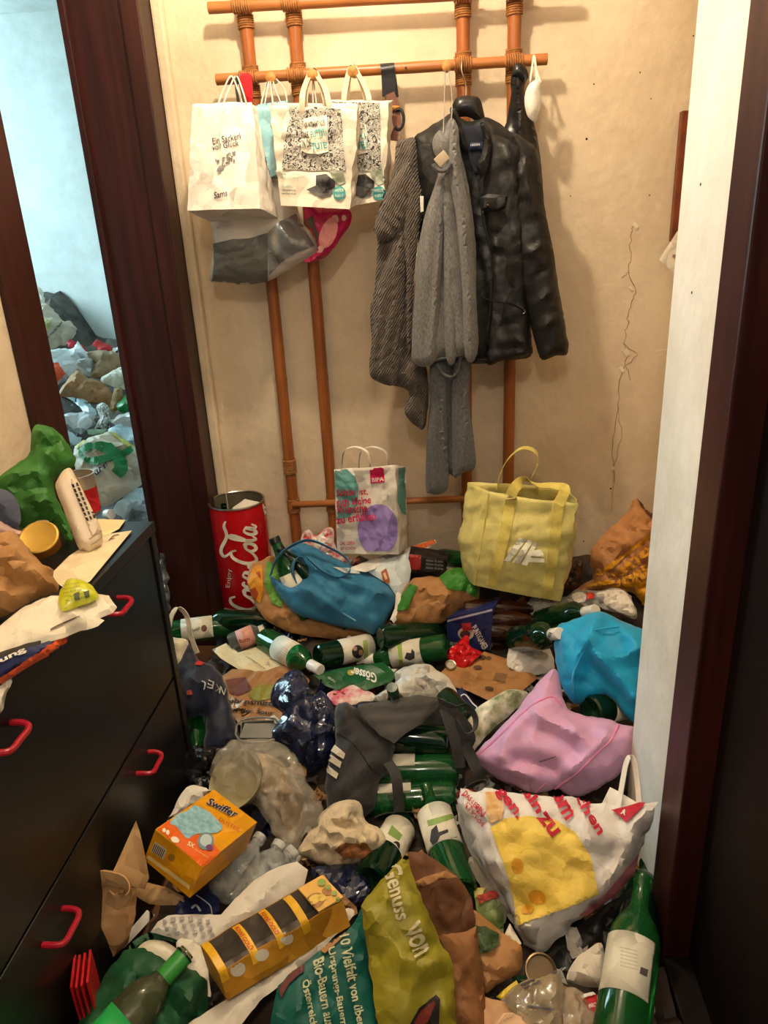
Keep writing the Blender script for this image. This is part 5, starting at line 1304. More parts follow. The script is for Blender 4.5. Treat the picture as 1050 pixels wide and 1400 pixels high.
bottle('dark green bottle base showing under the turquoise bag', (806, 972), 0.22, (905, 952), DGREEN, WINE, near=False, lab=(0.2, 0.55))
PNK = cloth('pink_nonwoven', (212, 158, 194), rough=0.55, bs=400, var=0.02, rgb2=(204, 158, 200))
pb = puff('tote_bag', [(756, 914), (733, 936), (714, 962), (682, 997), (645, 1036), (656, 1050), (672, 1060), (708, 1078), (738, 1084), (762, 1078), (779, 1088), (806, 1084), (845, 1060), (867, 1032), (870, 997), (846, 990), (833, 983), (794, 977), (773, 963), (764, 925)], on(765, 1075, 0.03, 45, -8), PNK, H=0.065, B=0.08, edge=0.085, wr=[('crump', 0.013, 0.16), ('noise', 0.006, 0.06)], cell=0.007, ridges=[[(722, 972), (760, 995), (815, 1022)], [(722, 972), (700, 1010), (690, 1050)], [(735, 1000), (775, 1020), (800, 1045)], [(752, 957), (775, 985), (800, 1010)], [(650, 1038), (690, 1052), (745, 1070)], [(700, 1040), (740, 1050), (770, 1062)], [(836, 997), (821, 1025), (768, 1072)], [(860, 1005), (850, 1035), (800, 1075)]], rw=0.036, ra=0.027, seed=113,
          label='pink fabric bag lying full beside the white wall end', cat='bag')
P_ = on(765, 1075, 0.03, 45, -8); q_ = lambda x, y, h: uplane(x, y, P_) + P_[1] * h
PNK2 = cloth('pink_edge', (228, 140, 182), rough=0.55)


def onsurf(o, pts, r, name, m, par=None):
    t = bvh_of(o); P = []
    for x, y in catmull(np.array(pts, float), 6):
        d = Vector(ray(x, y)).normalized(); h = t.ray_cast(Vector(CAM), d)[0]
        if h is not None: P.append(np.array(h))
    if len(P) > 2:
        V, Fc = tube(P, r, 6, smooth=False); return add(name, V, Fc, m, par or o)


onsurf(pb, [(650, 1036), (690, 1000), (718, 972), (740, 957), (756, 953), (768, 965)], 0.0035, 'rim_seam', PNK2)
onsurf(pb, [(846, 991), (835, 1012), (820, 1026), (790, 1056), (764, 1075), (752, 1082)], 0.003, 'seam', PNK2)
onsurf(pb, [(746, 1071), (738, 1078), (733, 1083)], 0.002, 'seam', PNK2)
strokes(pb, [([(737, 1041), (748, 1038), (760, 1034)], 1.2)], ink((90, 70, 100)), 'pen_mark')

# black sports bag with bottles
BLK = cloth('black_polyester', (44, 42, 42), rough=0.7, bs=300); BLK2 = cloth('black_bag_inside', (20, 20, 21), rough=0.8)
sb = thing('sports_bag', 'black sports bag with three white stripes lying open over bottles', 'bag', uh(520, 1110, 0))
Pk = on(540, 1100, 0.02, 42)
puff('base_panel', [(480, 968), (540, 962), (606, 958), (640, 985), (650, 1012), (636, 1040), (632, 1095), (590, 1114), (510, 1118), (470, 1080)], (Pk[0] - Pk[1] * 0.095, Pk[1]), BLK2, H=0.015, B=0.03, edge=0.03, wr=CR(0.006, 0.06), seed=121, parent=sb)
sp = puff('front_panel', [(459, 966), (484, 964), (506, 990), (538, 1014), (536, 1036), (531, 1058), (518, 1068), (514, 1098), (500, 1116), (472, 1118), (450, 1112), (446, 1085), (446, 1062), (452, 1030), (459, 1012)], Pk, BLK, H=0.04, B=0.05, edge=0.045, wr=[('crump', 0.012, 0.11), ('crump', 0.004, 0.04)], seed=122, parent=sb)
z3 = lambda L_: [(400 + x / 4.04, 840 + y / 4.04) for x, y in L_]
dec(sp, [z3(q) for q in ([(236, 724), (292, 766), (282, 800), (216, 756)], [(208, 768), (274, 815), (264, 850), (192, 800)], [(192, 828), (256, 880), (246, 910), (194, 872)])], ink((226, 214, 192)), 'white_stripes', off=0.003, cell=3, parent=sp)
fl = puff('flap', [(484, 964), (540, 956), (572, 950), (607, 955), (596, 970), (576, 990), (558, 1000), (539, 1016), (520, 1005), (505, 990)], (Pk[0] + Pk[1] * 0.065, (lambda v: v / np.linalg.norm(v))(Pk[1] + np.array([0.1, 0, 0.25]))), cloth('black_flap', (66, 64, 62), rough=0.65, bs=300), H=0.006, B=0.003, edge=0.01, wr=[('crump', 0.008, 0.12)], seed=123, parent=sb, curve=False)
onsurf(sp, [(461, 1003), (480, 1015), (495, 1032), (505, 1048), (520, 1060)], 0.0012, 'piping', plas('black_piping', (14, 14, 14)), sb)
w_ = lambda L_, h: [uplane(x, y, Pk) + Pk[1] * hh for (x, y), hh in zip(L_, h)]
V, Fc = ribbon(w_([(598, 965), (618, 974), (634, 973), (646, 988), (645, 1003), (632, 1008), (620, 990)], [0.06, 0.07, 0.075, 0.07, 0.06, 0.05, 0.05]), 0.03, Pk[1] + R[:, 0] * 0.3, 0.002); add('strap', V, Fc, BLK, sb)
V, Fc = ribbon(w_([(606, 975), (614, 1000), (622, 1025), (628, 1052)], [0.055, 0.06, 0.05, 0.03]), 0.026, R[:, 0], 0.002); add('strap', V, Fc, BLK, sb)
V, Fc = ribbon(w_([(634, 1020), (644, 1040), (652, 1055), (662, 1062)], [0.03, 0.03, 0.03, 0.02]), 0.028, R[:, 0] - R[:, 1] * 0.4, 0.002); add('strap', V, Fc, BLK, sb)
V, Fc = ribbon(w_([(531, 1046), (541, 1064), (544, 1085), (546, 1112)], [0.045, 0.065, 0.06, 0.035]), 0.025, R[:, 0], 0.002); add('strap', V, Fc, BLK, sb)
V, Fc = ribbon(w_([(512, 1118), (530, 1112), (560, 1110), (600, 1112), (640, 1075), (662, 1068)], [0.0, 0.0, -0.01, -0.01, 0.02, 0.03]), 0.026, Pk[1], 0.002); add('strap', V, Fc, BLK, sb)
BK = lambda x, y, h: uplane(x, y, Pk) + Pk[1] * h
i1 = bottle('topmost wine bottle lying in the black sports bag', None, 0, (500, 998), DGREEN, WINE, E=BK(500, 998, -0.05), B=BK(614, 1010, -0.04), lab=(0.45, 0.62), sc=1.0, group='bottles in the sports bag', lrot=70, arc=110)
i2 = bottle('middle wine bottle lying in the black sports bag', None, 0, (478, 1052), GREEN, WINE, E=BK(478, 1052, -0.05), B=BK(628, 1050, -0.035), lab=(0.36, 0.62), group='bottles in the sports bag', lrot=72, arc=110)
i3 = bottle('lowest wine bottle lying in the black sports bag under a strap', None, 0, (470, 1096), GREEN, WINE, E=BK(470, 1096, -0.045), B=BK(624, 1086, -0.03), lab=(0.36, 0.64), group='bottles in the sports bag', lrot=80, arc=110)

# navy shiny film, grey tub, clear bag with bowl
NF = mat('navy_shiny_film', (24, 30, 62), rough=0.12, var=0.3, rgb2=(38, 46, 78), vs_=9, spec=0.9, coat=0.6, crease=0.7, cs=16)
lump('plastic_film', 'shiny navy plastic wrapping crumpled beside the sports bag', 'film', [(370, 946), (382, 928), (396, 918), (410, 917), (420, 930), (430, 950), (440, 944), (455, 965), (461, 1000), (455, 1030), (440, 1046), (424, 1056), (410, 1042), (395, 1022), (378, 1012), (372, 1000), (386, 975), (373, 966)], (415, 1045), NF, dz=0.02, tilt=45, H=0.035, B=0.04, edge=0.05, wr=[('crump', 0.012, 0.12), ('crump', 0.006, 0.06)], ridges=[[(395, 925), (400, 980), (420, 1045)], [(415, 935), (425, 1000), (430, 1040)], [(440, 950), (432, 1010), (425, 1050)], [(385, 985), (420, 1005), (456, 1000)], [(380, 945), (405, 955), (420, 940)]], rw=0.02, ra=0.014, seed=131, cell=0.009)
tb = thing('plastic_tub', 'grey translucent plastic tub in front of the lettered kraft bag', 'tub', uh(350, 1015, 0))
TUBM = mat('grey_tub', (150, 148, 142), rough=0.35, alpha=0.92)
o = openbag('tub', [uh(332, 1018, 0.0), uh(374, 1016, 0.0), uh(374, 1000, 0.0), uh(332, 1002, 0.0)], [uh(328, 1012, 0.06), uh(377, 1010, 0.06), uh(375, 984, 0.06), uh(330, 986, 0.06)], TUBM, nu=6, nv=6, parent=tb, thick=0.0015, bulge=0.003)
a, b_, c, d = uh(327, 1012, 0.062), uh(378, 1010, 0.062), uh(376, 983, 0.062), uh(329, 985, 0.062)
V, Fc = tube(catmull([a, b_, c, d], 3, True).tolist() + [a.tolist()], 0.0028, 6, smooth=False); add('rim', V, Fc, TUBM, tb)
V, Fc = box((a + b_ + c + d) / 4 - [0, 0, 0.004], (0.085, 0.06, 0.003), bev=0.001); add('lid', V, Fc, TUBM, tb)
bw = thing('bowl', 'beige plastic bowl inside the clear bag', 'bowl', uh(325, 1060, 0.02))
V, Fc = lathe([(0.0, 0.0), (0.035, 0.002), (0.055, 0.022), (0.068, 0.05), (0.071, 0.052), (0.069, 0.047), (0.052, 0.022), (0.03, 0.006), (0, 0.005)], uh(338, 1075, 0.09), (-0.30, -0.42, 0.75), 30); add('body', V, Fc, plas('beige_bowl', (176, 164, 124), rough=0.4), bw)
V, Fc = tube([uh(330, 1058, 0.03) + 0.0 for _ in range(1)] + [uh(332, 1056, 0.03)], 0.001, 4, smooth=False); 
clb = lump('plastic_bag', 'clear plastic bag of food scraps below the navy wrapping', 'bag', [(288, 1058), (294, 1032), (318, 1013), (350, 1010), (382, 1016), (408, 1038), (420, 1068), (438, 1098), (440, 1120), (415, 1142), (406, 1176), (388, 1160), (368, 1128), (345, 1098), (318, 1085), (298, 1078)], (360, 1120), mat('cloudy_film', (232, 222, 202), rough=0.1, alpha=0.36, spec=1.0, coat=1.0, crease=0.8, cs=26), dz=0.05, tilt=45, H=0.045, B=0.05, edge=0.06, wr=[('crump', 0.014, 0.11), ('fold', 0.007, 0.045, -35, 0.9), ('crump', 0.005, 0.04)], ridges=[[(330, 1022), (370, 1062), (415, 1120)], [(350, 1014), (390, 1062), (430, 1108)], [(370, 1020), (385, 1090), (400, 1150)], [(380, 1018), (404, 1060), (428, 1100)], [(340, 1050), (370, 1095), (398, 1140)], [(310, 1040), (340, 1060), (365, 1085)], [(395, 1035), (405, 1090), (410, 1140)]], rw=0.014, ra=0.010, seed=133, cell=0.008)
lump('food_waste', 'tan crumpled packaging inside the clear bag', 'packaging', [(310, 1050), (340, 1030), (375, 1035), (400, 1060), (420, 1105), (405, 1150), (380, 1140), (360, 1105), (330, 1080)], (365, 1110), mat('tan_scraps', (176, 146, 100), rgb2=(104, 78, 50), vs_=22, rough=0.5, crease=0.5, cs=24), dz=0.02, tilt=45, H=0.025, B=0.05, edge=0.05, wr=CR(0.012, 0.08), seed=135)
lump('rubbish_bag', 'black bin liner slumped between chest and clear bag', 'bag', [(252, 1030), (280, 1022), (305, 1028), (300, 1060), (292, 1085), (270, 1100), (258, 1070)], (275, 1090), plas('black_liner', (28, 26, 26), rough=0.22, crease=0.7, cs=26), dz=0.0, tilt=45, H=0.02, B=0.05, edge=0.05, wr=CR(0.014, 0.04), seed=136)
# cream cloth, label bottles
CCL = cloth('cream_cotton', (226, 206, 170), bump=0.2, crease=0.6, cs=26)
cc_ = lump('cloth', 'cream cloth crumpled into a ball with a brown patch', 'cloth', [(407, 1163), (416, 1146), (426, 1134), (440, 1111), (463, 1096), (491, 1096), (500, 1122), (520, 1134), (529, 1154), (509, 1175), (486, 1182), (449, 1184), (414, 1172)], (465, 1178), CCL, dz=0.03, tilt=45, H=0.05, B=0.05, edge=0.06, wr=[('fold', 0.008, 0.032, 60, 1.2), ('crump', 0.009, 0.04), ('ridge', 0.004, 0.022)], ridges=[[(430, 1138), (460, 1118), (496, 1124)], [(418, 1158), (455, 1138), (500, 1142), (524, 1156)], [(445, 1125), (480, 1130), (512, 1145)], [(445, 1110), (465, 1103), (490, 1106)], [(415, 1168), (450, 1156), (480, 1150)], [(440, 1165), (470, 1140), (490, 1110)], [(455, 1178), (480, 1176), (508, 1168)]], rw=0.016, ra=0.016, seed=137, cell=0.008)
dec(cc_, [[(458, 1160), (472, 1151), (500, 1152), (512, 1165), (500, 1172), (470, 1171)]], mat('rust_patch', (172, 112, 64), rgb2=(120, 74, 44), vs_=60), 'brown_patch', off=0.004, cell=3)
v1 = bottle('green wine bottle with horseman label beside the olive paper bag', (628, 1222), 0.10, (582, 1075), GREEN, WINE, lab=(0.34, 0.70), near=False, sc=1.02)
dec(v1[2], [[(588, 1150), (590, 1135), (597, 1128), (600, 1138), (612, 1134), (613, 1138), (602, 1143), (598, 1152), (592, 1156)]], INKD, 'label_picture', off=0.001, cell=3)
text(v1[2], 'Musketier', quad_line(600, 1156, 626, 1148, 7), ink((120, 112, 104)), 0.0, off=0.001, shear=0.3); dec(v1[2], [[(584, 1122), (620, 1112), (624, 1118), (586, 1130)]], ink((140, 170, 90)), 'label_edge', off=0.001, cell=3)
for k in range(2): text(v1[2], 'Rotwein trocken', quad_line(604, 1164 + k * 4, 626, 1158 + k * 4, 2), ink((140, 130, 118)), 0.0, off=0.001)
v2 = bottle('green wine bottle half under the cream cloth', (506, 1205), 0.10, (566, 1100), DGREEN, WINE, lab=(0.30, 0.62), near=False)
dec(v2[2], [[(530, 1140), (536, 1128), (550, 1142), (545, 1150)]], ink((140, 170, 90)), 'label_edge', off=0.001, cell=3); dec(v2[2], [ell(540, 1158, 6, 8, 30)], INKD, 'label_picture', off=0.001, cell=3)
lump('plastic_film', 'dark navy glossy film under the cream cloth', 'film', [(425, 1190), (450, 1182), (490, 1182), (515, 1190), (500, 1225), (478, 1245), (450, 1230)], (470, 1230), NF, dz=0.0, tilt=35, H=0.02, B=0.03, edge=0.03, wr=CR(0.012, 0.07), seed=139, cell=0.012, smooth=False)

# ================================================================== foreground
# yellow duster box
SWA = np.array([[0.3427, 0.9002, -0.2688], [-0.8471, 0.4198, 0.3259], [0.4062, 0.116, 0.9064]])
swc = np.array([-0.5035, 1.128, 0.2516])
sw = thing('duster_box', 'yellow and orange duster box lying on torn cardboard', 'box', swc - [0, 0, 0.07])
V, Fc = box(swc, (0.182, 0.1216, 0.0775), SWA, 0.0015); sx = add('carton', V, Fc, paper('box_yellow', (240, 166, 18), rough=0.35, bump=0.03), sw, smooth=False)
dec(sx, [[(215, 1134), (231, 1122), (262, 1136), (290, 1152), (301, 1165), (277, 1186)]], ink((238, 104, 22)), 'orange_print', off=0.0012)
dec(sx, [[(232, 1126), (243, 1114), (256, 1109), (266, 1102), (284, 1110), (297, 1122), (304, 1132), (296, 1139), (284, 1140), (268, 1141), (256, 1147), (247, 1138), (240, 1130)]], mat('duster_blue', (160, 204, 214), rgb2=(120, 170, 188), vs_=90), 'duster_picture', off=0.0018, curve=True)
dec(sx, [ell(281, 1151, 11, 12, 20)], ink((120, 150, 160)), 'round_badge', off=0.0022, cell=4); dec(sx, [ell(281, 1150, 8, 8.5, 20)], ink((196, 216, 218)), 'round_badge', off=0.0027, cell=4); dec(sx, [ell(286, 1160, 5, 4, 20)], ink((120, 60, 110)), 'round_badge', off=0.003, cell=3)
for b_, c_, o_ in ((0.05, ink((244, 240, 228)), 0.002), (0.02, ink((26, 30, 70)), 0.0028)):
    text(sx, 'Swiffer', quad_line(281, 1100, 322, 1120, 10), c_, b_, off=o_, shear=0.25)
text(sx, 'DUSTER', quad_line(298, 1123, 326, 1138, 5.5), ink((206, 96, 24)), 0.0, off=0.002)
text(sx, '5X', quad_line(255, 1156, 264, 1161, 6), ink((250, 228, 190)), 0.03, off=0.0022); dec(sx, [ell(239, 1149, 6, 4, 25), ell(224, 1136, 2.5, 3), ell(229, 1139, 2.5, 3.5)], ink((250, 236, 214)), 'white_marks', off=0.0022, cell=3)
text(sx, 'Staubmagnet', quad_line(265, 1163, 284, 1175, 3), ink((250, 210, 160)), 0, off=0.002)
dec(sx, [[(213, 1150), (229, 1161), (224, 1175), (207, 1163)]], ink((236, 220, 190)), 'barcode', off=0.0016, cell=4)
for k in range(7):
    a = 213 + k * 2.1; dec(sx, [[(a, 1152.5 + k * 1.4), (a + 1.0, 1153.2 + k * 1.4), (a - 3.6, 1163.8 + k * 1.45), (a - 4.6, 1163 + k * 1.45)]], INKD, 'barcode_line', off=0.0024, cell=4)
dec(sx, [[(200, 1172), (204, 1169), (262, 1211), (259, 1216)]], ink((246, 214, 140)), 'pale_stripe', off=0.0014)
dec(sx, [ell(235, 1172, 5, 5)], ink((170, 120, 30)), 'printed_seal', off=0.0016, cell=3)
# torn cardboard below it
CBD = paper('corrugated_card', (196, 154, 104)); CBD2 = paper('corrugated_card_inside', (168, 126, 82))
tc_ = thing('torn_carton', 'torn brown cardboard carton against the chest under the yellow box', 'carton', uh(180, 1250, 0))
Pt = on(180, 1240, 0.12, 62)
puff('flap', [(186, 1122), (192, 1140), (199, 1172), (204, 1200), (198, 1216), (170, 1210), (150, 1198), (157, 1186)], Pt, CBD, H=0.004, B=0.004, edge=0.006, curve=False, wr=[('noise', 0.004, 0.06)], parent=tc_)
puff('flap', [(176, 1213), (200, 1206), (230, 1214), (259, 1230), (257, 1237), (222, 1238), (204, 1236), (190, 1228)], on(215, 1232, 0.05, 30), CBD, H=0.006, B=0.003, edge=0.006, curve=False, wr=[('noise', 0.003, 0.05)], parent=tc_)
puff('side_wall', [(136, 1188), (155, 1190), (180, 1212), (187, 1215), (186, 1250), (174, 1290), (155, 1308), (140, 1270), (134, 1242)], Pt, CBD2, H=0.008, B=0.006, edge=0.012, wr=[('crump', 0.008, 0.12)], parent=tc_, curve=False)
V, Fc = ribbon([uplane(135, 1203, Pt), uplane(145, 1196, Pt) + Pt[1] * 0.02, uplane(165, 1200, Pt) + Pt[1] * 0.03, uplane(170, 1214, Pt) + Pt[1] * 0.03, uplane(158, 1228, Pt) + Pt[1] * 0.02, uplane(146, 1222, Pt) + Pt[1] * 0.01], 0.03, (0.2, 0.1, 1), 0.003); add('curled_strip', V, Fc, CBD, tc_)
lump('tissue', 'white tissue crumpled behind the yellow duster box', 'tissue', [(228, 1128), (238, 1105), (252, 1080), (266, 1074), (285, 1080), (290, 1086), (262, 1100), (240, 1120)], (258, 1110), WPAP, dz=0.10, tilt=40, H=0.012, B=0.02, edge=0.02, wr=CR(0.008, 0.03), seed=141)
# clear PET bottles
PET = film('pet_clear', (220, 226, 222), 0.30, 0.06)
for i, (a, b_, lb_l) in enumerate((((300, 1225), (352, 1150), 'crushed clear plastic bottle nearest the yellow duster box'), ((330, 1240), (378, 1160), 'crushed clear plastic bottle next to the patterned paper'), ((350, 1215), (396, 1168), 'crushed clear plastic bottle beside the kiwi tray lid'))):
    t_ = thing('plastic_bottle', lb_l, 'bottle', uh(*a, 0.03), 'crushed clear bottles')
    e0, e1_ = uh(*a, 0.045), uh(*b_, 0.07); ax = e1_ - e0; Ln = np.linalg.norm(ax)
    pr_ = [(0.0, 0.0), (0.026, 0.0), (0.032, 0.008), (0.029, 0.03), (0.033, 0.045), (0.028, 0.06), (0.033, 0.08), (0.03, 0.1), (0.032, 0.12), (0.024, 0.14), (0.013, 0.155), (0.0125, 0.17)]
    V, Fc = lathe([(r, h * Ln / 0.17) for r, h in pr_], e0, ax, 26); V = V + (wrinkle(V, [('crump', 0.008, 0.03)], i)[:, None]) * np.array([0.3, -0.5, 0.8]); add('body', V, Fc, PET, t_)
    V, Fc = lathe([(0.0145, Ln), (0.015, Ln + 0.002), (0.015, Ln + 0.014), (0.0, Ln + 0.0145)], e0, ax, 18); add('cap', V, Fc, film('cap_clear', (225, 228, 224), 0.7, 0.2), t_)
nk = lump('carton_piece', 'navy carton piece with white outline below the yellow duster box', 'cardboard', [(240, 1228), (262, 1222), (282, 1210), (300, 1230), (300, 1258), (270, 1258), (240, 1250)], (275, 1245), paper('navy_card', (26, 36, 84)), dz=0.03, tilt=20, H=0.004, B=0.006, edge=0.006, curve=False, wr=[('noise', 0.004, 0.05)], seed=142)
strokes(nk, [([(268, 1224), (280, 1232), (288, 1240), (290, 1254)], 1.6), ([(262, 1242), (268, 1238), (274, 1246)], 3)], ink((200, 200, 206)), 'white_outline')
# kiwi tray
kt = thing('kiwi_tray', 'open yellow and grey kiwi tray with yellow bands', 'tray', uh(370, 1300, 0))
zt = 0.205
A_, Bt, C_, D_ = uz(274, 1293, zt), uz(443, 1196, zt), uz(469, 1231, zt), uz(299, 1330, zt)
dn = np.array([0.012, -0.012, -0.052])
TY = paper('tray_yellow', (198, 140, 34)); TG = paper('tray_grey_inside', (120, 108, 96)); TYB = paper('tray_band_yellow', (240, 184, 40), rough=0.4)
ins = 0.012
tr = openbag('body', [D_ + dn, C_ + dn, Bt + dn, A_ + dn], [D_, C_, Bt, A_], TY, inner=TG, nu=18, nv=6, parent=kt, smooth=False, thick=0.002, rim=0.004)
for t0, t1, s in ((0.0, 0.055, ''), (0.235, 0.29, 'KIWI GOLD'), (0.44, 0.495, 'KIWI GOLD'), (0.64, 0.70, '')):
    q = lambda t, u: (A_ + (Bt - A_) * t) * (1 - u) + (D_ + (C_ - D_) * t) * u
    tm = (t0 + t1) / 2
    up_z = np.array([0, 0, 1.0])
    pts = [q(tm, 0.0), q(tm, 0.2) + up_z * 0.006, q(tm, 0.5) + up_z * 0.009, q(tm, 0.8) + up_z * 0.006, q(tm, 1.0) + up_z * 0.001, q(tm, 1.0) + dn * 0.35 + (D_ - A_) * 0.02]
    V, Fc = ribbon(pts, np.linalg.norm(Bt - A_) * (t1 - t0), Bt - A_, 0.0015); bnd = add('band', V, Fc, TYB, kt)
    if s:
        P0, P1 = q(tm, 0.1), q(tm, 0.9)
        pj = lambda P: (lambda c: (CX + F * c[0] / c[2], CY + F * c[1] / c[2]))(R.T @ (P - CAM))
        wv = (Bt - A_) * (t1 - t0) * 0.3
        text(bnd, s, [pj(P0 + wv), pj(P1 + wv), pj(P1 - wv), pj(P0 - wv)], ink((206, 70, 30)), 0.02, off=0.003)
q = lambda t, u: (A_ + (Bt - A_) * t) * (1 - u) + (D_ + (C_ - D_) * t) * u
V, Fc = box((q(0.89, 0.5)) + [0, 0, 0.003], (np.linalg.norm(Bt - A_) * 0.21, np.linalg.norm(D_ - A_), 0.004), [(Bt - A_) / np.linalg.norm(Bt - A_), (D_ - A_) / np.linalg.norm(D_ - A_), [0, 0, 1]]); lidp = add('lid_panel', V, Fc, paper('lid_peach', (238, 186, 96)), kt, smooth=False)
dec(lidp, [ell(430, 1232, 14, 10, -30), ell(447, 1219, 7, 6)], ink((178, 122, 70)), 'kiwi_picture', off=0.001, cell=4); dec(lidp, [ell(430, 1230, 9, 6, -30), ell(440, 1228, 6, 5)], ink((236, 200, 96)), 'kiwi_picture', off=0.0016, cell=4)
dec(lidp, [ell(440, 1207, 6, 5), ell(449, 1214, 4, 3.5), ell(457, 1222, 4, 3.5), ell(462, 1230, 3, 3)], ink((150, 170, 84)), 'round_logos', off=0.002, cell=3)
dec(tr, [ell(325, 1325, 11, 9, -30), ell(358, 1305, 10, 8, -30), ell(392, 1283, 9, 8, -30)], ink((216, 206, 186)), 'white_cutout', off=0.002, cell=4, parent=kt)
# patterned tissue paper and plain sheet around the tray
PATT = mat('printed_tissue_paper', (228, 220, 206), rough=0.7, var=0.05, bump=0.15)
pp = lump('wrapping_paper', 'white patterned wrapping paper draped behind the kiwi tray', 'paper', [(206, 1274), (216, 1260), (229, 1251), (255, 1250), (280, 1250), (303, 1250), (322, 1228), (352, 1200), (384, 1183), (406, 1178), (421, 1189), (414, 1216), (388, 1242), (350, 1262), (320, 1280), (300, 1296), (276, 1296), (240, 1284)], (310, 1262), PATT, dz=0.09, tilt=28, H=0.014, B=0.012, edge=0.03, wr=CR(0.007, 0.05), ridges=[[(337, 1228), (360, 1225), (404, 1190)], [(300, 1258), (330, 1255), (375, 1225)], [(240, 1255), (260, 1270), (300, 1280)]], rw=0.02, ra=0.008, seed=143, curve=False)
dec(pp, [[(x + j * 3, y + j * 9), (x + 6 + j * 3, y - 1 + j * 9), (x + 7 + j * 3, y + 4 + j * 9), (x + 1 + j * 3, y + 5 + j * 9)] for j in range(3) for x, y in ((222, 1259), (233, 1256), (245, 1255), (257, 1255), (269, 1257), (281, 1259))], ink((176, 170, 166)), 'grey_motif', off=0.003, cell=4)
lump('paper_sheet', 'plain white paper sheet sticking out under the kiwi tray', 'paper', [(250, 1410), (300, 1372), (380, 1326), (440, 1280), (470, 1243), (484, 1250), (450, 1288), (405, 1330), (355, 1370), (310, 1420)], (380, 1345), paper('plain_sheet', (222, 212, 194)), dz=0.05, tilt=20, H=0.006, B=0.006, edge=0.012, wr=CR(0.005, 0.06), seed=144)
lump('paper_sheet', 'narrow white paper strip leaning by the torn carton', 'paper', [(201, 1244), (212, 1251), (172, 1294), (158, 1304), (154, 1298)], (185, 1275), WPAP, dz=0.02, tilt=35, H=0.002, B=0.002, edge=0.004, curve=False, wr=(), seed=145)
# green crumpled bag with bottle
GRC = paper('green_crepe', (28, 84, 50), rough=0.55)
gbag = lump('paper_bag', 'dark green crumpled bag under the clear bottle, bottom left', 'bag', [(100, 1420), (120, 1378), (141, 1337), (160, 1314), (170, 1300), (190, 1297), (208, 1302), (231, 1316), (262, 1326), (282, 1342), (284, 1380), (270, 1430), (180, 1470), (100, 1460)], (190, 1390), GRC, dz=0.05, tilt=35, H=0.03, B=0.05, edge=0.05, wr=CR(0.016, 0.08), ridges=[[(172, 1302), (185, 1330), (180, 1345)], [(160, 1316), (175, 1345), (150, 1380)], [(208, 1304), (215, 1330), (205, 1345)], [(240, 1345), (260, 1370), (275, 1375)], [(262, 1330), (262, 1360), (250, 1390)], [(145, 1340), (160, 1365), (130, 1400)]], rw=0.02, ra=0.014, seed=146)
lump('paper_bag', 'dark green bag rim curving above the clear bottle neck', 'bag', [(176, 1298), (182, 1288), (196, 1278), (215, 1273), (250, 1281), (240, 1288), (222, 1284), (204, 1288), (190, 1297)], (210, 1290), GRC, dz=0.08, tilt=30, H=0.006, B=0.006, edge=0.012, wr=CR(0.004, 0.04), seed=147)
lump('lid', 'cream round lid behind the clear bottle neck', 'lid', [(186, 1304), (192, 1292), (206, 1285), (225, 1287), (240, 1296), (252, 1310), (236, 1322), (206, 1312)], (215, 1305), plas('cream_lid', (226, 214, 186)), dz=0.075, tilt=22, H=0.006, B=0.006, edge=0.01, wr=(), seed=148)
lump('paper_sheet', 'cream torn paper between the clear bottle and kiwi tray', 'paper', [(240, 1288), (262, 1282), (280, 1296), (284, 1330), (288, 1362), (270, 1345), (256, 1322)], (265, 1330), CREAM, dz=0.06, tilt=30, H=0.006, B=0.006, edge=0.012, wr=CR(0.006, 0.04), seed=149)
gb_ = bottle('clear olive glass bottle with green neck sleeve and green label', (118, 1470), 0.19, (262, 1296), OLIVE, WINE, B=uz(150, 1420, 0.16), E=uz(257, 1300, 0.20), pin=True, sc=0.95, name='bottle', group=None, lab=(0.18, 0.52), lm=plas('green_label', (40, 170, 84)), cap=None, lrot=-10)
Vn = gb_[1]
b0 = WL[gb_[0]]; d_ = ray(262, 1296); 
_me = Vn.data.vertices; axv = np.array([0.0, 0, 0]); n_ = len(_me)
tipc = np.mean([np.array(v.co) for v in list(_me)[-30:]], 0); axb = tipc / np.linalg.norm(tipc); Lb = np.linalg.norm(tipc)
V, Fc = lathe([(0.0175, Lb * 0.80), (0.0172, Lb * 0.82), (0.0168, Lb * 0.95), (0.0172, Lb * 0.965)], b0, axb, 24); add('neck_sleeve', V, Fc, plas('green_sleeve', (60, 150, 62)), gb_[0])
V, Fc = lathe([(0.0182, Lb * 0.962), (0.0185, Lb * 0.968), (0.0182, Lb * 0.975)], b0, axb, 24); add('sealing_ring', V, Fc, plas('black_ring', (20, 30, 22)), gb_[0])
dec(gb_[2], [ell(188, 1396, 7, 9)], ink((16, 120, 60)), 'emblem', off=0.001, cell=3)
# red folder edges
rd = thing('red_folder', 'stack of red plastic sleeves standing against the chest, bottom left', 'folder', uh(118, 1390, 0))
REDF = plas('red_sleeve', (196, 30, 34), rough=0.3)
for k, (xa, ya, xb) in enumerate(((104, 1392, 119), (110, 1392, 126), (117, 1390, 133), (124, 1390, 141))):
    b0_ = uz(xa, ya + 14, 0.10); t0_ = uz(xb, (1330, 1330, 1326, 1318)[k], 0.22)
    V, Fc = box((b0_ + t0_) / 2, (0.004, np.linalg.norm(t0_ - b0_) * 0.5, 0.15), [[0.94, 0.34, 0], [-0.34, 0.94, 0], [0, 0, 1]], 0.0008); add('sleeve', V, Fc, REDF, rd, smooth=False)

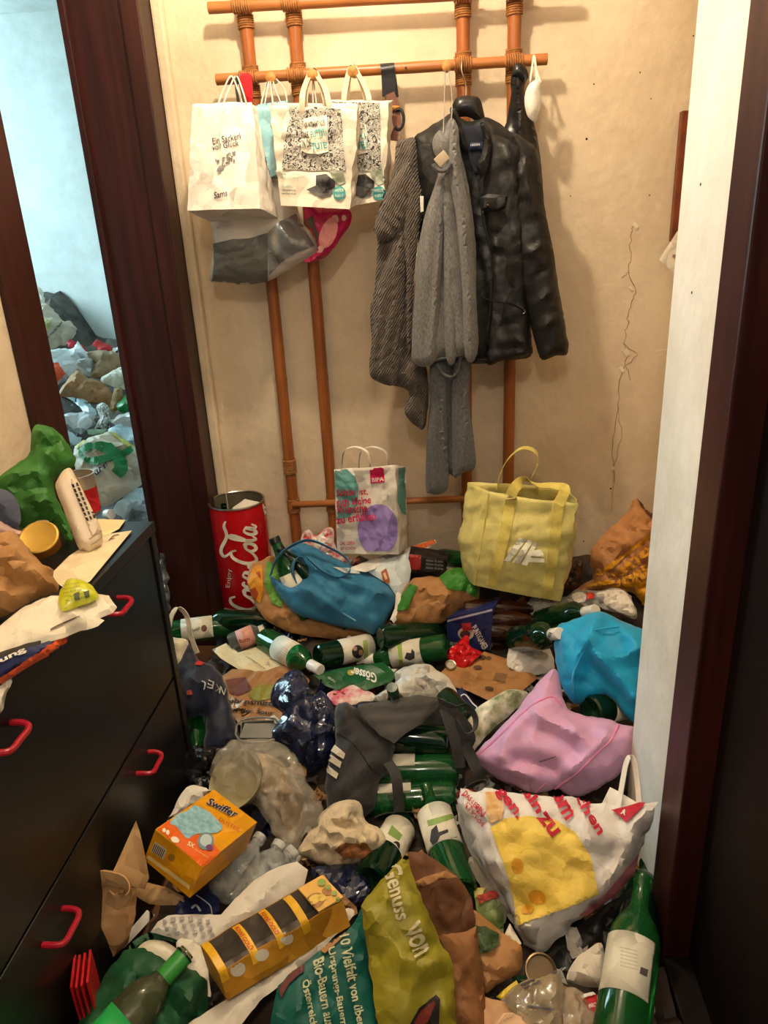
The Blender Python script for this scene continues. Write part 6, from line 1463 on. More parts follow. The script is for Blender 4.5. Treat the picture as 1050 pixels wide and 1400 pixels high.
# teal and olive paper bag, open towards the viewer
ob = thing('paper_bag', 'teal and olive printed paper bag with brown inside, bottom centre', 'bag', uh(560, 1400, 0))
OLV = paper('olive_print_paper', (150, 140, 34), rough=0.5); TLP = paper('teal_print_paper', (14, 92, 82), rough=0.5); KIN = paper('kraft_inside', (112, 70, 40))
Po = on(570, 1400, 0.03, 46, 0)
ol = puff('front_panel', [(494, 1237), (512, 1215), (531, 1194), (556, 1166), (562, 1190), (568, 1208), (582, 1240), (597, 1274), (606, 1297), (618, 1310), (622, 1360), (626, 1440), (520, 1440), (508, 1340), (497, 1265)], (Po[0] + Po[1] * 0.03, Po[1]), OLV, H=0.018, B=0.006, edge=0.02, wr=CR(0.012, 0.09), ridges=[[(494, 1240), (530, 1262), (598, 1276)], [(517, 1222), (545, 1232), (572, 1222)], [(530, 1275), (515, 1320), (520, 1370)], [(606, 1297), (565, 1340), (545, 1400)], [(540, 1300), (570, 1310), (612, 1315)]], rw=0.03, ra=0.012, seed=151, parent=ob, curve=False)
puff('back_panel', [(554, 1164), (580, 1167), (605, 1182), (628, 1200), (645, 1228), (650, 1262), (630, 1290), (600, 1300), (570, 1240)], (Po[0] - Po[1] * 0.045, Po[1]), KIN, H=0.008, B=0.006, edge=0.015, wr=CR(0.006, 0.06), seed=152, parent=ob, curve=False)
puff('side_panel', [(598, 1279), (625, 1276), (650, 1266), (657, 1310), (664, 1352), (670, 1440), (620, 1440), (616, 1350), (612, 1305)], (Po[0] + Po[1] * 0.02, (lambda v: v / np.linalg.norm(v))(Po[1] + R[:, 0] * 0.35)), paper('kraft_side', (150, 100, 58)), H=0.015, B=0.01, edge=0.02, wr=CR(0.013, 0.06), seed=153, parent=ob, curve=False)
puff('rim_fold', [(566, 1206), (580, 1199), (610, 1190), (626, 1199), (600, 1203), (574, 1214)], (Po[0] - Po[1] * 0.012, Po[1]), KR, H=0.004, B=0.003, edge=0.008, parent=ob, curve=False)
Pq = on(440, 1400, 0.05, 40, 12)
tl = puff('printed_panel', [(366, 1430), (374, 1372), (382, 1346), (412, 1318), (440, 1296), (474, 1273), (496, 1240), (499, 1270), (507, 1320), (518, 1390), (520, 1440)], Pq, TLP, H=0.02, B=0.02, edge=0.03, wr=CR(0.011, 0.08), seed=154, parent=ob, curve=False)
OFFW = ink((206, 196, 158))
text(ol, 'Genuss', [(548, 1178), (562, 1254), (542, 1258), (524, 1190)], OFFW, 0.02, off=0.004, parent=ob); text(ol, 'von', [(573, 1258), (588, 1300), (566, 1312), (550, 1272)], OFFW, 0.02, off=0.004, parent=ob)
dec(ol, [[(560, 1400), (572, 1378), (596, 1360), (602, 1366), (600, 1400), (590, 1420), (560, 1420)]], ink((30, 20, 16)), 'dark_picture', off=0.003, parent=ob); dec(ol, [[(566, 1396), (576, 1380), (594, 1368), (596, 1372), (584, 1396), (572, 1410)]], ink((120, 40, 24)), 'dark_picture', off=0.004, parent=ob)
for s, q in (('10 Vielfalt von über', [(478, 1278), (500, 1402), (488, 1404), (464, 1282)]), ('Ursprungs-Bauern', [(458, 1294), (476, 1402), (463, 1404), (445, 1300)]), ('Bio-Bauern aus', [(442, 1308), (456, 1402), (444, 1404), (428, 1316)]), ('Österreich', [(424, 1338), (436, 1402), (425, 1404), (411, 1342)])):
    text(tl, s, q, ink((196, 200, 160)), 0.02, off=0.004, parent=ob)
dec(tl, [[(382, 1352), (400, 1330), (418, 1318), (414, 1330), (396, 1346), (386, 1364)]], ink((110, 60, 60)), 'berry_print', off=0.003, parent=ob)
dec(tl, [[(434, 1298), (470, 1275), (474, 1278), (444, 1304)]], KR, 'torn_edge', off=0.003, parent=ob)

# white and yellow paper bag on the right
yb = lump('paper_bag', 'crumpled white paper bag with large yellow circle and red lettering', 'bag', [(624, 1094), (631, 1080), (650, 1082), (663, 1078), (720, 1087), (770, 1090), (815, 1098), (860, 1101), (899, 1096), (890, 1130), (874, 1165), (868, 1192), (842, 1224), (800, 1252), (764, 1282), (738, 1308), (716, 1292), (706, 1268), (690, 1226), (665, 1190), (645, 1160), (634, 1120)], (765, 1250), paper('bag_white', (232, 226, 220), rough=0.45), dz=0.04, tilt=50, az=-10, H=0.055, B=0.05, edge=0.05, wr=[('crump', 0.016, 0.15), ('crump', 0.006, 0.06)], ridges=[[(820, 1222), (850, 1180), (897, 1100)], [(706, 1266), (760, 1243), (820, 1222)], [(697, 1200), (720, 1230), (735, 1255)], [(663, 1082), (697, 1200), (706, 1266)], [(815, 1100), (800, 1130), (815, 1150)], [(840, 1112), (848, 1150), (822, 1200)], [(640, 1100), (655, 1140), (680, 1190)]], rw=0.028, ra=0.014, seed=161, curve=False)
dec(yb, [[(670, 1132), (690, 1119), (725, 1116), (760, 1121), (788, 1138), (806, 1168), (814, 1198), (818, 1221), (780, 1238), (740, 1254), (709, 1266), (704, 1240), (697, 1205), (682, 1165)]], ink((240, 208, 92)), 'yellow_circle', off=0.003, cell=4)
dec(yb, [[(822, 1226), (848, 1196), (872, 1166), (867, 1191), (842, 1222), (800, 1251), (790, 1250)]], ink((214, 130, 140)), 'pink_side', off=0.003, cell=4)
dec(yb, [ell(707, 1184, 9, 11), ell(735, 1226, 13, 10, 30), ell(722, 1244, 10, 7, -20)], ink((226, 160, 40)), 'stain', off=0.004, cell=4); dec(yb, [[(664, 1084), (680, 1084), (690, 1104), (686, 1120), (670, 1126), (664, 1108)]], mat('rusty_stain', (226, 190, 140), rgb2=(206, 150, 84), vs_=60), 'stain', off=0.0035, cell=4)
for s, x0, y0, x1, y1, h in (('gen.', 675, 1086, 705, 1124, 14), ('eln', 712, 1084, 735, 1114, 14), ('zu', 733, 1118, 754, 1146, 16), ('em', 753, 1088, 774, 1124, 15), ('chen', 785, 1093, 817, 1144, 14)):
    text(yb, s, quad_line(x0, y0, x1, y1, h), ink((198, 24, 52)), 0.03, off=0.005)
text(yb, 'DAS LEBEN', quad_line(632, 1088, 660, 1116, 7), ink((198, 24, 52)), 0.02, off=0.005); text(yb, 'IST SCHÖN.', quad_line(636, 1102, 662, 1132, 7), ink((198, 24, 52)), 0.02, off=0.005)
dec(yb, [[(836, 1109), (860, 1104), (887, 1095), (880, 1104), (858, 1126), (848, 1116)]], ink((190, 26, 50)), 'red_corner', off=0.004, cell=4); text(yb, 'A', quad_line(848, 1114, 857, 1117, 7), ink((236, 226, 214)), 0.02, off=0.006)
P_ = on(765, 1250, 0.04, 50, -10); q_ = lambda x, y, h: uplane(x, y, P_) + P_[1] * h
V, Fc = ribbon([q_(845, 1105, 0.0), q_(851, 1070, 0.0), q_(856, 1044, 0.0), q_(862, 1034, 0.0), q_(868, 1046, 0.0), q_(872, 1075, 0.0), q_(874, 1105, 0.0)], 0.012, P_[1] + R[:, 0], 0.0016); add('handle', V, Fc, WPAP, yb)
puff('handle_flap', [(822, 1100), (834, 1076), (846, 1082), (872, 1098), (874, 1108), (840, 1110)], (P_[0] - P_[1] * 0.01, P_[1]), WPAP, H=0.004, B=0.004, edge=0.01, curve=False, parent=yb)
puff('grey_side', [(624, 1100), (640, 1120), (662, 1150), (690, 1200), (704, 1262), (692, 1250), (672, 1215), (650, 1180), (632, 1140)], (P_[0] - P_[1] * 0.02, P_[1]), paper('bag_grey_side', (170, 164, 156)), H=0.01, B=0.02, edge=0.02, wr=CR(0.008, 0.05), parent=yb)
# large bottle at the right wall
v9 = bottle('large green wine bottle with white back label at the bottom right', (842, 1462), 0.15, (880, 1200), GREEN, WINE, lab=(0.30, 0.60), near=False, sc=1.12, lrot=-14, arc=125)
for k in range(6): text(v9[2], 'Qualitätswein', quad_line(848, 1296 + k * 5, 872, 1302 + k * 5, 2), ink((140, 130, 120)), 0, off=0.001)
dec(v9[2], [[(876, 1322), (886, 1326), (884, 1336), (874, 1331)]], ink((90, 84, 80)), 'barcode', off=0.001, cell=3)
bottle('dark green bottle in shadow behind the large wine bottle', (862, 1290), 0.10, (884, 1180), DGREEN, WINE, near=False)
# small foreground pieces
sp_ = lump('salad_packet', 'green and red printed salad packet below the wine bottle', 'packet', [(646, 1214), (682, 1214), (690, 1224), (688, 1275), (670, 1262), (652, 1245)], (670, 1255), mat('salad_print', (92, 110, 58), rgb2=(150, 168, 104), vs_=34, rough=0.4), dz=0.0, tilt=30, H=0.008, B=0.012, edge=0.015, wr=CR(0.005, 0.04), seed=171, curve=False)
dec(sp_, [[(653, 1224), (676, 1218), (683, 1226), (656, 1236)]], mat('red_berries', (196, 60, 44), rgb2=(120, 40, 30), vs_=90), 'red_print', off=0.003, cell=3); dec(sp_, [[(648, 1215), (664, 1215), (660, 1223), (650, 1228)]], ink((206, 190, 110)), 'yellow_print', off=0.003, cell=3)
kf = lump('paper_bag', 'small crumpled kraft bag with green leaf print', 'bag', [(645, 1243), (666, 1258), (687, 1276), (710, 1291), (715, 1316), (704, 1333), (680, 1346), (662, 1357), (652, 1325), (644, 1264)], (680, 1345), KR, dz=0.03, tilt=38, H=0.03, B=0.04, edge=0.04, wr=[('fold', 0.006, 0.03, 80, 0.8), ('crump', 0.012, 0.05)], seed=172)
dec(kf, [[(647, 1264), (664, 1268), (682, 1278), (684, 1292), (654, 1306)]], ink((60, 80, 44)), 'leaf_print', off=0.003, cell=4)
lump('price_tag', 'cream paper tag on the small crumpled kraft bag', 'tag', [(690, 1277), (697, 1262), (713, 1290), (705, 1296)], (700, 1285), CREAM, dz=0.075, tilt=35, H=0.002, B=0.002, edge=0.003, curve=False, wr=(), seed=173)
lump('plastic_strip', 'bright yellow plastic strip beside the zip bag', 'strip', [(678, 1363), (690, 1352), (706, 1340), (709, 1346), (696, 1360), (687, 1368)], (695, 1356), plas('yellow_strip', (226, 196, 40)), dz=0.03, tilt=15, H=0.002, B=0.002, edge=0.003, curve=False, wr=(), seed=174)
zb_ = lump('zip_bag', 'clear zip bag with dark streaks at the bottom', 'bag', [(686, 1366), (704, 1346), (735, 1336), (766, 1326), (772, 1358), (764, 1420), (722, 1420)], (730, 1390), mat('zip_film', (190, 172, 140), rough=0.12, alpha=0.55, spec=1.0, coat=0.7), dz=0.03, tilt=22, H=0.012, B=0.01, edge=0.02, wr=CR(0.008, 0.035), seed=175, curve=False)
strokes(zb_, [([(712, 1348), (735, 1338), (762, 1328)], 2.5), ([(720, 1376), (740, 1378), (757, 1381)], 3), ([(716, 1352), (738, 1342)], 2)], ink((88, 84, 92)), 'zip_line')
V, Fc = lathe([(0.0, 0.004), (0.022, 0.003), (0.026, 0.0), (0.029, 0.002), (0.029, 0.012), (0.026, 0.013), (0.024, 0.006), (0, 0.006)], uh(738, 1328, 0.03), (0.1, -0.45, 0.85), 26); add('jar_lid', V, Fc, mat('tarnished_tin', (150, 126, 96), metal=0.8, rough=0.35), label='tarnished round jar lid above the zip bag', cat='lid')
lump('paper_cup', 'crushed white paper cup beside the large wine bottle', 'cup', [(774, 1338), (782, 1318), (800, 1300), (822, 1290), (828, 1320), (826, 1350), (806, 1350), (790, 1346)], (800, 1348), paper('cup_white', (220, 208, 190)), dz=0.02, tilt=40, H=0.025, B=0.02, edge=0.03, wr=CR(0.012, 0.035), seed=176, cell=0.008)
rp = lump('packet', 'small red and white packet next to the large wine bottle', 'packet', [(792, 1362), (811, 1357), (824, 1368), (822, 1388), (811, 1391)], (808, 1385), ink((200, 30, 40)), dz=0.03, tilt=30, H=0.008, B=0.008, edge=0.008, curve=False, wr=CR(0.002, 0.02), seed=177)
dec(rp, [[(793, 1362), (811, 1358), (814, 1361), (797, 1366)]], ink((236, 230, 222)), 'white_band', off=0.003, cell=3); text(rp, 'BROS', quad_line(807, 1378, 818, 1376, 6), ink((236, 220, 214)), 0.02, off=0.003)
lump('cardboard_piece', 'pale tan cardboard piece with printed label at the bottom edge', 'cardboard', [(660, 1362), (672, 1366), (690, 1369), (740, 1402), (745, 1425), (664, 1425)], (690, 1395), paper('tan_card', (206, 160, 116)), dz=0.02, tilt=14, H=0.004, B=0.006, edge=0.006, curve=False, wr=[('noise', 0.004, 0.06)], seed=178)
pl_ = lump('paper_label', 'peach printed paper label on the tan cardboard', 'label', [(672, 1410), (688, 1385), (700, 1384), (738, 1402), (735, 1422), (676, 1422)], (700, 1402), paper('peach_label', (232, 190, 150)), dz=0.032, tilt=14, H=0.002, B=0.002, edge=0.003, curve=False, wr=[('noise', 0.002, 0.05)], seed=179)
for k in range(4): text(pl_, 'Nettogewicht 250 g', quad_line(680 + k * 5, 1404 - k * 3, 694 + k * 5, 1388 - k * 0.2, 2.0), ink((120, 84, 60)), 0, off=0.002)
lump('cardboard_piece', 'brown wet cardboard under clear film at the bottom right', 'cardboard', [(766, 1346), (806, 1360), (822, 1400), (826, 1425), (760, 1425)], (790, 1395), paper('wet_card', (146, 104, 66)), dz=0.01, tilt=14, H=0.005, B=0.006, edge=0.006, curve=False, wr=[('noise', 0.005, 0.05)], seed=180)
lump('plastic_film', 'crumpled clear film lying on the wet cardboard', 'film', [(770, 1356), (790, 1352), (806, 1372), (818, 1400), (800, 1420), (772, 1410)], (790, 1395), film('clear_film_b', (226, 214, 190), 0.32), dz=0.03, tilt=20, H=0.012, B=0.006, edge=0.02, wr=CR(0.01, 0.03), seed=181, cell=0.008)
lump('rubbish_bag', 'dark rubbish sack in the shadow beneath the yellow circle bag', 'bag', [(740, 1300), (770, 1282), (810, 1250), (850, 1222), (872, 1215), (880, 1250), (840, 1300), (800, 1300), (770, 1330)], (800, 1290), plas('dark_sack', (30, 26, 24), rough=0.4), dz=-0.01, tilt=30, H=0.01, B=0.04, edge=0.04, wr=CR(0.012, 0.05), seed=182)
lump('paper_scrap', 'small rolled white paper beside the large wine bottle base', 'paper', [(886, 1372), (894, 1374), (896, 1384), (890, 1390), (884, 1386)], (890, 1386), WPAP, dz=0.03, tilt=35, H=0.008, B=0.008, edge=0.01, wr=(), seed=183)
lump('paper_bag', 'grey crumpled paper between the wine bottle and the yellow circle bag', 'bag', [(640, 1180), (652, 1170), (672, 1200), (690, 1235), (690, 1262), (668, 1232)], (668, 1225), paper('grey_paper', (150, 140, 126)), dz=0.02, tilt=40, H=0.012, B=0.02, edge=0.03, wr=CR(0.01, 0.04), seed=184)
lump('packet', 'small white and red printed packet at the sports bag strap', 'packet', [(628, 1084), (636, 1078), (652, 1086), (660, 1100), (650, 1112), (634, 1104)], (642, 1104), mat('packet_red_white', (226, 216, 200), rgb2=(196, 50, 50), vs_=60), dz=0.04, tilt=40, H=0.01, B=0.01, edge=0.015, wr=CR(0.006, 0.03), seed=185)

# ================================================================== on the chest
ZT = 0.80


def ct(px, py, dz=0.0, tilt=45, az=0): return lean(px, py, ZT + dz, tilt, az)


def top(name, label, cat, out, at, m, dz=0.0, tilt=45, az=0, H=0.03, B=0.03, edge=0.04, wr=None, seed=1, **k):
    return puff(name, out, ct(at[0], at[1], dz, tilt, az), m, H=H, B=B, edge=edge, wr=CR() if wr is None else wr, seed=seed, label=label, cat=cat, **k)


z1 = lambda L_: [(x / 3.5, 560 + y / 3.5) for x, y in L_]
CARDC = paper('pale_card', (232, 212, 172))
c1 = top('card_sheet', 'pale card sheet lying under the white plastic device', 'card', z1([(230, 800), (330, 700), (480, 600), (632, 578), (430, 822), (330, 870)]), (110, 780), CARDC, dz=0.004, tilt=0, H=0.0025, B=0.002, edge=0.004, curve=False, wr=())
strokes(c1, [(z1([(520, 630), (545, 605), (570, 600)]), 1.0), (z1([(525, 622), (550, 618)]), 1.0)], ink((120, 96, 70)), 'pencil_mark')
top('card_sheet', 'pale card sheet behind the white plastic device', 'card', z1([(420, 560), (470, 522), (600, 528), (570, 570), (500, 608), (440, 620)]), (150, 715), paper('pale_card_b', (236, 214, 160)), dz=0.004, tilt=0, H=0.0025, B=0.002, edge=0.004, curve=False, wr=())
# green bag
GB = paper('green_kraft', (52, 112, 40), rough=0.6)
top('paper_bag', 'green crumpled paper bag standing at the back of the chest', 'bag', [(-14, 660), (0, 650), (20, 636), (37, 623), (46, 586), (57, 581), (77, 588), (94, 608), (102, 626), (101, 640), (84, 650), (74, 660), (78, 682), (94, 714), (102, 745), (92, 742), (78, 722), (60, 712), (43, 717), (26, 722), (20, 700), (6, 680)], (60, 722), GB, dz=0.03, tilt=62, H=0.035, B=0.03, edge=0.05, wr=CR(0.012, 0.06), ridges=[[(50, 588), (62, 620), (82, 648)], [(0, 655), (40, 650), (72, 656)], [(40, 625), (60, 615), (92, 612)], [(30, 690), (55, 680), (76, 690)], [(62, 655), (70, 685), (92, 720)], [(20, 660), (40, 690), (45, 712)]], rw=0.02, ra=0.014, seed=201)
# white grille device
wd = thing('air_freshener', 'off-white plastic device with slanted grille leaning on the chest', 'device', ct(123, 752)[0])
OFFP = plas('offwhite_plastic', (228, 208, 180), rough=0.35)
Pd = ct(122, 757, 0.0, 58, 0)
body = puff('housing', [(76, 668), (79, 655), (84, 646), (90, 641), (96, 640), (101, 647), (118, 680), (136, 718), (140, 732), (140, 743), (131, 750), (123, 757), (114, 752), (106, 747), (90, 705)], (Pd[0], Pd[1]), OFFP, H=0.022, B=0.022, edge=0.012, parent=wd, cell=0.006)
ff = puff('front_face', [(95, 660), (105, 656), (116, 678), (135, 715), (137, 727), (124, 736), (119, 722)], (Pd[0] + Pd[1] * 0.018, Pd[1]), OFFP, H=0.008, B=0.004, edge=0.006, parent=wd, cell=0.006)
slots = []
for r in range(8):
    for c in range(3):
        t = r / 8; x = 100 + 21.5 * t + c * 5.0 * (1 - 0.1 * t); y = 664 + 52 * t - c * 1.8
        slots.append([(x - 1.9, y - 2.4), (x + 1.0, y - 2.0), (x + 2.6, y + 2.6), (x - 0.2, y + 2.4)])
dec(ff, slots, ink((48, 34, 28)), 'grille_slot', off=0.0012, cell=3, parent=wd)
onsurf(body, [(122, 737), (130, 732), (138, 726)], 0.0012, 'groove', plas('groove', (180, 158, 130)), wd); onsurf(body, [(124, 745), (132, 740), (139, 734)], 0.0012, 'groove', plas('groove', (180, 158, 130)), wd)
# red and white tin
tn = thing('tin_can', 'open tin can with red label behind the white device', 'can', lean(118, 700, ZT, 0)[0])
tb_ = lean(117, 703, ZT, 0)[0]; th_ = 0.10
V, Fc = lathe([(0, 0.003), (0.034, 0.0), (0.036, 0.004), (0.036, 0.03), (0.036, th_ - 0.004), (0.0375, th_), (0.034, th_), (0.0335, th_ - 0.006), (0.0335, th_ - 0.02), (0, th_ - 0.022)], tb_, (0, 0, 1), 30); add('body', V, Fc, mat('tin_steel', (196, 186, 170), metal=0.7, rough=0.35), tn)
V, Fc = lathe([(0.0366, 0.01), (0.0366, 0.068)], tb_, (0, 0, 1), 30); add('label', V, Fc, ink((186, 22, 28)), tn)
# tuna tin
tt = thing('food_tin', 'opened flat food tin with golden inside on the chest', 'tin', ct(55, 745)[0])
fb = uz(56, 752, ZT + 0.01)
V, Fc = lathe([(0, 0.004), (0.036, 0.002), (0.04, 0.006), (0.04, 0.032), (0.042, 0.035), (0.038, 0.035), (0.0375, 0.01), (0, 0.008)], fb, (0.1, -0.2, 0.95), 30); add('body', V, Fc, mat('gold_tin', (200, 130, 60), metal=0.6, rough=0.35), tt)
V, Fc = lathe([(0, 0.0), (0.030, 0.0), (0.034, 0.002), (0.037, 0.001), (0.038, -0.001), (0.0, -0.001)], uz(53, 734, ZT + 0.06), (0.15, -0.55, 0.8), 28); add('raised_lid', V, Fc, mat('gold_inside', (190, 150, 60), metal=0.4, rough=0.45), tt)
# crumpled kraft bag, cloths, box
top('paper_bag', 'tan kraft bag crumpled at the front of the chest', 'bag', [(-60, 725), (0, 729), (17, 728), (32, 742), (48, 760), (71, 782), (80, 806), (70, 812), (57, 816), (29, 830), (0, 846), (-60, 870)], (30, 822), paper('kraft_tan_b', (178, 130, 78)), dz=0.02, tilt=50, H=0.04, B=0.03, edge=0.05, wr=CR(0.014, 0.055), ridges=[[(0, 745), (30, 765), (70, 785)], [(10, 790), (40, 785), (75, 805)], [(0, 815), (30, 805), (55, 812)], [(20, 735), (30, 760), (20, 790)]], rw=0.02, ra=0.013, seed=205)
top('cloth', 'slate blue cloth heaped at the left edge of the chest', 'cloth', [(-40, 664), (0, 668), (17, 676), (27, 694), (27, 717), (11, 724), (-40, 725)], (5, 735), cloth('slate_cloth', (70, 76, 96)), dz=0.06, tilt=55, H=0.035, B=0.03, edge=0.05, wr=[('fold', 0.006, 0.03, 30), ('noise', 0.006, 0.04)], seed=206)
top('cloth', 'dusty pink cloth below the slate blue cloth', 'cloth', [(-40, 705), (0, 708), (17, 722), (36, 729), (31, 738), (10, 736), (-40, 736)], (10, 745), cloth('pink_cloth', (196, 160, 150)), dz=0.05, tilt=50, H=0.025, B=0.02, edge=0.03, wr=[('noise', 0.005, 0.03)], seed=207)
wb_ = top('carton', 'small white carton behind the green bag on the chest', 'box', [(-20, 622), (0, 614), (17, 603), (22, 606), (27, 617), (8, 646), (-20, 662)], (5, 660), CREAM, dz=0.08, tilt=65, H=0.01, B=0.04, edge=0.008, curve=False, wr=(), seed=208)
strokes(wb_, [([(10, 612), (20, 622)], 1.2), ([(0, 638), (12, 630)], 1.2)], ink((150, 130, 110)), 'crease')
# envelope, label packet, supermarket bag over the edge
en = top('envelope', 'white torn envelope hanging over the front edge of the chest', 'envelope', z1([(-160, 1100), (0, 1030), (120, 940), (200, 905), (300, 890), (400, 890), (520, 890), (560, 945), (540, 975), (480, 1000), (500, 1010), (470, 1035), (300, 1090), (130, 1140), (0, 1190), (-160, 1260)]), (100, 836), paper('envelope_white', (232, 220, 196)), dz=0.012, tilt=18, H=0.012, B=0.006, edge=0.02, wr=CR(0.006, 0.05), seed=209, curve=False)
strokes(en, [(z1([(240, 1055), (300, 1025), (380, 990)]), [1.5, 2.5, 1])], ink((96, 80, 62)), 'torn_slit')
lpk = top('label_packet', 'yellow-green labelled clear packet on the envelope', 'packet', z1([(283, 885), (300, 845), (325, 812), (380, 812), (430, 835), (472, 892), (420, 925), (300, 965)]), (108, 825), mat('lime_label', (206, 206, 40), rough=0.25, coat=0.6), dz=0.03, tilt=28, H=0.012, B=0.006, edge=0.025, wr=CR(0.005, 0.04), seed=210)
for k in range(5): text(lpk, 'Mais Kräcker', quad_line(86 + k * 1.2, 800 + k * 5 + 3, 108 + k * 2.2, 796 + k * 4.5 + 3, 2.6), ink((80, 96, 30)), 0.0, off=0.003)
dec(lpk, [[(101, 812), (108, 810), (109, 820), (102, 822)], [(114, 810), (121, 808), (122, 816), (116, 818)]], ink((74, 84, 40)), 'printed_block', off=0.003, cell=3)
HP = (np.array([-0.640, 1.0, 0.78]), np.array([0.97, 0.0, 0.243]))
sbag = puff('plastic_bag', [(-60, 930), (0, 899), (37, 886), (92, 868), (95, 874), (86, 884), (43, 907), (0, 934), (-60, 968)], HP, plas('navy_poly', (32, 44, 88), rough=0.3), H=0.01, B=0.006, edge=0.015, label='navy and orange supermarket bag hanging over the chest edge', cat='bag', wr=[('noise', 0.003, 0.05)], seed=211, curve=False)
dec(sbag, [[(-20, 938), (0, 925), (43, 898), (70, 880), (92, 869), (95, 874), (86, 884), (43, 907), (0, 934), (-20, 946)]], ink((226, 92, 40)), 'orange_band', off=0.003, cell=4)
text(sbag, 'ung', quad_line(0, 910, 36, 893, 7), ink((220, 216, 206)), 0.03, off=0.003)
puff('plastic_bag', [(-30, 960), (0, 938), (14, 926), (16, 932), (8, 950), (5, 968), (-10, 985), (-30, 990)], HP, WFILM, label='white crumpled plastic hanging at the left chest edge', cat='bag', H=0.008, B=0.006, edge=0.015, wr=CR(0.005, 0.03), seed=212)

# ================================================================== rubbish heap in the far room
FA, FB = uy(130, 690, 2.62), uy(100, 420, 3.95)
FP = p3(FA, FB, FA + np.array([-1.0, 0, 0.0]))
gx, gy = np.meshgrid(np.linspace(-3.3, -0.88, 60), np.linspace(1.9, 4.32, 60))
Pm = np.stack([gx.ravel(), gy.ravel(), np.zeros(gx.size)], 1)
n_ = FP[1]; zz = FP[0][2] - ((Pm[:, 0] - FP[0][0]) * n_[0] + (Pm[:, 1] - FP[0][1]) * n_[1]) / n_[2]
zz = zz - 0.12 - 0.25 * sstep(3.0, 3.7, Pm[:, 1]) * sstep(-2.2, -2.0, Pm[:, 0]) + wrinkle(Pm, [('crump', 0.06, 0.25), ('crump', 0.03, 0.1)], 9)
Pm[:, 2] = np.clip(zz, 0.01, 2)
kp = ~(Pm[:, 0] > -1.02) | (Pm[:, 1] > 2.54)
Fc = [(r * 60 + c, r * 60 + c + 1, (r + 1) * 60 + c + 1, (r + 1) * 60 + c) for r in range(59) for c in range(59) if kp[r * 60 + c] and kp[(r + 1) * 60 + c + 1] and kp[r * 60 + c + 1]]
add('far_litter_mound', Pm, Fc, mat('far_litter', (88, 80, 70), rgb2=(40, 38, 36), vs_=14), label='heaped rubbish filling the far room behind the doorway', cat='litter', kind='stuff')


def far(name, label, cat, out, m, tilt=52, dz=0.0, H=0.05, B=0.08, edge=0.07, seed=1, wr=None, **k):
    c = np.mean(np.array(out, float), 0); y1 = max(p[1] for p in out)
    P0 = uplane(c[0], y1, FP) + FP[1] * dz
    hd = CAM - P0; hd[2] = 0; hd /= np.linalg.norm(hd); t = math.radians(tilt)
    return puff(name, out, (P0, hd * math.sin(t) + np.array([0, 0, 1.0]) * math.cos(t)), m, H=H, B=B, edge=edge, seed=seed, cell=0.016, wr=CR(0.03, 0.11) if wr is None else wr, label=label, cat=cat, group='rubbish in the far room', **k)


z3f = lambda L_: [(40 + x / 6.18, 380 + y / 6.18) for x, y in L_]
z4f = lambda L_: [(60 + x / 6.18, 540 + y / 6.18) for x, y in L_]
FW = mat('far_white_poly', (226, 232, 234), rough=0.3, var=0.06, crease=0.6, cs=10); FK = paper('far_kraft', (150, 124, 92)); FC = paper('far_cream', (222, 218, 200)); FBL = mat('far_pale_blue_film', (196, 222, 232), rough=0.2, var=0.08, crease=0.7, cs=12)
far('paper_sheet', 'patterned paper sheet at the top of the far rubbish heap', 'paper', z3f([(20, 90), (100, 90), (135, 220), (60, 270), (10, 260)]), FC, seed=1, H=0.02, B=0.02, dz=0.05)
f1 = far('paper_bag', 'beige paper bag with printed line beside the door casing', 'bag', z3f([(0, 290), (75, 240), (130, 218), (200, 260), (280, 360), (350, 368), (402, 450), (360, 520), (300, 560), (200, 600), (60, 600)]), paper('far_beige', (196, 182, 160)), seed=2, dz=0.06)
text(f1, 'für in braunes Papier', z3f([(120, 520), (270, 365), (285, 380), (140, 545)]), INKD, 0.02, off=0.006); dec(f1, [ell(61, 445, 8, 9)], ink((150, 150, 90)), 'fruit_print', off=0.006)
far('carton', 'red carton at the top right of the far rubbish heap', 'box', z3f([(535, 565), (570, 518), (640, 550), (718, 600), (700, 640), (600, 640)]), ink((190, 36, 40)), seed=3, H=0.02, curve=False, dz=0.06)
far('carton', 'red packet peeping out behind the white plastic bag', 'packet', z3f([(300, 545), (340, 520), (440, 570), (500, 620), (460, 640), (360, 600)]), ink((180, 34, 40)), seed=4, H=0.02, curve=False, dz=0.06)
f2 = far('plastic_bag', 'white plastic bag with orange print in the far room', 'bag', z3f([(110, 640), (240, 600), (370, 590), (405, 532), (460, 600), (550, 680), (560, 740), (520, 835), (400, 800), (300, 860), (200, 920), (120, 850)]), FW, seed=5, dz=0.06)
dec(f2, [z3f([(160, 720), (240, 715), (300, 810), (240, 870), (190, 880)])], ink((230, 92, 56)), 'orange_print', off=0.006)
far('paper_bag', 'kraft paper bag on the right of the far heap', 'bag', z3f([(480, 640), (650, 612), (830, 680), (830, 740), (760, 790), (600, 842), (520, 832), (560, 720)]), FK, seed=6, dz=0.05)
far('plastic_bag', 'white bag against the dark door post in the far room', 'bag', z3f([(710, 610), (780, 570), (830, 600), (840, 680), (760, 650)]), FW, seed=7, H=0.03, dz=0.05)
far('sack', 'cream sack with a dark slit on the far heap', 'bag', z3f([(600, 860), (700, 790), (840, 715), (890, 800), (890, 940), (760, 930), (700, 918)]), FC, seed=8, dz=0.05)
far('carton', 'brown cardboard box under clear film in the far room', 'box', z3f([(250, 990), (300, 880), (405, 762), (500, 840), (620, 890), (700, 960), (710, 1085), (600, 1070), (420, 1040)]), paper('far_card', (166, 122, 78)), seed=9, curve=False, dz=0.06)
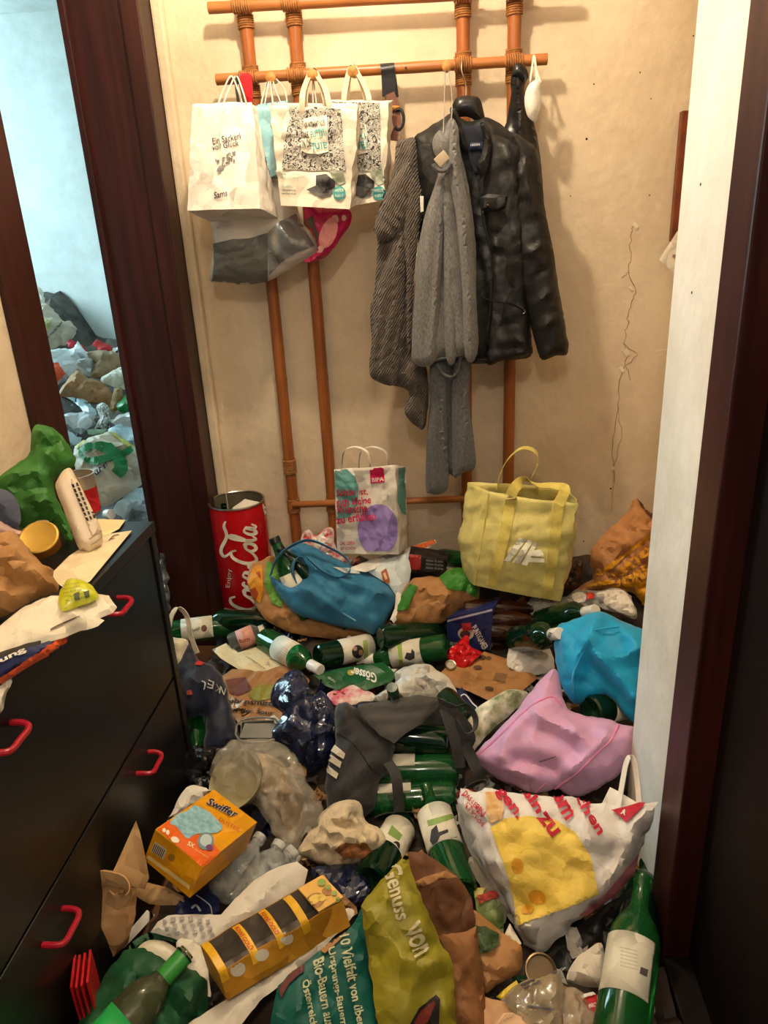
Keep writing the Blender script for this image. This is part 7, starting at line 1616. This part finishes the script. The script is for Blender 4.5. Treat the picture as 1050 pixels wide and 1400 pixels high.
far('plastic_bag', 'dark green bag beside the door post in the far room', 'bag', z3f([(740, 1110), (790, 1020), (870, 955), (910, 1040), (910, 1130), (830, 1140)]), plas('far_green', (24, 120, 56)), seed=10, dz=0.05)
far('paper_tube', 'brown rolled paper next to the dark green bag', 'paper', z3f([(700, 1000), (740, 925), (785, 935), (790, 1010), (770, 1100), (720, 1150), (690, 1120)]), paper('far_brown', (140, 110, 56)), seed=11, H=0.04, dz=0.06)
far('plastic_film', 'dark crumpled film low in the far heap', 'film', z3f([(180, 980), (250, 970), (330, 1020), (440, 1080), (430, 1150), (200, 1150)]), mat('far_dark_film', (110, 108, 106), rough=0.2), seed=12, dz=0.04)
far('plastic_film', 'pale blue twisted film in the middle of the far heap', 'film', z4f([(200, 20), (300, 35), (350, 48), (400, 90), (455, 160), (380, 195), (320, 120), (220, 40)]), FBL, seed=13, H=0.02, dz=0.08)
far('plastic_bag', 'white plastic bag low on the left of the far heap', 'bag', z4f([(90, 210), (180, 165), (280, 148), (400, 165), (440, 240), (360, 300), (300, 340), (200, 260), (100, 330)]), FW, seed=14, dz=0.05)
far('mesh_bag', 'white dotted net bag in the middle of the far heap', 'bag', z4f([(440, 100), (500, 78), (545, 110), (560, 250), (520, 290), (440, 290), (470, 190)]), mat('far_dotted', (226, 226, 218), rgb2=(60, 60, 60), vs_=120), seed=15, dz=0.05)
far('plastic_bag', 'grey white plastic bag by the door post', 'bag', z4f([(565, 225), (640, 165), (780, 148), (830, 260), (700, 280), (620, 260)]), mat('far_greywhite', (206, 206, 198), rough=0.3), seed=16, dz=0.05)
far('carton', 'pale green flat carton lid above the looped logo bag', 'box', z4f([(360, 300), (420, 285), (540, 295), (500, 330), (380, 335)]), ink((150, 180, 150)), seed=17, H=0.01, B=0.02, curve=False, dz=0.06)
far('plastic_bag', 'light blue plastic bag behind the looped logo bag', 'bag', z4f([(540, 320), (640, 250), (800, 305), (860, 400), (770, 450), (650, 400)]), FBL, seed=18, dz=0.04)
far('plastic_bag', 'pale blue bag edge left of the looped logo bag', 'bag', z4f([(110, 330), (190, 310), (280, 350), (330, 380), (240, 430), (150, 420)]), FBL, seed=19, dz=0.04)
f3 = far('paper_bag', 'beige paper bag with green looped logo in the far room', 'bag', z4f([(250, 460), (340, 385), (460, 340), (575, 318), (660, 370), (760, 440), (850, 560), (858, 680), (800, 770), (740, 832), (580, 920), (430, 935), (330, 850), (260, 620)]), paper('far_logo_bag', (206, 198, 176)), seed=20, dz=0.10, H=0.06, B=0.06, tilt=48)
strokes(f3, [(z4f([(735, 455), (650, 500), (540, 535), (430, 560), (340, 530), (325, 480), (390, 440), (490, 440), (590, 475), (640, 550), (645, 620), (610, 670)]), [8, 10, 10, 8, 7, 7, 9, 11, 15, 19, 18, 15])], ink((26, 128, 66)), 'green_loop_logo', off=0.008)
dec(f3, [z4f([(250, 455), (340, 388), (370, 395), (260, 475)]), z4f([(560, 325), (580, 320), (755, 440), (740, 465)])], ink((196, 190, 70)), 'yellow_edge', off=0.006)
text(f3, '.jam', z4f([(385, 665), (520, 560), (548, 615), (415, 720)]), INKD, 0.02, off=0.008, shear=0.2)
far('plastic_film', 'light blue translucent film at the end of the chest', 'film', z4f([(590, 990), (640, 900), (740, 808), (890, 805), (930, 1000), (800, 1040), (700, 1055), (640, 1015)]), FBL, seed=21, dz=0.03)
far('plastic_film', 'silvery film hanging behind the end of the chest', 'film', [(205, 712), (222, 716), (228, 760), (232, 830), (226, 845), (214, 800), (208, 750)], mat('far_silver_film', (120, 126, 130), rough=0.2, rgb2=(40, 44, 50), vs_=30), seed=22, dz=-0.03, tilt=50)
fcb = uy(146, 703, 2.45)
V, Fc = lathe([(0.0, 0), (0.018, 0.0), (0.0185, 0.03), (0.0, 0.031)], fcb, (0.8, -0.5, 0.2), 16); add('screw_cap', V, Fc, CAPW, label='white screw cap of a bottle behind the card sheet', cat='cap')
